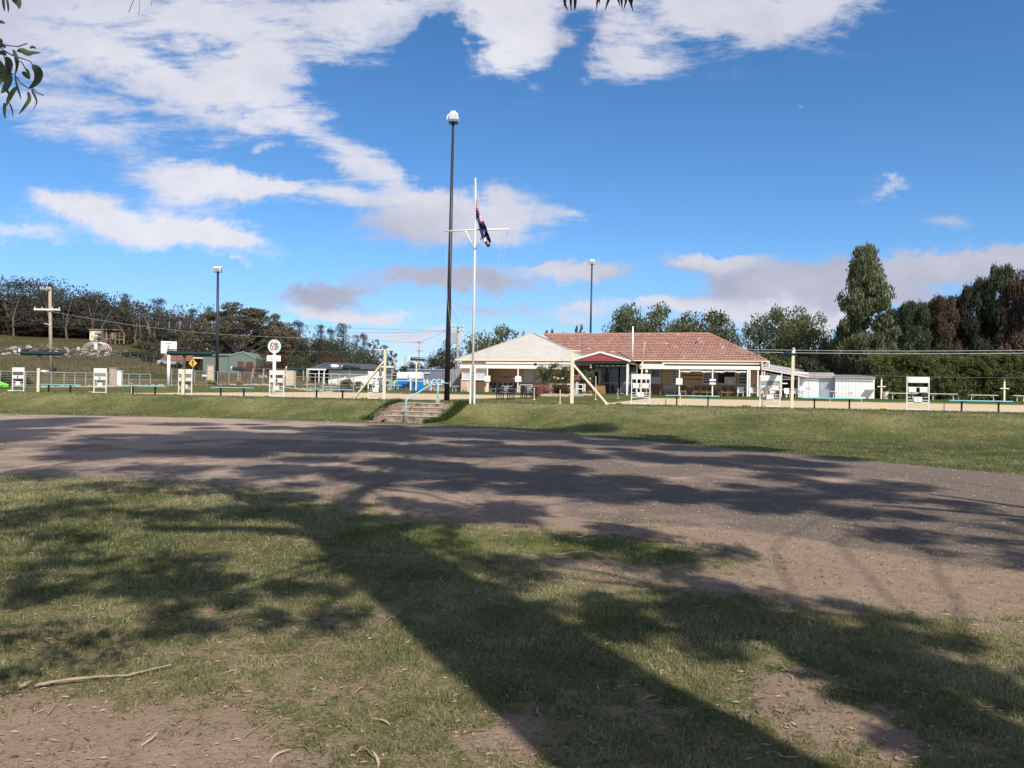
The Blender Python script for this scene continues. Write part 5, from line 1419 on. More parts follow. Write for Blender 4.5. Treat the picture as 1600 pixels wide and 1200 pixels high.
# white pipe fence in front of the toilets
t = cthing('pipe_fence', 'low white pipe fence in front of the portable toilets and container', 'fence', U(640, 34.8), 34.8); uo = U(640, 34.8)
for px in (616, 645, 673.5, 703): MB().tube([(U(px, 34.8) - uo, 0, 0), (U(px, 34.8) - uo, 0, 1.02)], .05, 8).build('post', offwhite, t)
MB().tube([(U(616, 34.8) - uo, 0, .98), (U(673, 34.8) - uo, 0, .98)], .035, 8).build('rail', offwhite, t)

# ---------------------------------------------------------------- portable toilets, container
def toilet(px, lab):
    v = 36.6; u = U(px, v); t = cthing('portable_toilet', lab, 'toilet', u, v, group='blue portable toilets'); z0 = t.location.z; h = Z(px, 581.5, v) - z0; w2 = .61
    MB().box(-w2 + .02, w2 - .02, -w2, w2, 0, h * .64).build('cabin', blueplastic, t, bevel=.03)
    mb = MB(); mb.prism([(-w2, h * .64), (w2, h * .64), (w2, h * .93), (w2 * .7, h), (-w2 * .7, h), (-w2, h * .93)], -w2 - .02, w2 + .02); mb.build('roof', white, t, bevel=.03)
    for k in (-1, 1):
        MB().tube([(k * .45, -w2 - .02, .1), (k * .25, -w2 - .02, h * .28), (-k * .1, -w2 - .02, h * .42), (-k * .5, -w2 - .02, h * .48)], .035, 6).build('moulded_rib', M('deep_blue', (.005, .12, .36), .4, .05, 2) if 'deep_blue' not in MATS else MATS['deep_blue'], t)
    MB().box(-w2 + .06, w2 - .06, -w2 - .03, -w2 - .005, .08, .5 * h).build('door', blueplastic, t, bevel=.02)
    MB().box(-w2, w2, -w2 - .035, -w2 + .02, h * .46, h * .49).build('moulded_band', MATS['deep_blue'], t)
    return t


toilet(631.5, 'left of two blue portable toilets with white top behind the green'); toilet(650, 'right of two blue portable toilets, beside the lettered container')
v = 39.5; a, b = U(636, v), U(696.5, v); z0c = .95; z1c = Z(675, 578.3, v)
ct = thing('shipping_container', 'faded blue shipping container with large white lettering and grey end', 'container', (hx, hy, 0), -A)
mb = MB(); n = 40
for i in range(n):
    x0 = a + (b - a) * i / n; w_ = (b - a) / n
    mb.add([(x0, v, z0c), (x0 + w_ * .35, v, z0c), (x0 + w_ * .5, v + .06, z0c), (x0 + w_ * .85, v + .06, z0c), (x0 + w_, v, z0c), (x0, v, z1c), (x0 + w_ * .35, v, z1c), (x0 + w_ * .5, v + .06, z1c), (x0 + w_ * .85, v + .06, z1c), (x0 + w_, v, z1c)],
           [(k, k + 1, k + 6, k + 5) for k in range(4)])
mb.box(a, b, v + .1, v + 2.4, z0c, z1c - .02); mb.build('side_panel', contblue, ct)
MB().box(a - .03, b + .03, v - .04, v + .06, z1c, z1c + .12).build('top_rail', M('container_rail', (.33, .35, .42), .6, .1, 2), ct)
e2 = U(719, v); MB().box(b + .03, e2, v - .02, v + 2.4, z0c, z1c).build('end_panel', contgrey, ct)
for k in range(5): MB().box(b + .25 + .42 * k, b + .33 + .42 * k, v - .05, v - .021, z0c, z1c).build('end_rib', contgrey, ct)
MB().box(b - .02, e2, v - .04, v - .021, z1c - .02, z1c + .1).build('top_rail', MATS['container_rail'], ct)
def text(s, size, loc, parent, mat, name='lettering', align='LEFT', sx=1.0):
    cu = bpy.data.curves.new(name, 'FONT'); cu.body = s; cu.size = size; cu.extrude = .004; cu.align_x = align; cu.materials.append(mat); cu.offset = size * .018
    o = bpy.data.objects.new(name, cu); COL.objects.link(o); o.parent = parent; o.location = loc; bpy.context.view_layer.update(); me = bpy.data.meshes.new_from_object(o); bpy.data.objects.remove(o); o = bpy.data.objects.new(name, me); COL.objects.link(o); o.parent = parent; o.location = loc; o.rotation_euler = (R(90), 0, 0); o.scale = (sx, 1, 1); return o
zt = Z(675, 601.5, v); text('CMA CGM', .92, (U(697.2, v), v - .03, zt), ct, white, align='RIGHT', sx=.84)
MB().tube([(U(657, v), v - .03, Z(657, 586, v)), (U(663, v), v - .03, Z(663, 583.5, v)), (U(672, v), v - .03, Z(672, 583, v))], .07, 6).build('swoosh', white, ct)
for k, (px, lab) in enumerate(((673, 'low stack of old bricks beside the container'), (683, 'pile of rubble bricks in front of the container'), (691, 'rusty brick pile beside the tall light tower'))):
    t = cthing('brick_pile', lab, 'bricks', U(px, 38), 38.0); rr = random.Random(k)
    for j in range(14):
        MB().box(-.12, .12, -.06, .06, 0, .08).build('brick', brick, t, loc=(rr.uniform(-.5, .5), rr.uniform(-.3, .3), .08 * (j % 4))).rotation_euler = (rr.uniform(-.2, .2), 0, rr.uniform(0, 3))

# ---------------------------------------------------------------- signs
def at(px, py, D): return PY(px, py, D)
D = 66; x, y, z = at(263, 600, D); t = thing('pole_sign', 'white rectangular lightbox sign on a white pole at left, printed bottle emblem', 'sign', (x, y, Hs(x, y)), .35)
zr = lambda px, py: PY(px, py, D)[2] - Hs(x, y)
MB().tube([(0, 0, 0), (0, 0, zr(263, 552))], .13, 12).build('pole', white, t, smooth=True)
bxw = .62; z0, z1 = zr(263, 552.5), zr(263, 533.5)
o = MB().box(-bxw, bxw, -.20, .20, z0, z1).build('sign_box', white, t, bevel=.02)
MB().tube([(-.2, -.206, z1 - .22), (-.02, -.206, z1 - .12), (.16, -.206, z1 - .22)], .03, 5).build('emblem', inkdark, o)
MB().tube([(-.02, -.206, z1 - .28), (-.02, -.206, z1 - .45), (-.02, -.206, z1 - .8)], [.04, .10, .12], 6).build('emblem', steel, o)
for k in range(2): MB().box(-.25, .28, -.208, -.202, z0 + .10 + .09 * k, z0 + .15 + .09 * k).build('sign_line', inkdark, o)
D = 62; x, y, z = at(428, 605, D); t = thing('round_sign', 'round green and white club sign with red bands above a white nameplate', 'sign', (x, y, Hs(x, y)), .12)
zr = lambda py: PY(428, py, D)[2] - Hs(x, y)
MB().tube([(0, 0, 0), (0, 0, zr(552))], .13, 12).build('pole', white, t, smooth=True)
zc = zr(541.3); r = zr(531) - zc
def disc(r0, r1, y_, th, m_, nm, par, n=40, sx=.92, a0=0, a1=360):
    mb = MB(); seg_ = max(2, int(n * (a1 - a0) / 360))
    for i in range(seg_):
        p, q_ = R(a0 + (a1 - a0) * i / seg_), R(a0 + (a1 - a0) * (i + 1) / seg_)
        c = [(r0 * math.cos(p), r0 * math.sin(p)), (r1 * math.cos(p), r1 * math.sin(p)), (r1 * math.cos(q_), r1 * math.sin(q_)), (r0 * math.cos(q_), r0 * math.sin(q_))]
        mb.prism([(a * sx, zc + b) for a, b in c], y_, y_ + th)
    return mb.build(nm, m_, par)
o = disc(0.0, r, -.16, .32, white, 'sign_drum', t)
disc(r * .60, r * .80, -.172, .01, signgreen, 'green_ring', o, a0=-62, a1=62, sx=.85); disc(r * .60, r * .80, -.172, .01, signgreen, 'green_ring', o, a0=118, a1=242, sx=.85)
disc(r * .78, r * .83, -.171, .009, signgreen, 'green_line', o, sx=.85, a0=62, a1=118); disc(r * .78, r * .83, -.171, .009, signgreen, 'green_line', o, sx=.85, a0=242, a1=298)
for dz_ in (.46, -.44): MB().prism([(-r * .36, zc + r * dz_ - .06), (r * .36, zc + r * dz_ - .06), (r * .30, zc + r * dz_ + .07), (-r * .30, zc + r * dz_ + .07)], -.175, -.165).build('red_band', signred, o)
text('VB', .46, (0, -.178, zc - .15), o, inkdark, align='CENTER')
np_ = MB().box(-.58, .50, -.10, .04, zr(564.5), zr(555.5)).build('nameplate', white, t, bevel=.01)
rr = random.Random(4)
for z_, (a, b) in ((zr(559.0), (-.32, .12)), (zr(561.3), (-.48, .30))):
    xk = a
    while xk < b:
        w_ = rr.uniform(.03, .06); MB().box(xk, xk + w_, -.106, -.101, z_ - .03, z_ + .035).build('sign_letter', inkdark, np_); xk += w_ + rr.choice((.018, .018, .06))
D = 112; x, y, z = at(301, 582, D); t = thing('road_sign', 'yellow diamond road sign with black arrow beyond the fence', 'sign', (x, y, Hs(x, y)), .5)
zc = PY(301, 567.5, D)[2] - Hs(x, y); MB().tube([(0, .03, 0), (0, .03, zc + .4)], .04, 8).build('pole', galv, t)
o = MB().prism([(-.58, zc), (0, zc - .62), (.58, zc), (0, zc + .62)], -.03, .0).build('plate', M('sign_yellow', (.80, .46, .03), .5, .03, 2), t)
MB().prism([(-.08, zc - .38), (.08, zc - .38), (.08, zc + .05), (.2, zc + .05), (0, zc + .38), (-.2, zc + .05), (-.08, zc + .05)], -.04, -.031).build('arrow', inkdark, o)

# ---------------------------------------------------------------- left field: fence, shed, house, clutter
def building_frame(px, py, D, nm, lab, cat, rz=0.0):
    x, y, z = at(px, py, D); return thing(nm, lab, cat, (x, y, Hs(x, y)), rz)
D = 118; t = building_frame(358, 577, D, 'green_shed', 'grey green farm shed with maroon roller doors behind the light tower', 'shed')
k_ = D / FPX; X = lambda px: (px - 358) * k_; zz = lambda py: PY(358, py, D)[2] - t.location.z
MB().box(X(317), X(359), 0, 8, -1, zz(556)).build('long_wall', shedgreen, t)
mb = MB(); mb.prism([(X(359), -1), (X(401), -1), (X(401), zz(560)), (X(381), zz(549.5)), (X(359), zz(556))], -.4, 8); mb.build('gable_wall', shedgreen, t)
MB().add([(X(316), -.2, zz(556)), (X(366), -.2, zz(555.5)), (X(372), 6, zz(549.5)), (X(330), 6, zz(549.5))], [(0, 1, 2, 3)]).build('roof', M('green_roof', (.18, .25, .22), .5, .05, 2), t)
for (pa, pb) in ((386.5, 396.5), (373, 382)): MB().box(X(pa), X(pb), -.46, -.41, -.5, zz(564.5)).build('roller_door', maroon, t)
MB().bar((X(381), -.45, zz(549.3)), (X(401.5), -.45, zz(559.8)), .1, .15).build('barge', M('green_trim', (.25, .33, .29), .5, .05, 2), t); MB().bar((X(359), -.45, zz(555.8)), (X(381), -.45, zz(549.3)), .1, .15).build('barge', MATS['green_trim'], t)
t2 = building_frame(312, 572, 122, 'carport', 'low white roofed carport left of the green shed', 'carport'); MB().box(-1.2, 1.3, 0, 3, 1.9, 2.1).build('roof', offwhite, t2); 
for s in (-1.1, 1.2): MB().box(s - .05, s + .05, 0, .1, 0, 1.9).build('post', offwhite, t2)
MB().box(-6, -1.4, .5, 3.5, 1.5, 2.6).build('brick_wall', M('reddish_wall', (.30, .14, .10), .8, .1, 2), t2)

D = 92; t = building_frame(560, 603, D, 'white_house', 'long white building with hipped charcoal roof and side veranda', 'house'); k_ = D / FPX; X = lambda px: (px - 560) * k_; zz = lambda py: PY(560, py, D)[2] - t.location.z
MB().box(X(513), X(598), 0, 7, -1, zz(578.5)).build('wall', white, t)
V_ = [(X(483), -1.2, zz(577.5)), (X(513), -1.2, zz(577.5)), (X(604), -.4, zz(577)), (X(604), 8, zz(577)), (X(483), 8, zz(577.5)), (X(497), 3.4, zz(566)), (X(575), 3.4, zz(567.5))]
MB().add(V_, [(0, 1, 2, 6, 5), (2, 3, 6), (3, 4, 5, 6), (4, 0, 5), (0, 4, 3, 2, 1)]).build('roof', slate, t)
for (pa, pb) in ((498, 503), (512, 517)):
    MB().add([(X(pa - 3), -1.25 + .6, zz(577) + .05), (X(pb - 3), -1.25 + .6, zz(577) + .05), (X(pb + 4), 3.3, zz(566.3) + .1), (X(pa + 4), 3.3, zz(566.3) + .1)], [(0, 1, 2, 3)]).build('solar_panel', slate2, t)
MB().box(X(483), X(513), -1.25, -1.15, zz(579.5), zz(577.5)).build('gutter', white, t); MB().box(X(513), X(604), -.3, -.2, zz(578.6), zz(577)).build('gutter', slate, t)
for px in (483.5, 502, 510): MB().box(X(px) - .05, X(px) + .05, -1.2, -1.1, -.8, zz(578)).build('veranda_post', white, t)
MB().box(X(484), X(513), .5, .6, -1, zz(579)).build('veranda_recess', dark, t)
MB().tube([(X(520), .8, zz(574.5)), (X(520), .8, zz(569.8))], [.55, .5], 10).build('roof_dish', white, t); MB().box(X(523), X(524), .5, .6, zz(575), zz(571)).build('roof_vent', white, t)
MB().box(X(560), X(587), -.04, -.0, zz(586), zz(583)).build('fascia_sign', offwhite, t)
for px in (583, 589.5, 594): window(t, X(px), X(px + 4.2), -.0, zz(594), zz(589), fm=white, fr=.05)
t = building_frame(609, 612, 84, 'flat_canopy', 'small flat roofed canopy with wire screens beside the braced post', 'canopy'); k_ = .07; X = lambda px: (px - 609) * k_
MB().box(X(594), X(616), -1, 2, 2.55, 2.72).build('roof', cream, t)
for px in (596, 614): MB().box(X(px) - .05, X(px) + .05, -.9, -.8, 0, 2.55).build('post', galv, t)
for k in range(6): MB().box(X(596), X(614), -.88, -.86, .3 + .38 * k, .33 + .38 * k).build('screen_wire', galv, t)
t = building_frame(610, 612, 86, 'water_tank', 'pale green water tank behind the wire screens', 'tank'); MB().tube([(0, 0, -.2), (0, 0, 1.0), (0, 0, 1.1)], [1.15, 1.15, .9], 16).build('tank', M('tank_green', (.20, .36, .30), .5, .05, 2), t)

# boundary fence of posts, rail and wires at left
def fence(pts, D0, n, h, lab, mpost=galv, rail=True, wires=2, pr=.035):
    P = []
    for i in range(n):
        s = i / (n - 1) * (len(pts) - 1); k = min(int(s), len(pts) - 2); f = s - k
        px = pts[k][0] + (pts[k + 1][0] - pts[k][0]) * f; Dd = pts[k][1] + (pts[k + 1][1] - pts[k][1]) * f
        x, y, _ = at(px, 600, Dd); P.append(Vector((x, y, Hs(x, y))))
    t = thing('fence', lab, 'fence', P[0]); q_ = [p - P[0] for p in P]
    for p in q_: MB().tube([(p.x, p.y, -.1), (p.x, p.y, h)], pr, 6).build('post', mpost, t)
    if rail: MB().tube([(p.x, p.y, h - .03) for p in q_], .028, 6).build('rail', mpost, t)
    for k in range(wires):
        z = h * (k + .6) / (wires + .8); MB().tube([(p.x, p.y - .03, z) for p in q_], .009, 4).build('wire', mpost, t)
    return t


mesh_ = fence([(-60, 58), (100, 63), (235, 68)], 60, 17, 1.35, 'galvanised chain link boundary fence behind the left scoreboards', wires=6)
fence([(268, 70), (340, 76), (410, 82)], 60, 9, 1.5, 'galvanised fence section behind the third scoreboard with braced corner', wires=5)
fence([(60, 112), (130, 100), (215, 95), (300, 92)], 60, 22, 1.45, 'star picket wire fence crossing the grassy slope at left', mpost=wire, rail=False, wires=4, pr=.035)
fence([(-20, 190), (120, 190), (330, 170)], 60, 26, 1.6, 'far paddock fence below the ridge trees', mpost=greywood, rail=False, wires=2, pr=.08)
fence([(395, 104), (470, 100), (505, 96)], 60, 10, 1.4, 'old timber post fence left of the white building', mpost=greywood, rail=True, wires=2, pr=.09)
fence([(480, 76), (530, 77), (620, 80)], 60, 9, 1.9, 'tall galvanised mesh fence in front of the white building', wires=5, pr=.04)
fence([(455, 84), (600, 86)], 60, 7, 1.0, 'low weathered timber rail fence by the white building', mpost=greywood, rail=True, wires=1)
for px, py, D, w_, h, lab, m_ in ((333, 591, 80, .45, 1.25, 'broad pale stone gate post left of the dark light tower', M('pale_stone', (.60, .50, .38), .9, .1, 3, bump=.4)), (454, 595, 82, .42, 1.05, 'broad pale stone gate post right of the round sign', MATS['pale_stone']), (178, 594, 66, .28, 1.0, 'grey concrete post on the slope beyond the chain link fence', concrete), (183.5, 592, 66, .14, .75, 'rusty brown post beside the grey concrete post', brownwood), (187, 592, 66, .18, .65, 'white marker post leaning on the chain link fence', white)):
    x, y, z = at(px, py, D); z = Hs(x, y); t = thing('gate_post', lab, 'post', (x, y, z)); hh = max(h, PY(px, py - h * FPX / D, D)[2] - z)
    MB().box(-w_, w_, -w_, w_, -.3, hh).build('pillar', m_, t, bevel=.04); MB().box(-w_ - .03, w_ + .03, -w_ - .03, w_ + .03, hh, hh + .06).build('cap', m_, t, bevel=.02)
mb = None

# rock edging along the back of the left lawn
rr = random.Random(9); k = 0
rockme = []
for j in range(4):
    mb = MB(); vs_ = []
    for a_ in range(8):
        for b_ in range(5):
            th = a_ * math.pi / 4; ph = -math.pi / 2 + b_ * math.pi / 4; f = rr.uniform(.75, 1.1)
            vs_.append((f * math.cos(th) * math.cos(ph), f * .8 * math.sin(th) * math.cos(ph), f * .6 * math.sin(ph)))
    fs = [(a_ * 5 + b_, ((a_ + 1) % 8) * 5 + b_, ((a_ + 1) % 8) * 5 + b_ + 1, a_ * 5 + b_ + 1) for a_ in range(8) for b_ in range(4)]
    mb.add(vs_, fs); o = mb.build('rock', rock, smooth=False); rockme.append(o.data); bpy.data.objects.remove(o)
def rocks(pts, n, s0, s1, lab, name='rock_edging'):
    root = None; base = None
    for i in range(n):
        f = i / max(1, n - 1) * (len(pts) - 1); k = min(int(f), len(pts) - 2); f -= k
        px = pts[k][0] + (pts[k + 1][0] - pts[k][0]) * f; D = pts[k][1] + (pts[k + 1][1] - pts[k][1]) * f + rr.uniform(-.5, .5)
        x, y, _ = at(px, 600, D); z = Hs(x, y)
        if root is None: root = thing(name, lab, 'rock edging', (x, y, z)); base = Vector((x, y, z))
        o = bpy.data.objects.new('rock', rockme[rr.randrange(4)]); COL.objects.link(o); o.parent = root; s = rr.uniform(s0, s1)
        o.location = Vector((x, y, z + s * .1)) - base; o.scale = (s * rr.uniform(.8, 1.5), s, s * .9); o.rotation_euler = (0, 0, rr.uniform(0, 6))
rocks([(60, 61), (160, 65), (240, 69), (330, 76)], 90, .14, .34, 'long row of pale rocks edging the lawn behind the left scoreboards')
rocks([(345, 78), (420, 80), (470, 79), (520, 79)], 50, .16, .36, 'row of sandstone blocks along the far left bank under the gum tree')
rocks([(835, 66.5), (850, 65), (875, 66), (905, 67), (935, 69.5)], 46, .14, .42, 'border of rounded pink stones round the rose bed')
# junk on the hillside: small pale heaps of salvaged goods beyond the fence
t = building_frame(80, 574, 135, 'salvage_yard', 'jumble of pale scrap and parked goods on the slope behind the shade post', 'scrap heap'); k_ = 135 / FPX
sm = [M('scrap_pale', (.42, .42, .42), .6, .1, 3), steel, M('scrap_dark', (.06, .06, .07), .6, .2, 3), M('scrap_red', (.20, .08, .07), .6, .1, 2), M('scrap_tan', (.38, .27, .22), .8, .15, 3), M('scrap_blue', (.20, .26, .34), .6, .1, 3)]
for i in range(190):
    px = rr.uniform(-25, 162); yy = rr.uniform(-4, 16); s = rr.uniform(.15, .6)
    x = (px - 80) * k_ * (135 + yy) / 135; wz = Hs(t.location.x + x, t.location.y + yy) - t.location.z
    mb = MB(); kk = i % 3
    if kk == 0: mb.prism([(-s, 0), (s, 0), (s * .8, s * .5), (s * .3, s * .85), (-s * .4, s * .8), (-s * .9, s * .45)], -s * .5, s * .5)
    elif kk == 1:
        for b_ in range(3): mb.bar((rr.uniform(-s, s), 0, 0), (rr.uniform(-s, s), rr.uniform(-.4, .4), s * 1.1), .09)
    else: mb.tube([(-s * .7, 0, s * .3), (s * .7, 0, s * .35)], s * .3, 8)
    o = mb.build('scrap_piece', rr.choice(sm[:1] * 3 + sm[1:] + sm[4:5] * 2 + sm[2:3] * 2), t); o.location = (x, yy, wz); o.rotation_euler = (0, 0, rr.uniform(0, 3))
# domed tunnel, play fort, car, small hut
t = building_frame(147, 561, 150, 'garden_dome', 'arched white framed garden dome on the slope left of the hedge line', 'dome'); 
for k in range(4):
    pts = [(-3.6 * math.cos(math.pi * i / 10), k * 1.2, 2.6 * math.sin(math.pi * i / 10)) for i in range(11)]; MB().tube(pts, .09, 6).build('hoop', offwhite, t)
MB().prism([(-3.4 * math.cos(math.pi * i / 10), 2.4 * math.sin(math.pi * i / 10)) for i in range(11)], 3.0, 3.2).build('end_sheet', M('dome_back', (.22, .19, .17), .8, .1, 2), t)
MB().box(.0, 1.0, -.1, 0, 0, 2.2).build('flap', offwhite, t); MB().box(2.0, 3.2, -.2, 1.2, 0, 1.4).build('crate', sm[4], t)
t.scale = (.62, .62, .62)
t = building_frame(156, 548, 175, 'cream_hut', 'small cream hut with brown doorway on the hillside', 'hut'); MB().box(-2.4, .6, 0, 3, -.5, 2.6).build('wall', cream, t); MB().box(.62, 3.6, .2, 3, -.5, 2.3).build('side_wall', M('hut_brown', (.22, .12, .09), .8, .1, 2), t); MB().box(-2.6, 3.8, -.3, 3.2, 2.6, 2.8).build('roof', sm[4], t)
for k in range(2): MB().box(1.2 + 1.2 * k, 1.8 + 1.2 * k, .1, .19, .3, 1.9).build('window', paleglass, t)
t = building_frame(176, 548, 172, 'play_fort', 'yellow timber play fort with railings beside the cream hut', 'play equipment'); plank = M('aged_yellow_timber', (.34, .25, .12), .7, .15, 4); timber = M('aged_timber', (.22, .15, .09), .7, .15, 4)
for k in range(6): MB().box(-2.6 + k, -2.42 + k, 0, .2, 0, 2.0 + .6 * (k % 3 == 1)).build('post', plank if k % 2 else timber, t)
MB().box(-2.6, 2.6, .2, .3, .9, 1.15).build('rail', timber, t); MB().box(-2.6, 2.6, .2, .3, 1.7, 1.8).build('rail', timber, t); MB().box(-1, .6, -.2, 1.4, 1.0, 1.1).build('deck', timber, t)
t = building_frame(266, 572, 128, 'parked_car', 'silver car parked on the slope behind the white lightbox sign', 'car', .3)
MB().prism([(-1.9, .3), (1.9, .3), (1.95, .75), (1.2, .9), (.7, 1.35), (-.9, 1.38), (-1.5, .95), (-1.95, .85)], -.8, .8).build('body', galv, t, bevel=.06)
MB().prism([(-1.25, .95), (.95, .92), (.62, 1.28), (-.85, 1.31)], -.82, .82).build('side_glass', glass, t)
for x_ in (-1.2, 1.2):
    for y_ in (-.82, .62): MB().tube([(x_, y_, .32), (x_, y_ + .2, .32)], .32, 14).build('wheel', black, t)
t = building_frame(-6, 598, 58, 'play_slide', 'bright green plastic slide end at the far left edge', 'slide')
mb = MB(); mb.add([(-2.2, -.3, 1.3), (-1, -.3, .8), (0, -.3, .25), (.75, -.3, .10), (-2.2, .3, 1.3), (-1, .3, .8), (0, .3, .25), (.75, .3, .10)], [(0, 1, 5, 4), (1, 2, 6, 5), (2, 3, 7, 6)])
mb.build('chute', green_slide, t)
for s in (-.33, .33): MB().tube([(-2.2, s, 1.42), (-1, s, .92), (0, s, .40), (.72, s, .22)], [.12, .12, .13, .08], 8).build('side_lip', green_slide, t)
MB().box(-2.3, -2.2, -.3, .3, 0, 1.5).build('support', galv, t)
for px, py, D, lab in ((69, 572, 100, 'white flat sheet lying on the slope beside the shade post'), (323, 575, 100, 'white flat sheet lying on the grass left of the green shed')):
    x, y, z = at(px, py, D); z = Hs(x, y); t = thing('white_trough', lab, 'trough', (x, y, z)); MB().box(-.45, .45, -.4, .4, .25, .5).build('tub', white, t, bevel=.05)
    for s in (-.38, .38): MB().box(s - .04, s + .04, -.3, .3, 0, .25).build('leg', steel, t)

# ---------------------------------------------------------------- utility poles and cables
def upole(px, pyb, D, pyt, r, lab, arms, m_=greywood, lean=0.0, vis=True):
    x, y, z = at(px, pyb, D); z = min(z, Hs(x, y)) ; t = thing('utility_pole', lab, 'utility pole', (x, y, z), 0, 'timber utility poles'); h = PY(px, pyt, D)[2] - z
    MB().tube([(0, 0, -.3), (lean, 0, h)], [r, r * .72], 12).build('pole', m_, t, smooth=True)
    k_ = D / FPX
    for (py, pa, pb, th) in arms:
        za = PY(px, py, D)[2] - z
        a_ = MB().box((pa - px) * k_ + lean * .8, (pb - px) * k_ + lean * .8, -r - .12, -r, za - th, za + th).build('crossarm', m_ if th < .1 else offwhite, t)
        for q_ in (.04, .3, .7, .96):
            xx = (pa - px) * k_ + (pb - pa) * k_ * q_ + lean * .8; MB().tube([(xx, -r - .06, za + th), (xx, -r - .06, za + th + .14), (xx, -r - .06, za + th + .2)], [.05, .07, .03], 8).build('insulator', insul, a_)
    return t, (x, y, z, h)


p1_, q1_ = upole(80, 575, 100, 449, .24, 'thick weathered timber utility pole with pale crossarm at left', [(452, 66, 81, .08), (484, 57, 98, .12)], lean=-.35)
MB().tube([(-.1, -.2, PY(79, 509, 100)[2] - q1_[2]), (-.5, -.5, PY(79, 506, 100)[2] - q1_[2]), (-.65, -.6, PY(79, 507, 100)[2] - q1_[2])], .05, 6).build('street_lamp_arm', offwhite, p1_)
MB().tube([(.05, -.2, PY(79, 484, 100)[2] - q1_[2]), (.45, -.25, PY(79, 476, 100)[2] - q1_[2])], .02, 6).build('stay', galv, p1_)
upole(654.5, 578, 130, 533, .14, 'slim utility pole with two crossarms behind the container', [(534.5, 648, 662, .07), (548, 648, 662, .06)])
upole(714.5, 580, 95, 509, .15, 'utility pole with transformer arms just left of the clubhouse roof', [(511, 704, 723, .07), (517, 704, 723, .06)])
upole(633, 578, 150, 554, .16, 'short grey timber pole stub behind the portable toilets', [])
x, y, z = at(709, 529, 94.5); tr = MB().box(-.42, .42, -.3, .3, 0, 1.3).build('transformer', galv, bpy.data.objects['utility_pole.002'] if 'utility_pole.002' in bpy.data.objects else None)
pr_ = tr.parent; tr.location = (x - pr_.location.x, y - pr_.location.y - .1, z - pr_.location.z - .6)


def cable(p, q, sag, r, lab, m_=wire, n=18):
    P, Q = Vector(at(*p)), Vector(at(*q)); pts = [P.lerp(Q, i / n) - Vector((0, 0, sag * 4 * (i / n) * (1 - i / n))) for i in range(n + 1)]
    o = MB().tube([tuple(a - P) for a in pts], r, 5).build('overhead_cable', m_); o.location = P; return tag(o, lab, 'cable')


cable((66, 452, 99), (-60, 436, 70), .5, .016, 'overhead cable leaving the thick left pole towards the picture edge')
cable((98, 483, 99), (-60, 470, 70), .6, .016, 'lower overhead cable leaving the thick left pole to the left')
cable((81, 451, 99), (707, 516, 95), 1.4, .016, 'upper overhead cable sagging from the left pole to the clubhouse pole')
cable((98, 483, 99), (704, 517.5, 95), 1.2, .018, 'thick overhead cable sagging across in front of the gum tree', wire)
cable((62, 483, 99), (704, 519, 95), 1.9, .014, 'lowest sagging cable between left pole and clubhouse pole', wirelight)
cable((400, 548, 90), (600, 549, 90), .1, .014, 'faint straight cable in front of the ridge trees')
cable((648, 535, 130), (704, 512, 95), .3, .016, 'cable rising from the slim pole to the clubhouse pole')
cable((662, 535, 130), (560, 527, 130), .3, .016, 'cable running left from the slim pole')
cable((655, 565, 129), (690, 556, 95), .1, .03, 'pale street lamp arm cable on the slim pole', wirelight)
cable((723, 511, 95), (700, 470, 40), .2, .010, 'thin cable slanting down beside the light tower', wire)
cable((714, 514, 95), (742, 562, 76), .2, .010, 'service cable from the pole down to the clubhouse eave', wire)
cable((1150, 545.5, 74), (1640, 547.0, 60), .12, .022, 'upper grey cable crossing in front of the trees at right', wirelight)
cable((1150, 549.5, 74), (1640, 551.5, 60), .12, .026, 'lower grey cable crossing in front of the trees at right', wirelight)
cable((1366, 586.5, 64), (1640, 589.5, 60), .1, .016, 'low cable along the face of the hedge', wire)

# ---------------------------------------------------------------- foliage
def leafcloud(name, C_, Rr, cnt, size, aspect, mat, parent, seed, droop=0.0, shell=.55, tonec=None, up=0.0, tvar=.35):
    rg = np.random.RandomState(seed); C_ = np.asarray(C_, float); Rr = np.asarray(Rr, float)
    if Rr.ndim == 1: Rr = np.stack([Rr, Rr, Rr * .8], 1)
    m_ = len(C_); cnt = np.broadcast_to(np.asarray(cnt), (m_,)).astype(int); ci = np.repeat(np.arange(m_), cnt); n_ = len(ci)
    d = rg.normal(size=(n_, 3)); d /= np.linalg.norm(d, axis=1)[:, None]
    rad = shell + (1 - shell) * rg.rand(n_) ** .7; rad = np.where(rg.rand(n_) < .25, rg.rand(n_) ** .4, rad) * (1 + .12 * rg.normal(size=n_))
    P = C_[ci] + d * rad[:, None] * Rr[ci]
    ax = rg.normal(size=(n_, 3)) * (1 - abs(droop) * .7); ax[:, 2] -= droop * 1.6; ax /= np.linalg.norm(ax, axis=1)[:, None]
    nr = d * .7 + rg.normal(size=(n_, 3)) * .6 + np.array([0, 0, up]); sd_ = np.cross(ax, nr); sd_ /= (np.linalg.norm(sd_, axis=1)[:, None] + 1e-6)
    L_ = size * (.6 + .8 * rg.rand(n_)); W_2 = L_ * aspect
    V = np.stack([P - ax * L_[:, None] * .5, P + sd_ * W_2[:, None] * .5, P + ax * L_[:, None] * .5, P - sd_ * W_2[:, None] * .5], 1).reshape(-1, 3)
    ct_ = rg.rand(m_) if tonec is None else np.asarray(tonec)
    tone = np.clip(ct_[ci] * .5 + rg.rand(n_) * tvar + .08, 0, 1)
    return npmesh(name, V, np.arange(4 * n_).reshape(n_, 4), mat, parent, tone=tone)


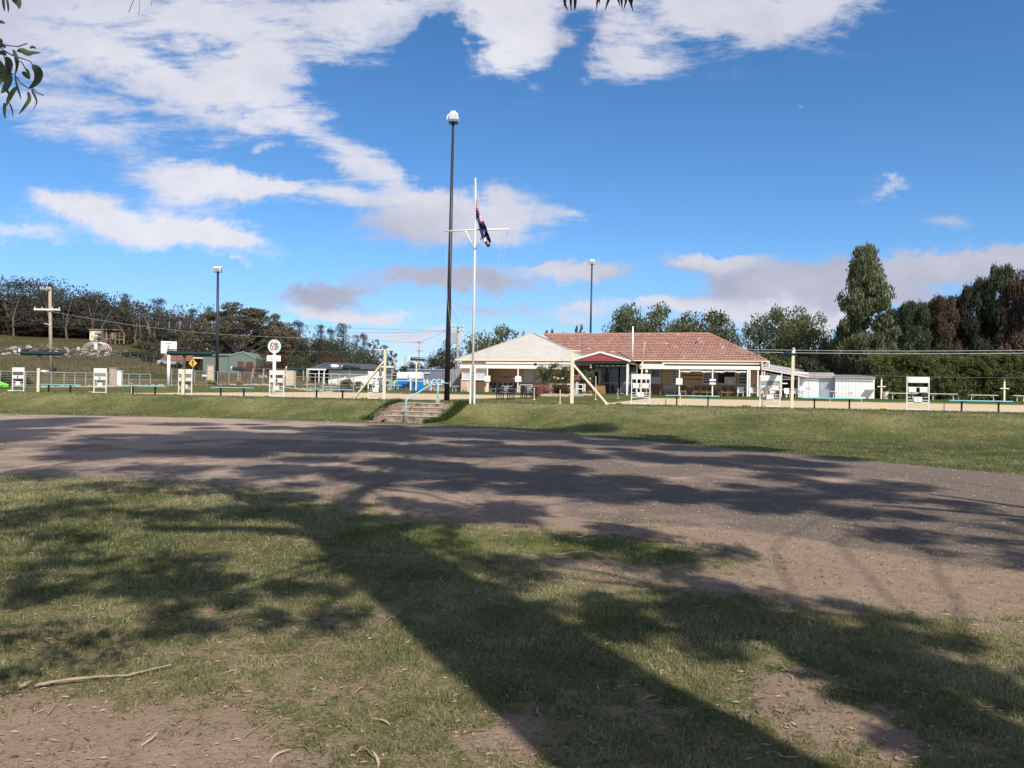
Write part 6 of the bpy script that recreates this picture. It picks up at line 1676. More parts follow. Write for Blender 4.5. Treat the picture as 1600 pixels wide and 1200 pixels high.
def limb(mb, p, q, r0, r1, rg, n=6, sag=.12, k=7, wob=0):
    p, q = np.array(p, float), np.array(q, float); L_ = np.linalg.norm(q - p); off = rg.normal(size=3) * L_ * .06
    pts = []
    for i in range(n + 1):
        t = i / n; pt_ = p + (q - p) * t + off * math.sin(t * math.pi) + np.array([0, 0, L_ * sag * math.sin(t * math.pi)]); pts.append(tuple(pt_ + (rg.normal(size=3) * wob * L_ * .5 if 0 < i < n and wob else 0)))
    mb.tube(pts, [r0 + (r1 - r0) * (i / n) ** .8 for i in range(n + 1)], k)


PROTO = {}


def tree_unit(kind, seed, leafm, barkm_=darkbark, n_leaf=3600):
    """a tree of height 1 and crown width about 1; returns (trunk mesh, crown mesh)"""
    key = (kind, seed, leafm.name)
    if key in PROTO: return PROTO[key]
    rg = np.random.RandomState(seed); C_, Rr = [], []; mb = MB(); size, aspect, droop = .05, .45, .3; shell = .5
    if kind == 'gum':
        for i in range(34):
            a = rg.rand() * 6.28; r = .42 * math.sqrt(rg.rand()); z = .42 + .5 * (1 - (r / .46) ** 2) * (.35 + .65 * rg.rand()); s = .075 + .06 * rg.rand()
            C_.append((r * math.cos(a), r * math.sin(a), z)); Rr.append((s * 1.25, s * 1.25, s * .62))
        for i in range(16):
            a = rg.rand() * 6.28; r = .2 + .22 * rg.rand(); C_.append((r * math.cos(a), r * math.sin(a), .10 + .34 * rg.rand())); Rr.append((.13, .13, .11))
        size = .032
    elif kind == 'biggum':
        for i in range(120):
            a = rg.rand() * 6.28; r = .47 * math.sqrt(rg.rand()); z = .14 + .80 * math.sqrt(max(0, 1 - (r / .5) ** 2)) * (.15 + .85 * rg.rand() ** .5); s = .045 + .035 * rg.rand()
            C_.append((r * math.cos(a), r * math.sin(a), z)); Rr.append((s * 1.25, s * 1.25, s * .6))
        size = .026; aspect = .45; droop = .5
    elif kind == 'broad':
        for i in range(46):
            a = rg.rand() * 6.28; z = .18 + .74 * rg.rand(); rr_ = .46 * math.sin(math.pi * min(1, (z * .95))) ** .6; r = rr_ * rg.rand() ** .5; s = .08 + .07 * rg.rand()
            C_.append((r * math.cos(a), r * math.sin(a), z)); Rr.append((s * 1.5, s * 1.5, s * 1.0))
        size = .046
    elif kind == 'pine':
        for i in range(26):
            z = .38 + .58 * rg.rand(); rr_ = .42 * (1.08 - z) ** .5 + .04; a = rg.rand() * 6.28; r = rr_ * rg.rand() ** .5; s = .10 + .06 * rg.rand()
            C_.append((r * math.cos(a), r * math.sin(a), z)); Rr.append((s * 1.5, s * 1.5, s * .38))
        size = .040; aspect = .3; droop = 0
    elif kind == 'spire':
        for i in range(90):
            z = .03 + .90 * rg.rand() ** .85; rr_ = .46 * (1 - z) ** .32 + .02; a = rg.rand() * 6.28; r = rr_ * rg.rand() ** .4; s = .07 + .05 * rg.rand()
            C_.append((r * math.cos(a), r * math.sin(a), z)); Rr.append((s * .95, s * .95, s * .95))
        for k in range(4):
            a = rg.rand() * 6.28; C_.append((.14 * math.cos(a), .14 * math.sin(a), .88 + .07 * rg.rand())); Rr.append((.06, .06, .06))
        size = .036; aspect = .34; droop = -.4
    elif kind == 'tall':
        prof = [(.07, .22), (.18, .34), (.30, .42), (.42, .44), (.54, .38), (.66, .32), (.74, .22), (.80, .13), (.88, .17), (.96, .07)]
        for i in range(150):
            z = .05 + .93 * rg.rand(); rr_ = np.interp(z, [p[0] for p in prof], [p[1] for p in prof]); a = rg.rand() * 6.28; r = rr_ * rg.rand() ** .4; s = .045 + .05 * rg.rand()
            C_.append((r * math.cos(a) * 1.05, r * math.sin(a), z)); Rr.append((s * 1.7, s * 1.7, s * .72))
        size = .036; aspect = .5; droop = .5
    elif kind == 'bush':
        for i in range(26):
            a = rg.rand() * 6.28; r = .42 * rg.rand() ** .5; z = .12 + .68 * math.sqrt(max(0, 1 - (r / .48) ** 2)) * rg.rand() ** .6; s = .12 + .05 * rg.rand()
            C_.append((r * math.cos(a), r * math.sin(a), z)); Rr.append((s, s, s * 1.1))
        size = .06
    elif kind == 'sparse':
        for i in range(22):
            a = rg.rand() * 6.28; r = .38 * rg.rand() ** .5; z = .50 + .46 * rg.rand(); s = .05 + .04 * rg.rand()
            C_.append((r * math.cos(a), r * math.sin(a), z)); Rr.append((s * 1.2, s * 1.2, s * .6))
        size = .036; droop = .5
    elif kind == 'bare':
        for i in range(26):
            a = rg.rand() * 6.28; r = .40 * rg.rand() ** .5; C_.append((r * math.cos(a), r * math.sin(a), .55 + .43 * rg.rand())); Rr.append((.04, .04, .03))
        size = .03; n_leaf = 500
    tw = {'gum': .022, 'biggum': .020, 'broad': .022, 'pine': .020, 'spire': .016, 'tall': .016, 'bush': .014, 'sparse': .016, 'bare': .015}[kind]
    top = .96 if kind in ('spire', 'pine', 'tall') else .62
    mb.tube([(0, 0, -.02), (.012, .004, top * .35), (-.008, .006, top * .7), (0, 0, top)], [tw * 1.3, tw, tw * .75, tw * .3], 7)
    lim = range(len(C_)) if kind in ('bare', 'sparse') else rg.choice(len(C_), min(len(C_), 22 if kind != 'biggum' else 46), replace=False)
    for i in lim:
        c = C_[i]; zb = max(.12, min(top * .9, c[2] - .5 * math.hypot(c[0], c[1]) - .12)); limb(mb, (0, 0, zb), c, tw * .42, tw * .10, rg, n=4, sag=.05, k=4)
    cnt = max(4, n_leaf // len(C_))
    crown = leafcloud('crown', C_, Rr, cnt, size, aspect, leafm, None, seed + 5, droop=droop, shell=shell)
    trunk = mb.build('trunk', barkm_)
    r_ = (trunk.data, crown.data); bpy.data.objects.remove(trunk); bpy.data.objects.remove(crown); PROTO[key] = r_
    return r_


def tree(px, pyt, D, wpx, kind, seed, leafm, lab, name='tree', cat='tree', group=None, bark=darkbark, n=3600, pyb=None, rz=None, drop=0.0):
    x, y, z = at(px, 600, D); z = Hs(x, y) - .15 + drop
    zt = PY(px, pyt, D)[2]; h = zt - z; w_ = wpx * D / FPX * (1.25 if kind == 'broad' and px > 700 else 1.0)
    tm, cm_ = tree_unit(kind, seed, leafm, bark, n)
    t = thing(name, lab, cat, (x, y, z), (seed * 1.7 + px * .13) % 6.28 if rz is None else rz, group)
    for nm, me in (('trunk', tm), ('crown', cm_)):
        o = bpy.data.objects.new(nm, me); COL.objects.link(o); o.parent = t
    t.scale = (w_, w_, h); return t


RG = 'trees along the ridge at left'
ridge = [(-22, 452, 190, 95, 'gum', 1, 'broad dark gum tree at the far left end of the ridge'), (22, 447, 205, 70, 'gum', 2, 'round topped dark gum second from the left end of the ridge'),
         (58, 452, 225, 50, 'gum', 3, 'dark gum tree directly left of the thick utility pole'), (83, 442, 215, 44, 'sparse', 4, 'open crowned gum showing sky, behind the thick utility pole top'),
         (112, 464, 195, 76, 'gum', 1, 'dark gum tree right of the thick utility pole'), (147, 455, 215, 64, 'gum', 3, 'highest rounded dark gum right of the utility pole'),
         (176, 474, 200, 60, 'gum', 2, 'lower dark gum tree above the cream hut'), (196, 457, 228, 27, 'pine', 5, 'small flat topped pine standing above the ridge line'),
         (222, 470, 240, 30, 'sparse', 6, 'wispy tree left of the twin crowned pine'), (243, 462, 235, 36, 'pine', 7, 'twin crowned pine standing above the ridge line'),
         (214, 496, 188, 74, 'gum', 4, 'grey brown gum on the slope below the small pine'), (262, 478, 225, 32, 'bare', 8, 'bare branched tree left of the dark ridge conifer'),
         (284, 474, 222, 44, 'bare', 9, 'tall pale bare tree left of the light tower'), (298, 478, 218, 24, 'pine', 10, 'dark narrow conifer between bare trees'),
         (258, 512, 180, 66, 'gum', 11, 'shaded gum behind the white lightbox sign'), (300, 520, 172, 60, 'bush', 12, 'olive understorey tree above the folded shade'),
         (320, 474, 225, 34, 'bare', 13, 'bare tree just left of the light tower lamp'), (324, 478, 215, 30, 'pine', 14, 'dark pine touching the left light tower'),
         (430, 480, 135, 56, 'gum', 15, 'smaller grey gum at the right shoulder of the large gum'), (466, 497, 190, 34, 'pine', 16, 'dark pine right of the large spreading gum'),
         (484, 507, 200, 28, 'bare', 17, 'pale bare tree between two dark pines'), (500, 506, 188, 30, 'pine', 18, 'dark pine left of the flat topped pair above the white building'),
         (516, 509, 196, 24, 'pine', 19, 'middle dark pine above the white building'), (536, 503, 185, 40, 'pine', 20, 'largest dark pine above the white building'),
         (455, 530, 150, 66, 'broad', 21, 'dark olive tree behind the round sign'), (495, 528, 160, 60, 'broad', 22, 'dark olive tree left behind the white building roof'), (530, 530, 165, 60, 'broad', 23, 'dark olive tree behind the middle of the white building roof'),
         (556, 522, 190, 22, 'pine', 24, 'slender pine right of the largest dark pine'), (567, 517, 178, 24, 'pine', 25, 'tufted tall pine near the right end of the ridge'),
         (584, 529, 170, 26, 'sparse', 26, 'open crowned gum left of the braced post top'), (600, 538, 176, 24, 'pine', 27, 'small dark pine beside the braced post top'), (613, 546, 140, 24, 'sparse', 28, 'thin tree right of the braced post top'),
         (575, 545, 150, 44, 'broad', 29, 'low dark tree above the right end of the charcoal roof'), (430, 545, 118, 56, 'autumn', 30, 'reddish brown bushy tree behind the round sign'), (470, 556, 112, 46, 'broad', 31, 'low green bushy tree left of the charcoal roof'),
         (520, 548, 112, 50, 'autumn', 32, 'brownish tree just above the solar panels'), (608, 566, 110, 26, 'autumn', 33, 'small red leafed tree right of the white building'), (20, 490, 180, 90, 'gum', 5, 'large lower gum with dark trunks behind the shade post'),
         (70, 500, 176, 80, 'gum', 6, 'grey shaded gum on the slope left of the thick pole foot'), (125, 505, 182, 80, 'gum', 7, 'shaded grey gum above the garden dome'), (170, 515, 176, 50, 'bush', 34, 'dark green bushy tree above the play fort'), (228, 530, 168, 50, 'bush', 35, 'dark thicket tree left of the white lightbox sign')]
for (px, pt_, D, wp, kd, sd_, lab) in ridge:
    if kd == 'autumn': tree(px, pt_, D, wp, 'broad', 21, autumnleaf, lab, group=RG, n=2600)
    elif kd == 'pine': tree(px, pt_, D, wp, 'pine', 5 + sd_ % 3, pineleaf, lab, name='pine_tree', group=RG, n=2600)
    elif kd == 'bare': tree(px, pt_, D, wp, 'bare', 8 + sd_ % 2, ridgeleaf, lab, name='bare_tree', group=RG, bark=palebark)
    elif kd == 'gum': tree(px, pt_, D, wp * 1.3, 'gum', 1 + sd_ % 3, ridgeleaf if px < 300 else brownleaf, lab, name='gum_tree', group=RG, n=16000)
    elif kd == 'sparse': tree(px, pt_, D, wp, 'sparse', 4, brownleaf, lab, name='gum_tree', group=RG, n=1800)
    else: tree(px, pt_, D, wp, kd, 21 + sd_ % 2, oliveleaf if kd == 'bush' and sd_ != 34 else (casdark if sd_ in (35, 21, 22) else casleaf), lab, group=RG, n=2600)
tree(368, 461, 128, 158, 'biggum', 41, brownleaf, 'very large spreading grey gum tree behind the left light tower', name='gum_tree', bark=palebark, n=26000, drop=-.3)
# dense wood behind, reads as one mass
rg = np.random.RandomState(77); C_, Rr = [], []
for i in range(1500):
    px = rg.uniform(-70, 600); D = rg.uniform(172, 235)
    x, y, _ = at(px, 600, D); z = Hs(x, y); ht = np.interp(px, [-70, 60, 190, 330, 450, 560, 600], [12.5, 12.5, 10, 8, 8.5, 7, 3.5]) * (.8 + .25 * rg.rand())
    C_.append((x, y, z + .3 + ht * rg.rand() ** 1.05)); s = rg.uniform(1.1, 2.1); Rr.append((s * 1.2, s * 1.2, s))
for i in range(420):
    px = rg.uniform(60, 570); D = rg.uniform(138, 174) if px > 230 else rg.uniform(178, 190); x, y, _ = at(px, 600, D); C_.append((x, y, Hs(x, y) + 2.6 * rg.rand())); s = rg.uniform(.8, 1.5); Rr.append((s * 1.5, s * 1.2, s))
o = leafcloud('woodland', C_, Rr, 64, .52, .5, ridgeleaf, None, 78, droop=.3); tag(o, 'dark massed woodland filling the ridge behind the single trees', 'woodland', kind='stuff')
mb = MB()
for i in range(60):
    px = rg.uniform(-60, 560); D = rg.uniform(165, 200); x, y, _ = at(px, 600, D); z = Hs(x, y); lim_ = rg.uniform(4, 9)
    mb.tube([(x, y, z - .3), (x + rg.uniform(-.8, .8), y, z + lim_ * .5), (x + rg.uniform(-1.6, 1.6), y, z + lim_)], [.26, .2, .08], 5)
o = mb.build('woodland_trunks', M('grey_trunks', (.13, .11, .09), .9, .2, 2)); tag(o, 'dim grey trunks standing among the ridge woodland', 'tree trunks', kind='stuff')

# right half
tree(775, 507, 98, 78, 'broad', 51, oliveleaf, 'rounded olive tree behind the left slope of the metal roof', n=6000)
tree(738, 532, 94, 46, 'sparse', 4, broadleaf, 'pale grey leafed tree between utility pole and metal roof', name='gum_tree', n=1800)
tree(748, 540, 96, 44, 'broad', 52, broadleaf, 'low grey green tree at the left edge of the metal roof')
tree(812, 516, 110, 26, 'sparse', 4, broadleaf, 'thin tree top just left of the metal roof apex', name='gum_tree'); tree(858, 514, 112, 28, 'sparse', 4, oliveleaf, 'small tree top right of the metal roof apex')
tree(905, 507, 112, 28, 'sparse', 4, oliveleaf, 'spindly tree top behind the tiled ridge near the aerial'); tree(880, 517, 120, 20, 'sparse', 4, broadleaf, 'tiny tree top poking over the tiled ridge')
tree(683, 545, 125, 56, 'broad', 53, casdark, 'dark tree behind the lettered container', n=5000); tree(703, 528, 118, 34, 'broad', 51, casdark, 'dark tree directly behind the tall light tower foot', n=3000); tree(643, 562, 150, 50, 'bush', 36, casdark, 'low dark trees behind the blue toilets')
tree(975, 477, 100, 62, 'broad', 54, broadleaf, 'grey green tree behind the tiled roof, left of the tallest one', n=7000); tree(1018, 472, 98, 78, 'broad', 51, oliveleaf, 'tallest tree behind the middle of the tiled roof', n=8000); tree(1050, 500, 102, 44, 'broad', 52, broadleaf, 'small tree between the two crowns behind the tiled roof')
tree(1102, 486, 100, 82, 'broad', 54, oliveleaf, 'tree behind the right part of the tiled ridge', n=8000); tree(1132, 497, 98, 52, 'broad', 53, broadleaf, 'lower tree behind the hip end of the tiled roof', n=5000); tree(1112, 478, 96, 18, 'bare', 8, broadleaf, 'bare twiggy top standing above the tiled roof', name='bare_tree')
tree(1170, 500, 100, 46, 'sparse', 4, broadleaf, 'open silvery tree right of the tiled roof', name='gum_tree', n=1800); tree(1196, 486, 102, 62, 'broad', 52, broadleaf, 'silvery tree left of the dark green one', n=6000); tree(1226, 479, 98, 62, 'broad', 54, broadleaf, 'pale crowned tree with sky showing behind the camera post', n=5000)
tree(1262, 487, 94, 66, 'broad', 51, oliveleaf, 'dense dark green tree behind the camera post', n=8000); tree(1290, 510, 90, 50, 'bush', 37, oliveleaf, 'brown green bushy tree behind the white sheds', n=5000); tree(1215, 535, 86, 84, 'bush', 38, oliveleaf, 'bushy mass behind the lean to roof', n=7000)
tree(1165, 535, 90, 50, 'bush', 39, broadleaf, 'bushy tree touching the right end of the tiled roof', n=4000); tree(1255, 545, 84, 70, 'bush', 37, casdark, 'shaded thicket behind the shed roofs', n=6000); tree(1310, 520, 98, 60, 'bush', 38, casdark, 'dark thicket left of the tall pointed tree', n=5000)
tree(1350, 386, 84, 100, 'tall', 61, broadleaf, 'tallest pointed gum tree rising above the hedge', name='gum_tree', n=30000, rz=.3)
cas = [(1382, 488, 112, 34, casdark, 'dark slim conifer beside the tall pointed gum'), (1404, 476, 106, 44, casleaf, 'green casuarina just right of the tall pointed gum'), (1428, 470, 104, 46, casleaf, 'lighter green casuarina second in the row'), (1452, 466, 108, 46, casbrown, 'brown tipped casuarina near the left of the row'),
       (1472, 462, 104, 44, casbrown, 'rusty brown casuarina left of the dark pair'), (1496, 462, 110, 44, casdark, 'dark casuarina with flat top in mid row'), (1517, 446, 106, 44, casdark, 'dark casuarina rising left of the highest one'), (1538, 434, 108, 46, casdark, 'tall dark casuarina left of the highest pointed one'),
       (1562, 414, 104, 50, casleaf, 'highest green casuarina in the row at right'), (1588, 425, 102, 52, casbrown, 'rusty casuarina cut by the right picture edge'), (1618, 418, 100, 56, casbrown, 'rusty casuarina just outside the right edge'), (1655, 412, 104, 60, casdark, 'dark casuarina beyond the right edge')]
for (px, pt_, D, wp, lm, lab) in cas: tree(px, pt_, D, wp * 1.55, 'spire', 71 + px % 3, lm, lab, name='casuarina_tree', group='casuarina row behind the hedge', n=20000)
for (px, pt_, wp, lm, lab) in ((1415, 520, 60, casleaf, 'low green casuarina filling the row behind the hedge left'), (1475, 515, 60, casdark, 'low dark casuarina filling the middle of the row'), (1530, 505, 64, casdark, 'low dark casuarina under the tall dark one'), (1590, 500, 70, casbrown, 'low brown casuarina at the right edge'), (1530, 520, 26, casbrown, 'small rusty branch clump low in the casuarina row')):
    tree(px, pt_, 98, wp, 'bush', 37, lm, lab, name='casuarina_tree', group='casuarina row behind the hedge', n=6000)
# far belt so no bare horizon shows between trunks
C_, Rr = [], []
for i in range(900):
    px = rg.uniform(590, 1750); D = rg.uniform(120, 170) if px > 760 else rg.uniform(160, 210); x, y, _ = at(px, 600, D); z = .9
    ht = np.interp(px, [590, 700, 900, 1150, 1300, 1750], [3.2, 4.5, 4, 6, 9, 11]); C_.append((x, y, z + ht * rg.rand())); s = rg.uniform(1, 1.9); Rr.append((s * 1.3, s, s))
o = leafcloud('treeline', C_, Rr, 24, .8, .5, casdark, None, 88, droop=.2); tag(o, 'low dark distant treeline closing the view behind clubhouse and sheds', 'treeline', kind='stuff')

# hedge: clipped uneven wall of leaves
ua, ub = U(1358, 36.5), U(1720, 36.5); hh = Z(1450, 557, 36.5) - .8
hg = thing('hedge', 'tall clipped leafy hedge behind the white benches at right', 'hedge', (*c2w((ua + ub) / 2, 38.6), .8), -A)
C_, Rr = [], []; hl = (ub - ua) / 2
for i in range(1500):
    x_ = rg.uniform(-hl, hl); f = rg.rand(); topw = hh * (.97 + .05 * math.sin(x_ * .9) + .03 * math.sin(x_ * 2.3 + 1))
    if f < .72: z_ = rg.uniform(.1, topw); y_ = -1.35 + .28 * math.sin(x_ * 1.3 + z_ * 1.1) + .2 * rg.normal() + .25 * (z_ / hh) ** 2
    else: z_ = topw + .1 * rg.normal(); y_ = rg.uniform(-1.3, 1.4)
    C_.append((x_, y_, z_)); s = rg.uniform(.22, .42); Rr.append((s, s * .8, s))
tn = np.clip(.35 + .35 * (rg.rand(len(C_)) - .5) * 2, 0, 1); tn = [t_ + (.35 if (c[0] > 2 and c[2] < hh * .5 and rg.rand() < .18) else 0) for t_, c in zip(tn, C_)]
leafcloud('foliage', C_, Rr, 46, .17, .55, hedgeleaf, hg, 91, droop=.5, tonec=tn)['kind'] = 'stuff'
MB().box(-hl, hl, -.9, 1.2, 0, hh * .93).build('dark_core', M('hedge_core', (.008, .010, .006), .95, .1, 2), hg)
for k in range(16): MB().tube([(-hl + .8 + k * hl / 8, -.95, -.2), (-hl + .9 + k * hl / 8, -.95, 1.2)], .06, 6).build('stem', darkbark, hg)

# shrubs and roses
def shrub(px, py, D, wpx, hpx, leafm, lab, seed, n=2600, size=.07, nm='shrub'):
    x, y, z = at(px, py, D); z = Hs(x, y); t = thing(nm, lab, 'shrub', (x, y, z)); k_ = D / FPX; w_, h = wpx * k_ / 2, hpx * k_; rg2 = np.random.RandomState(seed)
    C_, Rr = [], []
    for i in range(22):
        a = rg2.rand() * 6.28; r = rg2.rand() ** .5 * .8; C_.append((r * w_ * math.cos(a), r * w_ * .8 * math.sin(a), h * (.18 + .66 * math.sqrt(max(0, 1 - r * r)) * rg2.rand() ** .5))); Rr.append((w_ * .26, w_ * .26, h * .2))
    leafcloud('leaves', C_, Rr, n // 22, size, .5, leafm, t, seed, droop=-.2); mb = MB()
    for i in range(6): mb.tube([(0, 0, 0), (C_[i][0] * .5, C_[i][1] * .5, C_[i][2] * .6), C_[i]], [.03, .02, .01], 5)
    mb.build('stems', darkbark, t); return t


shrub(848, 621, 65.5, 38, 21, pinkbush, 'large salmon pink shrub beside the park bench', 101, 5200, .085)
shrub(838, 621, 64.8, 16, 9, pinkbush, 'small salmon pink shrub at the foot of the large one', 102, 1500, .08)
shrub(877, 620, 66.5, 32, 20, autumnleaf, 'brown leafed shrub between the rose stems', 103, 4000, .08); shrub(890, 612, 67, 22, 16, pinkbush, 'pinkish shrub behind the braced post', 104, 2000, .08)
shrub(930, 619, 69, 30, 10, goldbush, 'low dry yellow shrub in front of the porch screen', 105, 2000, .07); shrub(912, 619, 68.5, 18, 8, drygrass, 'low straw coloured clump in the rose bed', 106, 900, .08)
shrub(22, 590, 66, 56, 20, oliveleaf, 'wide olive shrub beyond the fence at the left edge', 107, 4200, .14); shrub(2, 594, 64, 30, 14, autumnleaf, 'low reddish shrub at the left edge by the fence', 108, 1500, .12)
shrub(329, 600, 76, 20, 9, goldbush, 'golden green shrub left of the dark light tower', 109, 1800, .09); shrub(372, 603, 76.5, 16, 8, goldbush, 'small yellow green shrub right of the dark light tower', 110, 1300, .08)
shrub(300, 601, 76, 14, 7, autumnleaf, 'small brown shrub behind the third scoreboard', 111, 900, .08); shrub(545, 607, 80, 44, 20, broadleaf, 'grey green shrub in front of the white building', 112, 3200, .12); shrub(575, 608, 80, 22, 16, broadleaf, 'small grey shrub behind the brace foot', 113, 1500, .12)
shrub(628, 592, 100, 30, 22, goldbush, 'yellow leafed shrub left of the blue toilets', 114, 2400, .15); shrub(620, 606, 84, 20, 12, casleaf, 'dark green shrub in front of the water tank', 115, 1200, .12)
shrub(215, 558, 140, 60, 12, casdark, 'long dark clipped shrub on the slope beside the play fort', 116, 3000, .2); shrub(250, 566, 135, 70, 12, casdark, 'dark clipped hedge continuing behind the white lightbox sign', 117, 3000, .2); shrub(395, 582, 112, 60, 22, autumnleaf, 'reddish twiggy thicket under the big gum in front of the green shed', 118, 2000, .12); shrub(290, 572, 130, 50, 11, casdark, 'dark hedge behind the yellow road sign', 119, 2000, .2)
shrub(410, 570, 104, 16, 8, rosewhite, 'white flowering shrub beside the round sign', 120, 500, .1); shrub(150, 598, 67, 22, 5, goldbush, 'low scrubby tuft along the rock edging', 121, 600, .08)


def rose(px, pyb, pyt, wpx, lab, seed, nfl):
    v_ = 31.0 + (seed % 3) * .5; u_ = U(px, v_); t = cthing('standard_rose', lab, 'rose bush', u_, v_, group='white standard roses in front of the clubhouse'); z0 = t.location.z
    h = Z(px, pyt, v_) - z0; w_ = wpx * 67 / FPX / 2; rg2 = np.random.RandomState(seed); zc = h * .72; mb = MB()
    mb.tube([(0, 0, 0), (.03, 0, h * .3), (0, 0, h * .5)], [.05, .045, .04], 7); C_, Rr = [], []
    for i in range(26):
        a = rg2.rand() * 6.28; r = rg2.rand() ** .5; c = (r * w_ * math.cos(a), r * w_ * .7 * math.sin(a), zc + h * .26 * rg2.uniform(-1, 1)); C_.append(c); Rr.append((.22, .22, .2))
        if i < 16: limb(mb, (0, 0, h * .47), c, .022, .008, rg2, n=3, k=4)
    mb.build('stem', darkbark, t); leafcloud('leaves', C_, Rr, 62, .12, .6, broadleaf, t, seed, droop=.1)
    for i in range(nfl):
        a = rg2.uniform(-2.8, -.3); r = rg2.uniform(.5, 1.0); C1 = (r * w_ * math.cos(a), -abs(r * w_ * .7 * math.sin(a)) - .1, zc + h * .25 * rg2.uniform(-.8, 1)); leafcloud('rose_bloom', [(C1[0], C1[1] - .2, C1[2])], [(.09, .09, .08)], 40, .09, .9, rosewhite, t, seed + i)


rose(849, 617, 570, 26, 'leftmost standard rose, nearly without blooms, behind the pink shrub', 131, 1); rose(866, 618, 567, 30, 'standard rose left of the braced post with white blooms', 132, 5); rose(883, 618, 571, 28, 'standard rose directly left of the braced post with pale grey stem', 133, 4); rose(914, 617, 580, 26, 'standard rose right of the braced post with a few yellow white blooms', 134, 3)
rocks([(879, 65.0), (882, 65.2)], 3, .2, .5, 'tall pale stones standing among the roses', name='standing_stone')
# long dry grass on the hillside fields
n = 26000; px = rs.uniform(-60, 640, n); D = rs.uniform(70, 165, n); kx = (px - 800) / FPX; X = kx * D; Y = D; Z_ = H(X, Y); pn = fbm(X * .12, Y * .12, 61, 3)
k = pn > .44; X, Y, Z_ = X[k], Y[k], Z_[k]; n = len(X); hh_ = .22 + .3 * rs.rand(n); la = rs.rand(n) * 6.28
V = np.stack([np.stack([X - .05, Y, Z_ - .05], 1), np.stack([X + .05, Y, Z_ - .05], 1), np.stack([X + .12 * np.cos(la), Y, Z_ + hh_], 1)], 1).reshape(-1, 3)
o = npmesh('long_grass', V, np.arange(3 * n).reshape(n, 3), drygrass, tone=rs.rand(n), loops=3); tag(o, 'long dry grass on the paddocks beyond the boundary fence', 'grass', kind='stuff')

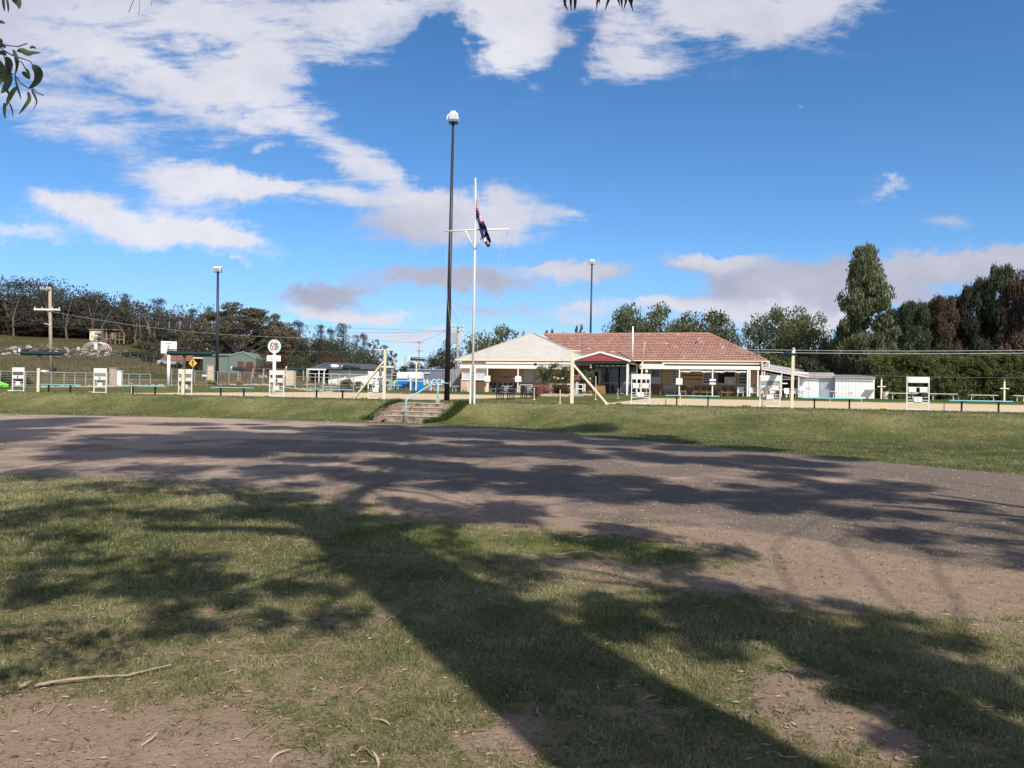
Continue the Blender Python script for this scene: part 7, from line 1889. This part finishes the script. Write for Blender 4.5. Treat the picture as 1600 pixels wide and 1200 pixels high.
# ---------------------------------------------------------------- the gum trees standing round the camera (out of frame; they cast the dappled shade)
TR = [dict(base=(3.07, -1.3), r=.60, h=12.5, top=(2.9, -1.5), lab='massive pale trunked gum tree standing just behind the viewpoint'), dict(base=(-7.5, -3.0), r=.38, h=11, top=(-6.5, -2.5), lab='spreading gum tree standing behind the viewpoint to the left'),
      dict(base=(12.5, 1.5), r=.34, h=12, top=(11.5, 2.0), lab='gum tree standing at the right beside the dirt road'), dict(base=(-16, 9), r=.36, h=13, top=(-15, 9.5), lab='gum tree standing at the left beside the dirt road')]
SH = [  # ground px, py, radius m, height, density, tree
    (1080, 985, .55, 8.0, 1, 0), (1000, 925, .6, 8.5, .9, 0), (1190, 965, .55, 7.5, 1, 0), (1290, 985, .5, 7.2, .9, 0), (1400, 1035, .4, 6.6, .9, 0), (1490, 1075, .4, 6.3, .8, 0), (900, 960, .45, 8.2, .9, 0), (830, 900, .6, 8.6, .9, 0), (1330, 1010, .4, 6.8, .9, 0),
    (1560, 1180, .35, 5.6, .9, 2), (1580, 1080, .35, 6.0, .8, 2), (1480, 1190, .22, 5.8, .6, 2), (1100, 930, .5, 8, .6, 0),
    (650, 800, .8, 10, .8, 0), (760, 800, .9, 10, .9, 0), (860, 835, .8, 9.5, .9, 0), (960, 850, .7, 9, .7, 0), (700, 850, .5, 9.5, .5, 0), (560, 805, .8, 10, .8, 0), (480, 790, .8, 10, .7, 1), (1010, 880, .5, 8.5, .6, 0),
    (330, 915, .5, 8, .8, 1), (430, 925, .5, 8, .75, 1), (220, 930, .45, 8, .7, 1), (90, 940, .4, 7.5, .75, 1), (150, 900, .45, 8, .5, 1), (30, 870, .6, 8, .5, 1), (510, 945, .4, 8, .6, 1), (390, 800, .9, 9, .55, 1), (290, 775, 1.0, 9.5, .6, 1), (150, 790, .8, 9, .4, 1), (60, 810, .7, 9, .5, 1),
    (560, 905, .4, 8, .45, 1), (330, 970, .35, 7.4, .5, 1),
    (620, 740, 1.2, 12, .9, 0), (720, 745, 1.2, 12, .85, 0), (820, 750, 1.1, 12, .95, 0), (930, 760, 1.1, 12, .95, 0), (1040, 770, 1.0, 12, .9, 0), (1150, 775, 1.0, 12, .8, 2), (1260, 790, .9, 12, .8, 2), (1370, 815, .8, 12, .75, 2), (1470, 850, .7, 11, .6, 2), (1560, 870, .6, 10, .5, 2),
    (520, 735, 1.2, 12, .7, 1), (420, 745, 1.1, 12, .4, 1), (300, 740, 1.1, 12, .45, 1), (180, 735, 1.1, 12, .4, 1), (60, 740, 1.0, 12, .45, 1), (1330, 760, 1.1, 12, .5, 2), (1480, 790, .9, 12, .5, 2), (1590, 815, .8, 11, .45, 2),
    (560, 700, 1.5, 15, .8, 0), (680, 700, 1.5, 15, .85, 0), (800, 700, 1.5, 15, .95, 0), (900, 705, 1.4, 15, .95, 0), (1000, 715, 1.4, 15, .9, 0), (1100, 725, 1.3, 15, .8, 2), (440, 695, 1.5, 15, .7, 1), (330, 690, 1.5, 15, .75, 1), (220, 690, 1.4, 15, .5, 1), (100, 690, 1.4, 15, .6, 3), (10, 685, 1.4, 15, .4, 3), (1210, 735, 1.2, 14, .6, 2),
    (620, 676, 1.8, 17, .9, 0), (740, 672, 1.8, 17, .95, 0), (840, 675, 1.7, 17, .9, 0), (950, 685, 1.6, 17, .9, 0), (1060, 695, 1.5, 17, .85, 2), (1150, 703, 1.4, 16, .6, 2), (500, 668, 1.8, 17, .8, 1), (390, 672, 1.7, 17, .85, 1), (280, 668, 1.7, 17, .8, 3), (170, 668, 1.6, 17, .7, 3),
    (560, 656, 1.9, 18, .95, 1), (650, 654, 1.8, 18.5, .85, 0), (740, 657, 2.0, 18.5, .8, 0), (860, 662, 1.9, 18, .75, 0), (480, 655, 1.7, 18, .6, 1), (70, 645, 1.9, 18, .8, 3), (150, 648, 1.6, 18, .5, 3), (-10, 640, 1.8, 18, .5, 3)]
rg = np.random.RandomState(12)
for k, tr_ in enumerate(TR):
    bx0, by0 = tr_['base']; z0 = Hs(bx0, by0); t = thing('gum_tree', tr_['lab'], 'tree', (bx0, by0, z0), 0, 'gum trees round the viewpoint'); mb = MB()
    tx, ty = tr_['top'][0] - bx0, tr_['top'][1] - by0; h = tr_['h']; r = tr_['r']
    fork = (tx * .5, ty * .5, h * (.84 if k == 0 else .52))
    mb.tube([(0, 0, -.3), (0, 0, .25), (tx * .15, ty * .15, h * .2), fork], [r * 1.45, r * 1.1, r * .95, r * .80], 18)
    hub = []
    for j in range(5):
        a = j * 1.26 + k; hz = h * ((.78 if k else .98) + .06 * (j % 3)); hub.append((tx + 1.9 * math.cos(a), ty + 1.9 * math.sin(a), hz)); limb(mb, fork, hub[-1], r * .42, r * .20, rg, n=6, sag=.03, k=10)
    if k == 0:
        mb.tube([(.1, 0, .6), (.5, -.05, 2.4), (1.3, 0, 4.8), (2.1, .1, 8.0)], [.42, .40, .34, .22], 14); hub.append((2.1, .1, 7.8)); hub.append((1.3, 0, 4.8)) if False else None
    C_, Rr, cn = [], [], []; nth = 0
    for (px, py, rad, hh_, dn, ti) in SH:
        if ti != k: continue
        nth += 1
        if py < 672: rad *= 1.3
        gx_, gy_, _ = PG(px, py, .0 if py > 668 else .5); c = (gx_ - S[0] * hh_ - bx0, gy_ - S[1] * hh_ - by0, hh_ - z0)
        hb = min(hub, key=lambda q: (q[0] - c[0]) ** 2 + (q[1] - c[1]) ** 2 + (q[2] - c[2]) ** 2); limb(mb, hb, c, (.012 if k == 2 else (r * .07 if nth % 4 else r * .13)), .012, rg, n=9, sag=.05, k=6, wob=.016)
        for q in range(5):
            o_ = rg.normal(size=3) * rad * np.array([.75, .75, .35]); C_.append((c[0] + o_[0], c[1] + o_[1], c[2] + abs(o_[2]))); rr_ = rad * rg.uniform(.36, .70); Rr.append((rr_, rr_, rr_ * .5)); cn.append(int(dn * (300 if py < 715 else (230 if (py < 800 and px > 380) else 120)) * rr_ * rr_ / .10))
            if q < 3: limb(mb, c, C_[-1], .03, .01, rg, n=3, sag=.0, k=4)
    # crown parts that shade nothing in view: above and behind the trunk
    for q in range(0):
        a = rg.rand() * 6.28; C_.append((tx + 3.5 * math.cos(a) , ty - abs(3.0 * math.sin(a)) - 4.5, h * rg.uniform(.5, .64))); Rr.append((1.1, 1.1, .6)); cn.append(260); limb(mb, hub[q % 5], C_[-1], r * .15, .03, rg, n=4, sag=.05, k=5)
    mb.build('trunk', barkm, t, smooth=True)
    leafcloud('crown', C_, Rr, cn, .20, .34, gumleaf, t, 200 + k, droop=.5, shell=.2)

# low bough of the left tree: leaves hanging into the top left corner and its twigs
lb = thing('hanging_gum_branch', 'drooping gum branch with long sickle leaves in the top left corner', 'branch', (-2.6, 1.6, 3.3))
mb = MB(); root = Vector((-2.6, 1.6, 3.3)); LP_ = lambda px, py, D: Vector(PY(px, py, D)) - root
tp = Vector((-6.9, -2.8, 5.6)) - root
mb.tube([tp, (-2.4, -2.4, 1.9), (-1.0, -1.0, 1.1), (0, 0, .55), LP_(-60, 30, 2.3), LP_(-20, 72, 2.25)], [.09, .06, .04, .022, .010, .004], 8)
tw = [[(-20, 72, 2.25), (10, 71, 2.25), (28, 73, 2.24), (42, 68, 2.22)], [(-5, 70, 2.25), (8, 80, 2.24), (20, 87, 2.23)], [(10, 82, 2.25), (30, 90, 2.22), (48, 96, 2.2), (52, 104, 2.2)], [(26, 95, 2.22), (34, 97, 2.2), (40, 108, 2.2)],
      [(24, 118, 2.25), (31, 129, 2.22), (43, 137, 2.2), (47, 138, 2.2)], [(50, 136, 2.2), (56, 144, 2.2), (68, 149, 2.2)], [(-60, 30, 2.3), (-20, 0, 2.2), (10, -12, 2.2), (20, -6, 2.2)], [(5, 84, 2.2), (14, 112, 2.2), (24, 118, 2.25)], [(-20, 40, 2.3), (0, 36, 2.2), (5, 36, 2.2)]]
for p in tw: mb.tube([LP_(*q) for q in p], .0016, 5)
mb.build('twigs', M('red_twig', (.09, .045, .05), .6, .1, 8), lb, smooth=True)


def sickle(pts, wpx, D, ton, D2=None, n=12):
    """a hanging gum leaf along a picture-space midrib at distance D, as a folded blade with thickness from its fold"""
    P = [LP_(x, y, D + (0 if D2 is None else (D2 - D) * i / (len(pts) - 1))) for i, (x, y) in enumerate(pts)]
    V_, F_ = [], []; m_ = len(P)
    def ev(t):
        s = t * (m_ - 1); k = min(int(s), m_ - 2); f = s - k
        a, b = P[max(k - 1, 0)], P[k]; c, d = P[k + 1], P[min(k + 2, m_ - 1)]
        return .5 * ((2 * b) + (c - a) * f + (2 * a - 5 * b + 4 * c - d) * f * f + (3 * b - a - 3 * c + d) * f ** 3)
    w_ = wpx * D / FPX
    for i in range(n + 1):
        t = i / n; p = ev(t); tg = (ev(min(1, t + .02)) - ev(max(0, t - .02))).normalized(); sdv = tg.cross(Vector((0, 1, 0))).normalized()
        wd = w_ * .5 * max(.04, math.sin(math.pi * min(1, t ** .75)) ** .8)
        V_ += [p - sdv * wd + Vector((0, wd * .5, 0)), p, p + sdv * wd + Vector((0, wd * .35, 0))]
    for i in range(n):
        for k in (0, 1): a = i * 3 + k; F_.append((a, a + 1, a + 4, a + 3))
    return npmesh('leaf', np.array([tuple(v_) for v_ in V_]), np.array(F_), nearleaf, lb, tone=np.full(len(F_), ton))


for pts, w_, D, ton in (([(26, 80), (33, 78), (42, 82), (50, 82), (64, 82)], 9, 2.2, .75), ([(20, 77), (24, 88), (26, 102), (23, 118)], 7, 2.22, .6), ([(23, 118), (26, 134), (30, 146), (33, 156)], 4, 2.22, .1), ([(50, 101), (58, 112), (56, 126), (44, 139)], 15, 2.18, .15), ([(34, 112), (40, 117), (46, 124)], 7, 2.2, .2), ([(40, 107), (44, 114), (47, 124)], 5, 2.2, .3),
                        ([(43, 143), (45, 154), (38, 166), (29, 179)], 7, 2.18, .65), ([(49, 138), (51, 144), (54, 150), (57, 160), (51, 172)], 4, 2.18, .2), ([(26, 135), (18, 144), (12, 156), (10, 166)], 9, 2.24, .8), ([(7, 160), (6, 172), (8, 186)], 6, 2.24, .1), ([(14, 160), (18, 170), (21, 184)], 3, 2.2, .1), ([(9, 88), (12, 100), (8, 116), (5, 128)], 14, 2.2, .12),
                        ([(14, 112), (12, 124), (6, 138), (1, 146)], 13, 2.26, .85), ([(-4, 92), (2, 110), (1, 122), (-3, 134)], 13, 2.28, .7), ([(46, 75), (51, 73), (57, 76)], 4, 2.2, .1), ([(-6, 72), (2, 70), (9, 75)], 7, 2.24, .1), ([(-4, 82), (4, 82), (10, 87)], 7, 2.24, .45), ([(8, 136), (11, 142), (14, 148)], 5, 2.2, .1), ([(-4, 60), (1, 64), (3, 68)], 6, 2.2, .6),
                        ([(14, -10), (22, -4), (28, 4), (30, 14)], 13, 2.15, .5), ([(4, -6), (5, 6), (7, 18)], 5, 2.15, .3), ([(10, -4), (12, 8), (13, 20)], 4, 2.15, .25), ([(-2, 32), (3, 34), (8, 37)], 4, 2.2, .3), ([(-14, 90), (-20, 110), (-24, 135)], 14, 2.25, .5), ([(-30, 60), (-40, 85), (-42, 110)], 14, 2.3, .5), ([(-10, 140), (-14, 160), (-10, 180)], 9, 2.25, .3)):
    sickle(pts, w_, D, ton)
# more of the same bough above the frame (its shadow falls at the lower left)
rg = np.random.RandomState(31); C_ = []
for (px, py) in ((110, 1010), (150, 1035), (60, 1030), (20, 1050), (170, 990), (90, 985), (30, 1000), (140, 1000), (5, 1065), (185, 1020)):
    gx_, gy_, _ = PG(px, py); hh_ = rg.uniform(2.95, 3.5); C_.append((gx_ - S[0] * hh_ + 2.6, gy_ - S[1] * hh_ - 1.6, hh_ - 3.3))
leafcloud('leaf_spray', C_, np.full((len(C_), 3), .20), 42, .13, .2, nearleaf, lb, 33, droop=.9, shell=.1)
mb = MB()
for c in C_: limb(mb, (-.3, -.3, .7), c, .008, .003, rg, n=4, sag=.05, k=5)
mb.build('spray_twigs', MATS['red_twig'], lb)
# dark seed heads and twig ends dipping into the top edge
for k, (px, py, lab) in enumerate(((890, 10, 'cluster of dark gum leaf tips at the top edge centre'), (966, 12, 'longer dark leaf tips hanging right of centre at the top edge'))):
    x, y, z = PY(px, -14, 4.0); t = thing('leaf_tips', lab, 'leaves', (x, y, z)); rr = random.Random(k)
    MB().tube([(0, -3.5, 2.2), (0, -1.2, .9), (0, 0, .02)], [.03, .018, .006], 6).build('twig', MATS['red_twig'], t)
    for j in range(7 if k == 0 else 9):
        x0 = rr.uniform(-.05, .05) + (0 if k == 0 else rr.choice((-.06, 0, 0, .05))); l = rr.uniform(.045, .095)
        MB().tube([(x0 * .3, 0, .02), (x0, .02, -l * .5), (x0 + rr.uniform(-.015, .02), .03, -l)], [.002, .007, .001], 5).build('leaf', M('dark_leaf_%d_%d' % (k, j), (.02, .022, .018), .6, .1, 5), t)
x, y, z = PY(212, -12, 3.4); t = thing('bare_twig', 'fine bare twig dangling into the top edge at left', 'twig', (x, y, z)); mb = MB()
mb.tube([(-.2, -2.5, 1.2), (0, -.5, .3), (0, 0, 0), (-.01, 0, -.04), (-.03, 0, -.09)], .0012, 4); mb.tube([(0, 0, 0), (.02, 0, -.05), (.015, 0, -.10)], .001, 4); mb.tube([(.06, 0, .05), (.075, 0, -.02), (.07, 0, -.06)], .001, 4); mb.build('stem', MATS['red_twig'], t)
